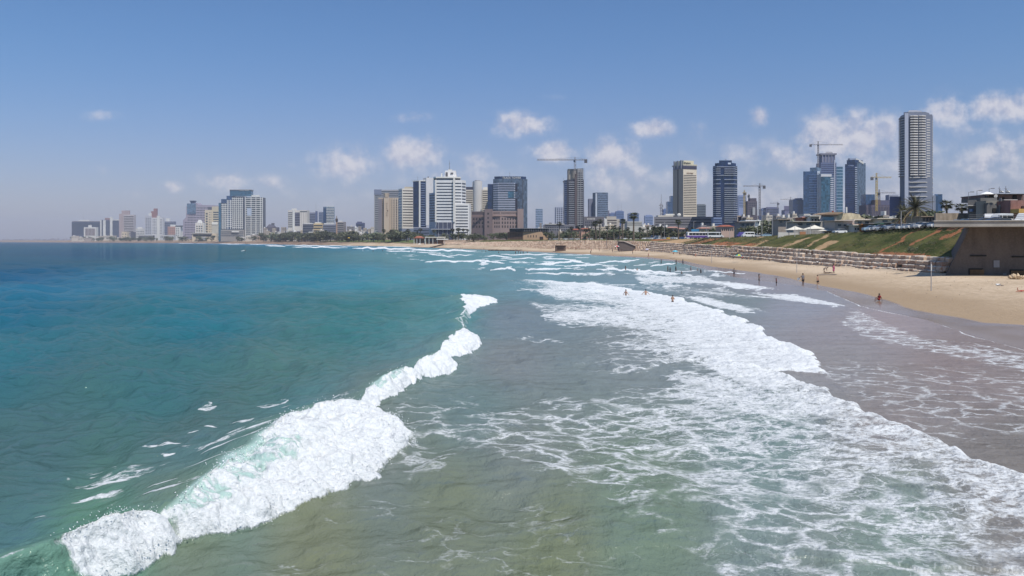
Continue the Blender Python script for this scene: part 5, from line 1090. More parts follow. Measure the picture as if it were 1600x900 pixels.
def number(items, what, cat, grp):
    """items (object, x, zone): each label counts from the left inside its zone"""
    zs = {}
    for o, x, zn in items: zs.setdefault(zn, []).append((x, o))
    for zn, l in zs.items():
        for i, (x, o) in enumerate(sorted(l, key=lambda q: q[0])): tag(o, '%s %s from the left, %s' % (ORD[i], what, zn), cat, grp)
number([(o, x, z_) for o, x, k, z_ in GREEN if k == 'tree'], 'bushy green tree', 'tree', 'bushy trees along the seafront'); number([(o, x, z_) for o, x, k, z_ in GREEN if k == 'palm'], 'fan palm', 'palm tree', 'fan palms along the seafront')
for pr_ in TP+PP+dp:
    for ch in KIDS[pr_.name]: bpy.data.objects.remove(ch)
    bpy.data.objects.remove(pr_)

# ================================================================ LOW HOUSES
HOUSES = []
def house(x0, x1, yt, Y, c, rows=2, hut=True, roof=None):
    b = Bld('house', None, (x0+x1)/2, Y); w = wm(*c); b.rect(x0, x1, yt, None, w, 0, 14)
    nx = max(2, min(6, int((x1-x0)/2.2))); b.grid((x0+.4,0),(x1-.4,0),yt+.8,yt+.8+3.4*1250/Y*rows,nx,rows,.5,.42,G_DARK)
    if roof: b.rect(x0-.5, x1+.5, yt-2.2*600/Y, yt, roof, -1, 15, 'roof', None, .45)
    elif hut: b.rect(x0+(x1-x0)*.2, x0+(x1-x0)*.5, yt-2.6*1250/Y, yt, WHITE, 4, 9, 'roof_hut')
    HOUSES.append((b.e, (x0+x1)/2)); return b
rh = random.Random(9)
PAL = [(196,188,176),(180,170,156),(206,202,196),(160,150,142),(190,176,154),(140,136,138),(212,208,204),(170,150,132)]
for (x0, x1, ya, yb, Y, n) in [(112,200,368,372.5,3300,9),(200,285,368,372.5,3200,9),(345,412,367,371,2200,7),(284,342,362,368,2700,8),(412,452,354,364,1900,9),(430,475,358,366,1750,8),(476,506,357,362,1700,5),(538,588,352,362,1750,12),(545,590,360,366,1550,8),(840,876,347,357,1500,10),(848,905,353,362,1100,9),(905,985,350,361,1050,12),(975,1035,347,357,1200,10),(1000,1070,352,360,800,7),(1095,1130,350,358,700,4),(1150,1245,336,347,900,12),(1222,1280,333,342,700,7),(1345,1405,335,345,520,7)]:
    for i in range(n):
        xa = x0+(x1-x0)*(i+rh.uniform(-.15,.15))/n; w = (x1-x0)/n*rh.uniform(.8,1.35); house(xa, xa+w, rh.uniform(ya, yb), Y+rh.uniform(-60, 120), rh.choice(PAL), rh.randint(1, 3), rh.random() < .6)
RR = mat('red_tile_roof', (.34,.105,.065,1), .85, .25, .6); PR = mat('pink_tile_roof', (.38,.21,.17,1), .85, .2, .6)
for (x0, x1, yt, Y, c, rf) in [(908,922,358,760,(190,150,130),RR),(893,906,359,780,(200,160,140),RR),(1044,1062,356,650,(170,156,150),PR),(1060,1075,358,640,(176,160,154),PR),(1094,1112,357,600,(180,170,160),PR),(1127,1147,354,520,(186,160,146),RR),(968,978,363,700,(190,170,160),PR)]:
    house(x0, x1, yt, Y, c, 1, False, rf)
number([(o, x, zone(x)) for o, x in HOUSES], 'house', 'house', 'low houses below the towers')

# ================================================================ SHORE BUILDINGS
b = Bld('beach_kiosk', 'beach cafe with a red tiled roof and white posts on the far sand', 662, 960, z=6); b.rect(646,664,371.2,372.4,mat('kiosk_red',(.30,.11,.07,1),.8),-3,10,'roof',None); b.mass([(648,-2),(662,-2),(662,8),(648,8)],368.8,371.2,MATS['kiosk_red'],'roof_ridge',.5); b.rect(649,663,372.4,380,wm(150,110,88),2,8); 
for x in (646.5,651,656,663): b.rect(x,x+.7,372.4,382,WHITE,-2.6,-1.8,'post')
b = Bld('beach_pavilion', 'long white flat-roofed beach pavilion right of the red-roofed cafe', 680, 950, z=6); b.rect(664,695,370,371.6,wm(200,194,180),-3,12,'roof'); b.rect(666,692,371.6,381,wm(130,100,84),3,10); b.grid((667,2.8),(684,2.8),373,378,4,1,.7,.9,G_DARK,'opening')
for x in (664.5,670,676,683,694): b.rect(x,x+.7,371.6,382,WHITE,-2.6,-1.8,'post')
b.rect(682,700,373,374.6,WHITE,-5,2,'awning')
b = Bld('bunker', 'small dark concrete bunker on the waterline', 876, 560, z=1); b.rect(868.5,884,383.8,None,wm(96,80,72),0,9); b.rect(871,881,386,389,wm(52,42,40),-.3,1,'opening'); b.rect(868,885,383.2,383.9,wm(130,112,100),-.6,9,'roof')
b = Bld('concrete_ramp', 'grey concrete beach ramp sloping down beside the far terraces', 980, 500, z=1.5)
mb = MB(); mb.slab([(wx(967,500),b.z(392)),(wx(967,500),b.z(377)),(wx(975,500),b.z(377.4)),(wx(992,500),b.z(385)),(wx(992,500),b.z(392))], 500, 506); b.emit(mb,'wall',wm(92,84,82)); mb = MB(); mb.slab([(wx(966,500),b.z(377)),(wx(966,500),b.z(376)),(wx(976,500),b.z(376.2)),(wx(994,500),b.z(384.2)),(wx(994,500),b.z(385.2)),(wx(975,500),b.z(377.4))], 499.4, 507); b.emit(mb,'coping',wm(178,168,160))
b = Bld('shade_sail', 'black shade sail on posts above the far terraces', 953, 520, 'shade'); mb = MB(); q_ = [(947.5,0,371.5),(953,-3,370.8),(960,0,374.6),(957,4,375.4),(948,5,374.8)]
vv = [(wx(x,520+d),520+d,b.z(y)) for x,d,y in q_]; mb.add(vv+[(a,c,e_+.15) for a,c,e_ in vv], [(0,4,3,2,1),(5,6,7,8,9)]+[(i,(i+1)%5,5+(i+1)%5,5+i) for i in range(5)]); b.emit(mb,'canvas',mat('black_canvas',(.02,.02,.025,1),.7)); mb = MB(); [mb.tube(v_,(v_[0],v_[1],v_[2]-5),.08) for v_ in vv]; b.emit(mb,'post',STEEL)
b = Bld('lifeguard_tower', 'thin white lifeguard tower on the far terraces', 924, 600, 'tower'); b.rect(922.4,926,375,379,WHITE,0,2.2,'cabin'); b.rect(921.8,926.6,374.3,375,wm(200,200,200),-.4,2.6,'roof'); b.rect(922.8,923.3,379,384,WHITE,0,.3,'leg'); b.rect(925.2,925.7,379,384,WHITE,0,.3,'leg'); b.rect(923,925,376,377.6,G_DARK,-.1,.3,'window')
b = Bld('breakwater', 'low dark rock ledge with foam running out into the surf below the museum', 805, 640, 'rock ledge', z=0)
mb = MB(); rr_ = random.Random(8)
for i in range(90):
    x = 765+i*.95; Yq = 655+rr_.uniform(-3,3)-(x-765)*.25; mb.blob((wx(x,Yq),Yq,.1),(rr_.uniform(.7,1.5),rr_.uniform(.8,1.6),rr_.uniform(.5,1.1)),1,.25)
b.emit(mb,'rocks',mat('wet_rock',(.10,.075,.06,1),.6,.3,.8))
# market sheds, tents, house with stone gable
b = Bld('house', 'old house with a pale rubble gable wall and a long teal window', 1310, 330)
b.mass([(1283,2),(1307,-1),(1307,12),(1283,14)],336,None,wm(176,166,160)); b.rect(1286,1303,339,344.5,G_TEAL,-.6,1,'window'); b.mass([(1281,-1),(1308,-3),(1312,13),(1284,15)],335,336.2,wm(120,96,80),'eaves')
mb = MB(); Yv_ = 330; mb.slab([(wx(x,Yv_),b.z(y)) for x,y in ((1283,335.2),(1296,331.5),(1319,331.5),(1308,335.2))],Yv_-1,Yv_+12); b.emit(mb,'roof',wm(150,130,108))
mb = MB(); mb.slab([(wx(x,Yv_),b.z(y)) for x,y in ((1305,352),(1305,335.6),(1316,333),(1331,332.6),(1344,335),(1346,339),(1352,341),(1352,352))],Yv_+.5,Yv_+1.6); b.emit(mb,'gable_wall',mat('rubble_plaster',srgb(206,190,160),.9,.35,.9)); b.rect(1301,1302.4,329,332,wm(170,90,70),3,4,'chimney'); b.rect(1322,1324,323,332,WHITE,3,4,'chimney')
SH = [(1216,1236,343,349,346,(130,120,112),'grey shed roof above the market tents'),(1254,1272,340.5,346,350,(150,100,84),'brown brick shed left of the old house'),(1266,1282,338,352,345,(196,192,188),'white block left of the old house'),(1240,1285,346.5,354,320,(128,124,118),'broad dark grey sloping roof behind the tents'),(1305,1335,345,362,262,(140,130,124),'plastered grey shed with a dark hatch'),(1334,1347,352,366,258,(190,184,180),'white-framed kiosk front'),(1347,1358,351,364,256,(150,96,52),'orange-brown kiosk with an open door'),(1358,1376,350,362,252,(90,86,88),'dark shed under a patched roof'),(1376,1392,350,360,248,(40,84,64),'green tarpaulin stall'),(1392,1410,349,358,244,(66,56,58),'dark stall with a brown awning'),(1335,1372,344,350,290,(170,160,150),'long pale tin roof shed'),(1372,1420,342,348,285,(176,166,150),'far pale tin roof shed near the date palms'),(1155,1180,347,356,430,(110,106,108),'grey wall with a dark hatch behind the purple van'),(1166,1188,345,348.5,440,(216,212,196),'building with a white pleated canopy roof')]
for (x0, x1, ya, yb, Y, c, lab) in SH:
    b = Bld('market_shed', lab+', '+('left part' if x0 < 1240 else 'middle part' if x0 < 1340 else 'right part')+' of the market', (x0+x1)/2, Y, 'shed')
    c = tuple(min(255, int(q*1.12+14)) for q in c); b.rect(x0, x1, ya, None, wm(*c), 0, 9); b.rect(x0-1, x1+1, ya-.9, ya, wm(min(255,c[0]+30),min(255,c[1]+28),min(255,c[2]+24)), -1.6, 9.5, 'roof'); 
    for k in range(3):
        xx = x0+(x1-x0)*(.15+.3*k); b.rect(xx, xx+(x1-x0)*.16, ya+(yb-ya)*.3, ya+(yb-ya)*.3+3.2, G_DARK, -.12, .5, 'window')
TENT = mat('tent_canvas', (.72,.68,.58,1), .8, .06, .5)
for (x0, xc, x1, ya, yb, Y, lab) in [(1226,1242,1262,353,359.5,290,'low white market tent with two peaks, left of the larger one'),(1254,1273,1292,351.5,358,280,'larger white peaked market tent in the middle'),(1279,1288,1299,357,361,268,'small cream market tent right of the larger one')]:
    e_ = empty('market_tent', (wx(xc,Y), Y, float(ground(wx(xc,Y),Y))), label=lab, cat='tent'); g_ = e_.location
    hw = wx(x1,Y)-wx(xc,Y); hl = wx(xc,Y)-wx(x0,Y); zt_ = wz(ya,Y)-g_.z; ze = wz(yb,Y)-g_.z; v = []; f = []; n = 9
    for j in range(n):
        for i in range(n):
            u, w = i/(n-1)*2-1, j/(n-1)*2-1; rr2 = min(1, math.hypot(u, w)/1.15); v.append((u*(hw if u > 0 else hl), w*4.5, ze+(zt_-ze)*(1-rr2)**1.5))
    f = [(j*n+i, j*n+i+1, (j+1)*n+i+1, (j+1)*n+i) for j in range(n-1) for i in range(n-1)]
    mesh_obj('canopy', v, f, TENT, e_, True)
    for sx in (-hl*.95, hw*.95):
        for sy in (-4.2, 4.2): mb = MB().tube((sx,sy,0),(sx,sy,ze+.1),.06); mb.obj('pole', STEEL, e_)
b = Bld('market_wall', 'low white boundary wall below the market tents', 1232, 286, 'wall'); b.rect(1216,1250,363,None,wm(200,196,190),0,.5)
b = Bld('market_wall', 'tan boarded wall between the white wall and the large tent', 1254, 276, 'wall'); b.rect(1250,1259,362,None,wm(170,120,86),0,.5)
# concrete house with terrace, right edge
b = Bld('concrete_house', 'angular grey concrete house with a roof terrace and dark doorway at the right edge', 1540, 185, z=11.2)
CH = mat('house_concrete', (.27,.255,.22,1), .9, .2, .3); CH2 = mat('house_concrete_dark', (.15,.145,.14,1), .9, .2, .3)
b.mass([(1512,3),(1526,2),(1526,12),(1512,12)],311.5,None,CH2,'left_block'); b.rect(1512,1527,320.2,321,wm(210,206,200),1.6,3,'ledge'); b.rect(1518,1521,326,330,G_BLUE,1.8,3,'window')
b.mass([(1525,1),(1560,0),(1575,3),(1590,3),(1590,16),(1525,16)],313.5,None,CH); 
mb = MB(); mb.slab([(wx(x,184.6),b.z(y)) for x,y in ((1541,345),(1541,317.5),(1549,316.5),(1559,323.5),(1559,345))],184.4,185.4); b.emit(mb,'recess',CH2); b.rect(1551.5,1556.5,325.5,332,MATS['black_recess'],-.8,1,'doorway'); 
mb = MB(); mb.slab([(wx(x,184),b.z(y)) for x,y in ((1561,345),(1562.5,310),(1563.5,310),(1560,345))],183.6,184.5); b.emit(mb,'drainpipe',STEEL)
b.rect(1532,1558,308.5,314,CH2,2,10,'terrace_parapet'); b.rect(1543,1600,302.5,311.5,mat('brick_dull',(.17,.115,.10,1),.9,.25,.6),5,16,'upper_storey'); b.rect(1551,1604,301.4,302.6,wm(50,46,46),3.5,17,'roof'); b.rect(1583,1589,303.5,310,MATS['black_recess'],4.8,6,'window'); b.rect(1544,1560,303.8,309.2,MATS['black_recess'],4.7,6,'window'); b.rect(1567,1570,306.5,310.4,MATS['black_recess'],4.7,6,'window'); b.rect(1569,1590,311,312,wm(200,196,190),2,6,'ledge')
b = Bld('house', 'reddish brick house cut by the frame behind the white vans', 1600, 180, z=11.2); b.rect(1579,1640,313,None,mat('brick_red',(.24,.13,.115,1),.9,.25,.6),0,12); b.rect(1597,1612,322,326,wm(60,44,46),-.3,1,'window'); b.rect(1592,1615,327,333.5,mat('yellow_awning',(.55,.34,.10,1),.8),-3,0,'awning')
b = Bld('stone_wall', 'low rubble garden wall left of the concrete house', 1492, 200, 'wall', z=11); b.rect(1462,1514,333,None,mat('rubble_wall',(.34,.28,.22,1),.95,.35,1.0),0,.8)
b = Bld('house', 'small stone house with slit windows behind the deck', 1448, 205, z=11); b.rect(1440,1462,338.5,None,MATS['rubble_wall'],0,8); b.grid((1441,0),(1461,0),340,346,4,1,.3,.8,G_DARK); b.rect(1439,1463,337.8,338.6,wm(180,160,140),-.8,8.6,'roof')
def parasol(x, yt, yb, Y, hw, label, cols, rim=None):
    X = wx(x, Y); zb = wz(yb, Y); zt_ = wz(yt, Y); e_ = empty('beach_umbrella', (X, Y, zb), label=label, cat='umbrella')
    mb = MB().tube((0,0,-.1),(0,0,zt_-zb),.03,k=6); mb.obj('pole', STEEL, e_)
    ms = [mat('umbrella_%d_%d_%d' % c, srgb(*c), .7, .03) for c in cols]; mb = MB(); H_ = zt_-zb; n = 12
    for i in range(n):
        a0, a1 = 2*math.pi*i/n, 2*math.pi*(i+1)/n
        for (r0, z0, r1, z1) in ((0,H_,hw*.5,H_-hw*.14),(hw*.5,H_-hw*.14,hw,H_-hw*.42)):
            q = [(r0*math.cos(a0),r0*math.sin(a0),z0),(r1*math.cos(a0),r1*math.sin(a0),z1),(r1*math.cos(a1),r1*math.sin(a1),z1),(r0*math.cos(a1),r0*math.sin(a1),z0)]
            if r0 == 0: mb.add([q[0],q[1],q[2]],[(0,1,2)], (i//2) % len(ms))
            else: mb.add(q,[(0,1,2,3)], (i//2) % len(ms))
    mb.obj('canopy', ms, e_); return e_
parasol(1542,299.5,309,184,1.45,'white parasol open on the roof terrace of the concrete house',[(240,240,238)])
parasol(1055,391,396,345,1.35,'turquoise beach umbrella below the long terraces',[(110,200,220),(90,180,205)]); parasol(1154,397,404,262,1.25,'green, yellow and blue striped beach umbrella by the near terraces',[(60,150,140),(190,200,60),(50,110,170)]); parasol(1011,388.5,391.5,470,1.2,'pale lilac beach umbrella left of the turquoise one',[(200,200,225)])
parasol(655.5,380.5,384,1000,2.2,'white beach umbrella in front of the red-roofed cafe',[(235,235,230)]); parasol(742,379.5,384,960,1.8,'orange-red beach umbrella on the sand below the brown hotel',[(215,90,60)]); parasol(964,383.5,388,480,1.6,'red and white beach umbrella near the grey ramp',[(205,70,80),(240,235,230)])
parasol(545,371,374.5,1400,2.4,'yellow parasol on the far lawn right of the minaret',[(230,190,60)])
# dish on the terrace
e_ = empty('satellite_dish', (wx(1556,183.5),183.5,wz(311,183.5)), label='round pale satellite dish on the concrete house terrace', cat='satellite dish'); mb = MB(); v = []; 
for r_, z_ in ((0,.12),(.22,.09),(.36,0)):
    pass
mb.tube((0,0,0),(0,0,.5),.03); mb.obj('bracket', STEEL, e_); mb = MB(); mb.tube((0,0,.7),(0,.12,.72),.42,.3,16); mb.tube((0,-.02,.7),(0,-.4,.66),.03); mb.obj('dish', WHITE, e_)
for x, yt in ((1561.5,291.5),(1571.5,291)):
    e_ = empty('solar_boiler', (wx(x,192),192,wz(302,192)), label='rooftop water boiler frame with antenna, '+('left' if x < 1565 else 'right')+' one on the upper storey of the concrete house', cat='antenna'); mb = MB().tube((0,0,0),(0,0,wz(yt,192)-wz(302,192)),.09,.05,6); mb.tube((0,0,1.0),(.9,0,.1),.06); mb.tube((-.3,0,1.1),(.3,0,1.1),.05); mb.obj('mast', STEEL, e_); mb = MB().tube((.3,.3,.35),(1.1,.3,.35),.22,k=10); mb.obj('tank', WHITE, e_)

# ================================================================ POSTS AND LAMPS
def pole(x, yt, yb, Y, label, r=.07, m=None, cat='pole', head=None, lean=0):
    X = wx(x, Y); zb = wz(yb, Y); h_ = wz(yt, Y)-zb; e_ = empty('beach_pole' if cat == 'pole' else 'street_lamp', (X, Y, zb), label=label, cat=cat)
    mb = MB().tube((0,0,-.4),(lean,0,h_),r,r*.8,8); mb.tube((lean,0,h_),(lean,0,h_+.06),r*1.5,r*.3,8); mb.obj('post', m or STEEL, e_)
    if head == 'lamp': mb = MB().tube((0,0,h_),(.9,0,h_+.1),.05,k=5); mb.box(.5,1.3,-.15,.15,h_,h_+.18); mb.obj('lamp_head', STEEL, e_)
    if head == 'band': mb = MB().tube((0,0,h_*.72),(0,0,h_*.95),r*1.25,k=8); mb.obj('band', WHITE, e_)
    return e_
WP = mat('grey_white_post', (.38,.36,.36,1), .6)
def gY(y, z=.6): return F*(H-z)/(y-HZ)
pole(1455,411,453.5,gY(453.5,.75),'grey beach post with a pale band, nearest on the sand at the right',.075,WP,head='band'); pole(1245,397,424,gY(424,.95),'thin white beach post before the near terraces, left of the tall one',.07,WP); pole(1112,391,409.5,gY(409.5,.9),'far thin beach post beside the green and yellow umbrella',.08,WP); pole(1139.5,393,402,gY(402,1.2),'short thin post at the foot of the terraces',.07,WP)
for i, (x, yt, Y) in enumerate([(1513.5,300.5,196),(1526.5,298,198),(1545.5,295,197)]): pole(x, yt, 345, Y, '%s dark street lamp from the left behind the concrete house' % ORD[i], .06, cat='street lamp', head='lamp')
for i, (x, yt, yb, Y) in enumerate([(1038,347,374,500),(1084,346,372,450),(1183.5,327,366,330),(1190.5,330,368,300),(1201.5,328,352,420),(1207,336,366,330),(1228.5,347,364,300),(1242,353,368,255),(1266,352,366,262),(1408,330,358,200),(1104,352,371,420),(1140,358,372,330)]): pole(x, yt, yb, Y, '%s slim street lamp post from the left, right of the long grey hall' % ORD[i], .1, mat('lamp_white', (.45,.44,.43,1), .5), cat='street lamp', head='lamp')
e_ = empty('road_sign', (wx(1083,420),420,9.3), label='blue road sign board on posts above the purple bus', cat='road sign'); z_ = wz(362,420)-9.3; z2 = wz(358,420)-9.3; xx = wx(1092,420)-wx(1083,420)
mb = MB().box(-.9,xx,-.1,.1,z_,z2); mb.obj('board', mat('sign_blue', (.04,.20,.38,1), .5), e_); mb = MB().tube((0,.2,-.3),(0,.2,z2),.1); mb.obj('post', WHITE, e_); mb = MB().tube((xx-.6,.2,-.3),(xx-.6,.2,z2),.1); mb.obj('post', WHITE, e_)

# ================================================================ VEHICLES
TYRE = mat('tyre_rubber', (.02,.02,.02,1), .9); RIM = mat('wheel_rim', (.35,.35,.36,1), .4, .05, 1, .8); CG_ = mat('car_glass', (.015,.02,.025,1), .08, .05, 1, 0, .8); LAMP = mat('head_lamp_glass', (.7,.7,.68,1), .2); TAIL = mat('tail_lamp_glass', (.4,.03,.02,1), .3)
def paint(n, c): 
    m = mat('paint_'+n, c, .28, .03, 1, 0, .6); return m
def shell(prof, w, inset, mb=None, mi=0, zc=None):
    """side profile (x,z) swept across width w; points above zc pulled in by inset"""
    mb = mb or MB(); n = len(prof); v = []
    for s in (-1, 1):
        for x, z in prof: v.append((x, s*(w/2-(inset*min(1, max(0, (z-zc)/.5)) if zc is not None else 0)), z))
    return mb.add(v, [tuple(range(n)), tuple(range(n, 2*n))[::-1]]+[(i, n+i, n+(i+1) % n, (i+1) % n) for i in range(n)], mi)
def wheels(e, xs, w, r, reglist):
    for x in xs:
        for s in (-1, 1):
            mb = MB().tube((x,s*(w/2-.2),r),(x,s*(w/2+.01),r),r,k=14); a = mb.obj('wheel', TYRE, e); mb = MB().tube((x,s*(w/2),r),(x,s*(w/2+.03),r),r*.58,k=10); c = mb.obj('rim', RIM, a); reglist += [a, c]
def car_proto(col, suv=0):
    e = empty('parked_car', (0,-60,-30)); k = .18*suv; rl = []
    body = [(-2.1,.32),(-2.15,.6),(-2.1,.82+k),(-1.5,.9+k),(-.75,.95+k),(1.5,.98+k),(2.05,.95+k),(2.1,.6),(2.05,.32),(1.6,.26),(-1.6,.26)]
    rl.append(shell(body, 1.75, .06, zc=.6).obj('body', col, e)); cab = [(-1.05,.93+k),(-.35,1.4+k),(.0,1.46+k),(1.0,1.45+k),(1.55,1.3+k),(1.95,.96+k)]
    rl.append(shell(cab, 1.66, .2, zc=.95+k).obj('glasshouse', CG_, e)); rl.append(shell([(-.4,1.39+k),(.0,1.48+k),(1.0,1.47+k),(1.5,1.34+k),(1.0,1.42+k),(0,1.43+k)], 1.40, 0).obj('roof', col, e))
    for s in (-1, 1):
        rl.append(MB().box(-2.14,-2.0,s*.62-.2,s*.62+.2,.62,.78).obj('headlight', LAMP, e)); rl.append(MB().box(2.03,2.13,s*.66-.16,s*.66+.16,.68,.86).obj('tail_light', TAIL, e))
    wheels(e, (-1.35,1.32), 1.75, .33, rl); reg(*rl); return e
def van_proto(col, L_=5.2, h=2.4, col2=None, win=True):
    e = empty('van', (0,-60,-30)); rl = []; x0 = -L_/2
    prof = [(x0,.35),(x0-.02,.9),(x0+.7,1.15),(x0+1.3,h-.25),(x0+1.8,h),(L_/2-.1,h),(L_/2,h-.2),(L_/2,.35)]
    rl.append(shell(prof, 1.95, .12, zc=1.3).obj('body', col, e)); rl.append(shell([(x0+.78,1.22),(x0+1.30,h-.32),(x0+1.36,h-.32),(x0+.9,1.18)], 1.72, .05).obj('windscreen', CG_, e))
    if win:
        for s in (-1, 1):
            for a, b_ in ((x0+1.1,x0+1.9),(x0+2.1,x0+3.3),(x0+3.45,L_/2-.25)): rl.append(MB().box(a,b_,s*.955-.02*(s<0)-.0,s*.955+.03,1.3,h-.42).obj('window', CG_, e))
    wheels(e, (x0+.95,L_/2-1.05), 1.95, .37, rl)
    for s in (-1, 1): rl.append(MB().box(x0-.04,x0+.1,s*.7-.17,s*.7+.17,.72,.95).obj('headlight', LAMP, e))
    reg(*rl); return e
def bus_proto(top, low, L_=11.5, h=3.2):
    e = empty('bus', (0,-60,-30)); rl = []; x0 = -L_/2
    rl.append(shell([(x0,1.35),(x0+.25,h-.3),(x0+.6,h),(L_/2-.2,h),(L_/2,h-.2),(L_/2,1.35)], 2.5, .08, zc=2.4).obj('body', top, e)); rl.append(shell([(x0+.1,.35),(x0-.05,1.35),(L_/2+.02,1.35),(L_/2,.35)], 2.52, 0).obj('lower_body', low, e))
    for s in (-1, 1):
        for i in range(6): a = x0+.9+i*1.72; rl.append(MB().box(a,a+1.58,s*1.25-.03,s*1.25+.03,1.6,2.65).obj('window', CG_, e))
    rl.append(shell([(x0-.02,1.45),(x0+.18,h-.4),(x0+.3,h-.4),(x0+.1,1.45)], 2.2, 0).obj('windscreen', CG_, e)); wheels(e, (x0+2.3,L_/2-2.6), 2.5, .5, rl); reg(*rl); return e
COLS = {'white':(.72,.72,.71,1),'silver':(.36,.37,.39,1),'black':(.02,.02,.023,1),'blue':(.03,.07,.20,1),'dark grey':(.09,.09,.10,1),'pale blue':(.28,.40,.50,1),'red':(.30,.03,.025,1),'yellow':(.70,.45,.03,1)}
CP = {k: car_proto(paint(k.replace(' ', '_'), c), i % 2) for i, (k, c) in enumerate(COLS.items())}; protos = list(CP.values()); cars = []
def park(col, X, Y, rz, z=None, what='x'):
    o = copy_tree(CP[col], (X, Y, (float(ground(X, Y)) if z is None else z)), rz); cars.append(o); o['tmp'] = col; return o
row = ['pale blue','white','silver','white','black','silver','dark grey','white','white','white','silver','white','black','white','white','dark grey','silver','pale blue','silver','dark grey','blue','blue','black']
for i, cn in enumerate(row):
    Y_ = 219-i*2.62; X_ = 98.4+random.uniform(-.25,.25); o = park(cn, X_, Y_, random.uniform(-.05,.05)); x_ = 800+F*X_/Y_
    tag(o, '%s %s car from the far end of the row above the grass bank' % (ORD[row[:i+1].count(cn)-1], cn), 'car', 'cars parked in a row above the grass bank')
cnt = {}
for i, (x, Y, cn) in enumerate([(1008,560,'white'),(1014,556,'silver'),(1021,552,'white'),(1027,548,'dark grey'),(1033,545,'white'),(1052,520,'silver'),(1058,518,'white'),(1066,514,'blue'),(1075,480,'white'),(1040,540,'silver'),(884,690,'white'),(893,685,'silver'),(902,680,'white'),(913,675,'dark grey'),(922,670,'white'),(868,700,'silver'),(938,665,'white'),(976,600,'white')]):
    X = wx(x, Y); o = park(cn, X, Y, random.uniform(-.3,.3)); cnt[cn] = cnt.get(cn, 0)
for o, x in sorted([(o, 800+F*o.location.x/o.location.y) for o in cars[len(row):]], key=lambda q: q[1]):
    cn = o['tmp']; cnt[cn] += 1; tag(o, '%s small %s car from the left on the road behind the far terraces' % (ORD[cnt[cn]-1], cn), 'car', 'cars on the road behind the far terraces')
for x, Y, cn, lab in [(1183,352,'silver','silver car beside the street lights left of the tents'),(1197,340,'pale blue','pale blue car left of the white boundary wall'),(1312,250,'white','white covered car beside the grey market shed'),(1375,232,'silver','silver car by the green tarpaulin stall'),(1397,226,'white','white car at the right end of the market')]:
    o = park(cn, wx(x,Y), Y, .2); tag(o, lab, 'car')
o = park('yellow', wx(1046,530), 530, 0.1); tag(o, 'yellow taxi on the road left of the purple bus', 'car')
bp = bus_proto(paint('white', COLS['white']), mat('bus_purple', (.13,.08,.30,1), .4), 12.0); protos.append(bp)
o = copy_tree(bp, (wx(1091,400), 400, 9.35), .12, 1.0, label='white and purple city bus parked above the red earth patch', cat='bus')
vp = van_proto(MATS['paint_white'], 7.2, 2.7); protos.append(vp); o = copy_tree(vp, (wx(1118,372), 372, 9.5), math.pi-.1, 1.0, label='white minibus overlapping the purple bus', cat='minibus')
vp2 = van_proto(mat('van_purple', (.10,.08,.30,1), .4), 4.6, 2.3, win=False); protos.append(vp2); o = copy_tree(vp2, (wx(1159,350), 350, 9.6), .2, 1.0, label='purple blue van right of the white minibus', cat='van')
vp3 = van_proto(MATS['paint_white'], 5.4, 2.35); protos.append(vp3)
for x, Y, z_, rz, lab in [(1168.5,346,9.6,.2,'white van touching the purple blue van'),(1027,545,9.1,.1,'small white van among the cars left of the yellow taxi')]: copy_tree(vp3, (wx(x,Y), Y, z_), rz, 1.0, label=lab, cat='van')
for x, Y, rz_, lab in [(1545,168,1.1,'white van parked on the deck, left of the white minivan'),(1564,166,.35,'white minivan with dark side windows on the deck'),(1602,164,.5,'white van cut by the right frame edge on the deck')]: copy_tree(vp3, (wx(x,Y), Y, 11.45), rz_, .95, label=lab, cat='van')
bp2 = bus_proto(mat('bus_navy', (.03,.05,.12,1), .4), MATS['paint_white'], 9.0); protos.append(bp2); copy_tree(bp2, (wx(1025,590), 590, 9.1), 0, .9, label='dark blue coach on the road left of the yellow taxi', cat='bus')
for o in cars:
    if 'tmp' in o: del o['tmp']
for pr_ in protos:
    for ch in KIDS[pr_.name]:
        for g_ in KIDS.get(ch.name, []): bpy.data.objects.remove(g_)
        bpy.data.objects.remove(ch)
    bpy.data.objects.remove(pr_)
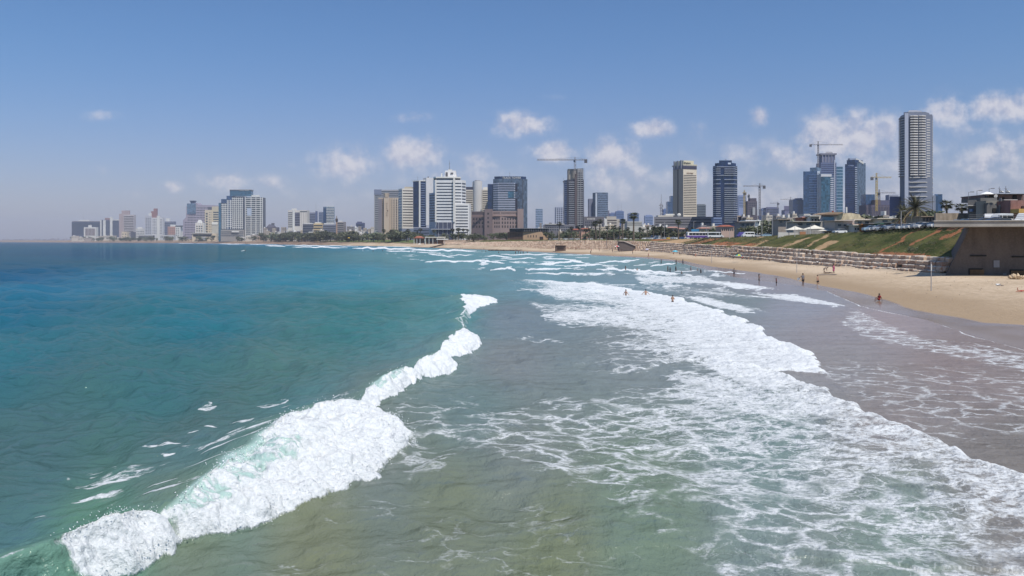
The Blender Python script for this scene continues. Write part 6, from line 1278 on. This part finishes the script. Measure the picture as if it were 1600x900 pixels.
# ================================================================ PEOPLE
SKIN = mat('skin', (.42,.25,.17,1), .6, .05); SKIN2 = mat('skin_tan', (.17,.095,.065,1), .6, .05); HAIR = mat('hair', (.018,.013,.010,1), .7)
def cloth(n, c): return mat('cloth_'+n, c, .85, .05)
CL_ = {'black': cloth('black',(.015,.015,.018,1)), 'navy': cloth('navy',(.02,.03,.08,1)), 'red': cloth('red',(.33,.03,.035,1)), 'pink': cloth('pink',(.42,.10,.20,1)), 'white': cloth('white',(.75,.75,.74,1)), 'coral': cloth('coral',(.65,.16,.14,1)), 'grey': cloth('grey',(.16,.16,.18,1)), 'green': cloth('green',(.05,.14,.09,1))}
def grow(name, J, E, Rr, root, m, parent, extra=None):
    """one continuous skin round a skeleton of joints"""
    names = list(J); me = bpy.data.meshes.new('tmp'); me.from_pydata([J[n] for n in names], [(names.index(a), names.index(b)) for a, b in E], [])
    o = bpy.data.objects.new('tmp', me); link(o); sk = o.modifiers.new('s', 'SKIN'); sk.use_smooth_shade = True
    if not me.skin_vertices: 
        me.attributes
    for i, n in enumerate(names):
        r_ = Rr[n]; v = me.skin_vertices[0].data[i]; v.radius = r_ if isinstance(r_, tuple) else (r_, r_); v.use_root = (n == root)
    su = o.modifiers.new('d', 'SUBSURF'); su.levels = 1; su.render_levels = 1
    dg = bpy.context.evaluated_depsgraph_get(); ev = o.evaluated_get(dg); out_ = bpy.data.meshes.new_from_object(ev); out_.name = name
    bpy.data.objects.remove(o); out_.materials.clear(); out_.materials.append(m)
    if extra:
        bm = bmesh.new(); bm.from_mesh(out_); 
        vs = [bm.verts.new(v) for v in extra.v]
        for f in extra.f:
            try: bm.faces.new([vs[i] for i in f])
            except ValueError: pass
        bm.to_mesh(out_); bm.free()
    out_.polygons.foreach_set('use_smooth', [True]*len(out_.polygons)); n_ = bpy.data.objects.new(name, out_); link(n_); n_.parent = parent; return n_
BASE = {'pel':(0,0,.95),'wst':(0,0,1.10),'chs':(0,0,1.33),'nck':(0,0,1.47),'hd0':(0,-.01,1.56),'hd1':(0,-.01,1.68),'nos':(0,-.105,1.60),
 'shL':(-.17,0,1.40),'elL':(-.22,.02,1.12),'wrL':(-.23,-.06,.88),'paL':(-.23,-.08,.80),'shR':(.17,0,1.40),'elR':(.22,.02,1.12),'wrR':(.23,-.06,.88),'paR':(.23,-.08,.80),
 'hiL':(-.09,0,.90),'knL':(-.10,-.02,.50),'anL':(-.10,.02,.09),'toL':(-.11,-.14,.04),'hiR':(.09,0,.90),'knR':(.10,-.02,.50),'anR':(.10,.02,.09),'toR':(.11,-.14,.04)}
ED = [('pel','wst'),('wst','chs'),('chs','nck'),('nck','hd0'),('hd0','hd1'),('hd0','nos'),('chs','shL'),('shL','elL'),('elL','wrL'),('wrL','paL'),('chs','shR'),('shR','elR'),('elR','wrR'),('wrR','paR'),('pel','hiL'),('hiL','knL'),('knL','anL'),('anL','toL'),('pel','hiR'),('hiR','knR'),('knR','anR'),('anR','toR')]
RAD = {'pel':(.14,.10),'wst':(.12,.09),'chs':(.16,.11),'nck':.055,'hd0':.085,'hd1':.085,'nos':.018,'shL':.062,'shR':.062,'elL':.042,'elR':.042,'wrL':.028,'wrR':.028,'paL':.036,'paR':.036,'hiL':.09,'hiR':.09,'knL':.058,'knR':.058,'anL':.038,'anR':.038,'toL':.032,'toR':.032}
POSE = {'stand': {}, 'walk': {'knL':(-.10,-.16,.54),'anL':(-.10,-.22,.11),'toL':(-.10,-.38,.07),'knR':(.10,.08,.50),'anR':(.10,.30,.15),'toR':(.10,.22,.03),'elL':(-.23,.12,1.14),'wrL':(-.24,.16,.90),'paL':(-.24,.17,.82),'wrR':(.22,-.22,.93),'paR':(.22,-.28,.87)},
 'wade': {'elL':(-.36,.02,1.20),'wrL':(-.50,-.05,1.02),'paL':(-.55,-.06,.96),'elR':(.36,.02,1.20),'wrR':(.50,-.05,1.02),'paR':(.56,-.06,.97)},
 'fold': {'elL':(-.25,-.06,1.14),'wrL':(-.08,-.22,1.22),'paL':(.0,-.24,1.24),'elR':(.25,-.06,1.14),'wrR':(.08,-.22,1.24),'paR':(.0,-.25,1.28)},
 'hips': {'elL':(-.40,.08,1.18),'wrL':(-.20,-.06,1.0),'paL':(-.15,-.08,.98),'elR':(.40,.08,1.18),'wrR':(.20,-.06,1.0),'paR':(.15,-.08,.98)},
 'reach': {'elL':(-.40,-.12,1.28),'wrL':(-.62,-.22,1.18),'paL':(-.70,-.26,1.17),'elR':(.26,.12,1.16),'wrR':(.22,-.02,.95),'paR':(.20,-.06,.88),'knL':(-.12,-.14,.54),'anL':(-.12,-.02,.11),'toL':(-.12,-.16,.05)},
 'bat': {'elL':(-.26,-.05,1.14),'wrL':(-.30,-.26,1.04),'paL':(-.32,-.33,1.03),'knR':(.08,-.20,.62),'anR':(.02,.10,.42),'toR':(.02,.16,.30)},
 'bend': {'wst':(0,-.12,1.06),'chs':(0,-.36,1.10),'nck':(0,-.50,1.12),'hd0':(0,-.58,1.14),'hd1':(0,-.69,1.16),'nos':(0,-.60,1.05),'shL':(-.16,-.42,1.06),'elL':(-.20,-.46,.80),'wrL':(-.18,-.50,.58),'paL':(-.18,-.52,.50),'shR':(.16,-.42,1.06),'elR':(.20,-.46,.80),'wrR':(.18,-.50,.58),'paR':(.18,-.52,.50)},
 'sit': {'pel':(0,0,.12),'wst':(0,.02,.27),'chs':(0,.02,.50),'nck':(0,0,.64),'hd0':(0,-.02,.73),'hd1':(0,-.02,.85),'nos':(0,-.115,.77),'shL':(-.17,.01,.57),'elL':(-.23,-.08,.34),'wrL':(-.16,-.28,.38),'paL':(-.13,-.35,.40),'shR':(.17,.01,.57),'elR':(.23,.12,.33),'wrR':(.22,.20,.10),'paR':(.22,.22,.04),'hiL':(-.09,-.04,.12),'knL':(-.13,-.38,.42),'anL':(-.12,-.60,.08),'toL':(-.12,-.74,.04),'hiR':(.09,-.04,.12),'knR':(.13,-.40,.40),'anR':(.12,-.64,.08),'toR':(.12,-.78,.04)},
 'lie': {'pel':(0,0,.12),'wst':(-.16,0,.12),'chs':(-.38,0,.15),'nck':(-.52,0,.20),'hd0':(-.61,0,.26),'hd1':(-.72,0,.30),'nos':(-.63,-.02,.37),'shL':(-.44,-.17,.14),'elL':(-.44,-.30,.05),'wrL':(-.60,-.22,.05),'paL':(-.68,-.18,.05),'shR':(-.44,.17,.14),'elR':(-.24,.24,.06),'wrR':(-.02,.24,.06),'paR':(.06,.24,.06),'hiL':(.05,-.09,.12),'knL':(.44,-.12,.20),'anL':(.84,-.10,.06),'toL':(.90,-.11,.18),'hiR':(.05,.09,.12),'knR':(.45,.12,.16),'anR':(.86,.10,.06),'toR':(.92,.11,.18)},
 'prone': {'pel':(0,0,.12),'wst':(.16,0,.13),'chs':(.38,0,.16),'nck':(.52,0,.22),'hd0':(.60,0,.26),'hd1':(.70,0,.28),'nos':(.64,0,.17),'shL':(.42,.17,.14),'elL':(.62,.22,.05),'wrL':(.74,.06,.05),'paL':(.76,-.02,.05),'shR':(.42,-.17,.14),'elR':(.62,-.22,.05),'wrR':(.74,-.06,.06),'paR':(.76,.02,.08),'hiL':(-.06,.09,.12),'knL':(-.46,.11,.09),'anL':(-.56,.10,.46),'toL':(-.50,.10,.58),'hiR':(-.06,-.09,.12),'knR':(-.46,-.11,.09),'anR':(-.86,-.10,.08),'toR':(-.96,-.10,.05)}}
def fingers(J):
    mb = MB()
    for s, w, p in (('L','wrL','paL'),('R','wrR','paR')):
        a, b_ = Vector(J[w]), Vector(J[p]); d = (b_-a).normalized(); sd = d.cross(Vector((0,1,.3))).normalized(); dn = sd.cross(d)
        for i, ln in enumerate((.065,.078,.074,.058)):
            k = b_+d*.015+sd*(i-1.5)*.019; m1 = k+d*ln*.55+dn*.006; mb.tube(k-d*.02, m1, .0095, .0085, 5); mb.tube(m1, m1+d*ln*.45+dn*.018, .0085, .006, 5)
        k = a+d*.035-sd*.028; mb.tube(k, k-sd*.028+d*.03, .011, .009, 5); mb.tube(k-sd*.028+d*.03, k-sd*.034+d*.06+dn*.01, .009, .006, 5)
    return mb
PERS = {}
def person_proto(pose, skin, wear, hair='short', top=None, bald=False):
    key = (pose, skin.name, wear, hair, top)
    if key in PERS: return PERS[key]
    J = dict(BASE); J.update(POSE[pose]); e = empty('person', (0,-70,-30)); V3 = lambda n: Vector(J[n])
    rl = [grow('body', J, ED, RAD, 'pel', skin, e, fingers(J))]
    up = (V3('hd1')-V3('hd0')).normalized(); hc = (V3('hd0')+V3('hd1'))/2; back = -(V3('nos')-V3('hd0')).normalized()
    mb = MB(); c = hc+up*.045+back*.022; mb.blob((0,0,0), (.098,.108,.085), 2); q = up.to_track_quat('Z', 'Y').to_matrix(); mb.v = [tuple(q @ Vector(v)+c) for v in mb.v]
    if hair == 'long':
        m2 = MB(); m2.blob((0,0,0), (.09,.06,.17), 2); m2.v = [tuple(q @ Vector(v)+hc+back*.075-up*.10) for v in m2.v]; mb.add(m2.v, m2.f)
    rl.append(mb.obj('hair', HAIR, e, True))
    if wear:
        J2 = {k: V3(k) for k in ('pel','hiL','hiR')}; long_ = .72; J2['tL'] = V3('hiL').lerp(V3('knL'), long_); J2['tR'] = V3('hiR').lerp(V3('knR'), long_); J2['w'] = V3('pel').lerp(V3('wst'), .45)
        nm, cname = ('shorts', wear) 
        rl.append(grow(nm, J2, [('w','pel'),('pel','hiL'),('hiL','tL'),('pel','hiR'),('hiR','tR')], {'w':(.145,.108),'pel':(.155,.118),'hiL':.105,'hiR':.105,'tL':.095,'tR':.095}, 'pel', CL_[cname], e))
    if top:
        if top.startswith('dress'):
            cn = top.split('_')[1]; J3 = {'a':V3('pel')-Vector((0,0,.62)),'b':V3('pel'),'c':V3('wst'),'d':V3('chs'),'e':V3('shL'),'f':V3('shR')}
            rl.append(grow('dress', J3, [('a','b'),('b','c'),('c','d'),('d','e'),('d','f')], {'a':(.24,.20),'b':(.19,.15),'c':(.15,.12),'d':(.18,.13),'e':.08,'f':.08}, 'b', CL_[cn], e))
        else:
            J3 = {'b':V3('pel'),'c':V3('wst'),'d':V3('chs'),'e':V3('shL'),'f':V3('shR'),'g':V3('shL').lerp(V3('elL'),.5),'h':V3('shR').lerp(V3('elR'),.5)}
            rl.append(grow('shirt', J3, [('b','c'),('c','d'),('d','e'),('d','f'),('e','g'),('f','h')], {'b':(.15,.11),'c':(.135,.102),'d':(.175,.122),'e':.075,'f':.075,'g':.06,'h':.06}, 'c', CL_[top], e))
    reg(*rl); PERS[key] = e; return e
def person(x, yf, pose, label, wear='black', top=None, skin=SKIN, hair='short', rz=0.0, hgt=1.75, sink=0.0, z=None, Y=None, grp=None):
    """feet (or waterline) at photo x, yf; sink = metres below the surface"""
    if Y is None:
        if z is None:
            Yq = np.linspace(15, 2200, 20000); zr = H-(yf-HZ)*Yq/F; hit = np.argmax(np.maximum(ground((x-800)/F*Yq, Yq), 0) >= zr)
            Y = float(Yq[hit]); z_ = max(0.0, float(ground(wx(x, Y), Y)))
        else: z_ = z; Y = F*(H-z_)/(yf-HZ)
        X = wx(x, Y)
    else: X = wx(x, Y); z_ = float(ground(X, Y)) if z is None else z
    k = hgt/1.77*(1.18 if skin is SKIN2 else 1.05); o = copy_tree(person_proto(pose, skin, wear, hair, top), (X, Y, z_-sink), rz, k); tag(o, label, 'person', grp); return o
# three bathers in the foam
person(978,463,'wade','bare-chested bather in dark trunks seen from behind, left one of two in the foam','black',rz=2.2,sink=.80)
person(1009,463,'wade','bare-backed bather with arms held out, right one of two in the foam','black',rz=2.9,sink=.78,skin=SKIN)
person(1051,476.5,'fold','boy in black shorts with folded arms, nearest person, at the edge of the foam','black',rz=2.6,sink=.35,hgt=1.55)
# bathers around the small breakers
person(977.5,423,'stand','dark-clad bather standing in the white water, left of a lighter one','black',top='black',hair='long',rz=1,sink=.75,skin=SKIN2)
person(995.5,423.5,'wade','bather with bare arms right of the dark-clad one in the white water','navy',rz=2,sink=.95)
person(1043.5,424,'stand','taller of two dark figures close together in the shallow surf','black',top='black',rz=1,sink=.55,skin=SKIN2); person(1047,425,'fold','shorter of two dark figures close together in the shallow surf','navy',top='navy',rz=2,sink=.55,hgt=1.55,skin=SKIN2)
person(1056,424,'stand','dark figure standing alone right of the close pair','black',top='black',hair='long',rz=2,sink=.5,hgt=1.6,skin=SKIN2); person(1065,427.5,'stand','dark head of a swimmer just above the surf','navy',rz=2,sink=1.45,skin=SKIN2)
person(1079.5,423.5,'walk','wader in grey shirt bending to the water','navy',top='grey',rz=2,sink=.5,hgt=1.7); person(1090,423,'stand','child up to the chest behind the thin foam line','red',rz=2,sink=.7,hgt=1.3); person(1095,427,'stand','dark-haired child in black in front of the thin foam line','black',top='black',rz=2,sink=.45,hgt=1.35,skin=SKIN2)
person(1033,411.5,'fold','dark figure wading in front of the slanting foam line','black',top='grey',rz=2,sink=.5,skin=SKIN2); person(1056.5,414,'walk','dark figure walking at the end of the slanting foam line','black',top='black',rz=1,sink=.15,skin=SKIN2); person(1067,414.5,'walk','tall dark figure walking right of the foam line','navy',top='grey',rz=2,sink=.1,hgt=1.85,skin=SKIN2)
person(1006,410,'stand','distant swimmer head left of the foam patch','black',rz=2,sink=1.4)
person(1013,402.5,'walk','person with a bag over the shoulder at the water edge','coral',top='coral',rz=2,hgt=1.8,skin=SKIN2)
person(988.5,397,'stand','person in brown shorts on the far sand by the ramp','green',top='coral',rz=2,skin=SKIN2)
for i, (x, y, cn) in enumerate([(957,394.5,'navy'),(968,394,'red'),(971.5,394,'navy'),(924,393,'coral'),(936.5,392.5,'red'),(900,391,'coral'),(923,397,'black')]):
    person(x, y, ('stand','walk')[i % 2], '%s person from the left on the far sand before the grey ramp' % ORD[[3,5,6,1,4,0,2][i]], 'navy', top=cn, rz=i, skin=SKIN2, grp='people on the far sand')
# people on the wet sand
person(1147,432.8,'hips','person with hands on hips facing the sea at the edge of the wet sand','navy',top='grey',rz=2.9,hgt=1.7,skin=SKIN2)
person(1186,445,'fold','long-haired woman in a dark bikini standing in the shallows','black',hair='long',rz=1.2,hgt=1.7,skin=SKIN2); person(1213,447,'stand','small child in a red top at the water edge','black',top='red',hair='long',rz=1.6,hgt=1.25,skin=SKIN2)
o = person(1254.5,447.5,'reach','man in dark shorts holding out a white disc beside the runner','black',top='grey',rz=.2,hgt=2.0,skin=SKIN2); 
e_ = empty('flying_disc', (o.location.x-.85, o.location.y-.3, o.location.z+1.33), label='white disc held out by the man on the wet sand', cat='disc'); mb = MB().tube((0,0,0),(0,0.05,.02),.27,.25,18); mb.obj('disc', CL_['white'], e_)
o = person(1277.5,448.7,'bat','bare-chested man in black shorts with one knee raised, holding a paddle','black',rz=.6,hgt=2.05)
e_ = empty('beach_paddle', (o.location.x-.42, o.location.y-.35, o.location.z+1.1), label='pale beach paddle in the hand of the bare-chested man', cat='paddle'); mb = MB().tube((-.05,0,-.02),(-.07,.02,.0),.15,.15,14); mb.tube((0,0,0),(.12,.05,.06),.02); mb.obj('paddle', mat('paddle_wood', (.6,.5,.35,1), .6), e_)
person(1374,470,'sit','long-haired woman in red sitting in the shallow film of water','red',hair='long',rz=-1.2,top='red',skin=SKIN2,hgt=1.6)
# group with towel near the terraces
person(1287.5,427.5,'bend','person bending over a lying friend on a towel near the terraces','black',rz=1.3,hgt=1.75,skin=SKIN2,top='grey'); person(1294,427.2,'lie','person lying on a dark towel near the terraces','black',rz=0,top='black',skin=SKIN2)
person(1302.5,427,'stand','person in a long pink dress standing by the dark towel','',top='dress_pink',hair='long',rz=.4,skin=SKIN2)
X_, Y_ = gp(1293,427.5,1.05); o = MB().box(-1.9,1.9,-.5,.5,0,.03).obj('towel', CL_['navy']); o.location = (X_, Y_, float(ground(X_, Y_))+.10); tag(o, 'dark beach towel spread under the lying person', 'towel')
person(1277,412.5,'sit','person in a white shirt sitting on the lowest stone course','black',top='white',rz=.0,z=2.0,skin=SKIN2); person(1260,396.5,'sit','left one of two dark figures sitting on the upper stone course','black',top='black',rz=0,Y=222,z=4.3,skin=SKIN2); person(1268.5,397,'sit','right one of two dark figures sitting on the upper stone course','black',top='black',rz=.4,Y=218,z=4.2,skin=SKIN2)
person(1597,456,'prone','sunburnt sunbather lying prone with a raised foot, cut by the right edge','red',rz=.1,skin=mat('skin_red', (.36,.11,.06,1), .6),hgt=1.8)
# umbrella groups
for x, y, cn, lab in [(1052,397,'coral','person sitting left under the turquoise umbrella'),(1062,397.5,'grey','person sitting right of the turquoise umbrella'),(1146,403.5,'grey','person sitting beside the green and yellow umbrella'),(1160,404.5,'coral','person sitting right of the green and yellow umbrella'),(1008,391.5,'red','person sitting by the pale lilac umbrella')]:
    person(x, y, 'sit', lab, 'navy', top=cn, rz=.3, skin=SKIN2)
person(1087,402,'stand','pale-clothed person standing left of the short thin post','coral',top='coral',rz=1,skin=SKIN,hgt=1.7)
for i, (x, y) in enumerate([(627,384.6),(644,386),(673,384.2),(679,384.6),(704,385.3),(709,385.8),(720,385.2),(723,385),(741,384.6),(756,386.4)]):
    person(x, y, ('stand','walk')[i % 2], '%s small figure from the left on the far beach below the white hotel' % ORD[i], 'black', top=('grey','coral','navy')[i % 3], rz=i*1.1, skin=SKIN2, Y=F*(H-2.2)/(y-HZ)*.98, grp='people on the far beach')
for i, (x, y) in enumerate([(805.5,397),(810,396.5),(813.5,397.5),(817.5,396.6),(824,397)]):
    person(x, y, ('stand','walk','fold')[i % 3], '%s of five dark bathers standing by the rock ledge' % ORD[i], 'black', top='black', rz=i, skin=SKIN2, sink=.3, grp='bathers by the rock ledge')
for i, (x, y) in enumerate([(362,386.5),(396,386.2),(438,392),(490,389.6),(555,390.6),(569,392.2),(583,393),(598,392.6),(753,393.8),(759,393.5),(779,395.5),(681,398),(642,394)]):
    person(x, y, 'stand', '%s distant swimmer or surfer from the left, dark head in the blue water' % ORD[[0,1,2,3,4,5,6,7,10,11,12,9,8][i]], 'black', top='black', rz=i, skin=SKIN2, sink=.95, grp='swimmers far out')
sb = MB(); n_ = 12
for k in range(1): sb.prism([(math.cos(a)*1.15*(1-.15*math.cos(a)), math.sin(a)*.28) for a in [i*2*math.pi/20 for i in range(20)]], 0, .08)
X_, Y_ = gp(380,392.4,0); o = sb.obj('surfboard', CL_['white']); o.location = (X_, Y_, .35); o.rotation_euler = (R(18), R(-14), .4); o.scale = (1.3,1.3,1.3); tag(o, 'white surfboard tilted in the water far left', 'surfboard'); person(383,392.6,'stand','surfer in black beside the white surfboard','black',top='black',sink=.7,skin=SKIN2)
X_, Y_ = gp(567,392.6,0); o = sb.obj('surfboard', CL_['white']); o.location = (X_, Y_, .3); o.rotation_euler = (R(12), 0, 1.4); tag(o, 'white surfboard among the swimmers far out', 'surfboard')
# bag and heaps on the sand
X_, Y_ = gp(1560,447.5,1.1); e_ = empty('beach_bag', (X_, Y_, float(ground(X_, Y_))), label='small white and blue bundle lying alone on the sand', cat='bag'); mb = MB().blob((0,0,.12),(.38,.22,.17),2,.12); mb.blob((-.25,.03,.16),(.16,.14,.14),2,.1); mb.obj('bundle', CL_['white'], e_, True); mb = MB().tube((.3,0,.05),(.75,-.1,.03),.05,.03); mb.tube((-.1,-.18,.14),(.2,-.2,.16),.05); mb.obj('strap', CL_['navy'], e_, True)
for x, y in [(1587,437),(1594,436)]: pass
X_, Y_ = gp(1588,437.5,1.3); mb = MB(); rr_ = random.Random(3)
for i in range(26): mb.blob((-1.1+i*.088, rr_.gauss(0,.3), .1+abs(rr_.gauss(0,.2))), (rr_.uniform(.2,.5),)*2+(rr_.uniform(.15,.45),), 1, .3)
mb.tube((.1,0,.3),(.25,.1,1.0),.06); o = mb.obj('sand_heap', mat('heap', (.50,.38,.25,1), .95, .2, 1)); o.location = (X_, Y_, float(ground(X_, Y_))); tag(o, 'low heap of sand and rubble before the right rusty shutter', 'sand heap')
for pr_ in PERS.values():
    for ch in KIDS[pr_.name]: bpy.data.objects.remove(ch)
    bpy.data.objects.remove(pr_)
# ================================================================ far headland seen through the haze
b = Bld('far_houses', 'faint row of distant houses on the headland at the left edge', 50, 9000, 'distant shore', z=14)
mb = MB(); rr_ = random.Random(21)
for i in range(60):
    x = -20+i*2.3+rr_.random(); w = rr_.uniform(1.5,3.5); mb.prism([b.pt((x,0)),b.pt((x+w,0)),b.pt((x+w,60)),b.pt((x,60))], 0, b.z(rr_.uniform(372.3,375.0)))
b.emit(mb, 'houses', wm(150,128,126))
# ================================================================ HAZE
mb = MB(); mb.box(-16000, 16000, -400, 15500, -5.2, 420)
m = bpy.data.materials.new('haze_air'); m.use_nodes = True; t = m.node_tree; t.nodes.clear()
oo = t.nodes.new('ShaderNodeOutputMaterial'); pv = t.nodes.new('ShaderNodeVolumePrincipled')
pv.inputs['Color'].default_value = (.80, .86, 1.0, 1); pv.inputs['Density'].default_value = HAZE_D; pv.inputs['Anisotropy'].default_value = 0.0
t.links.new(pv.outputs[0], oo.inputs['Volume'])
o = mb.obj('haze', m); tag(o, 'thin bluish air haze over the bay', 'haze', kind='stuff')
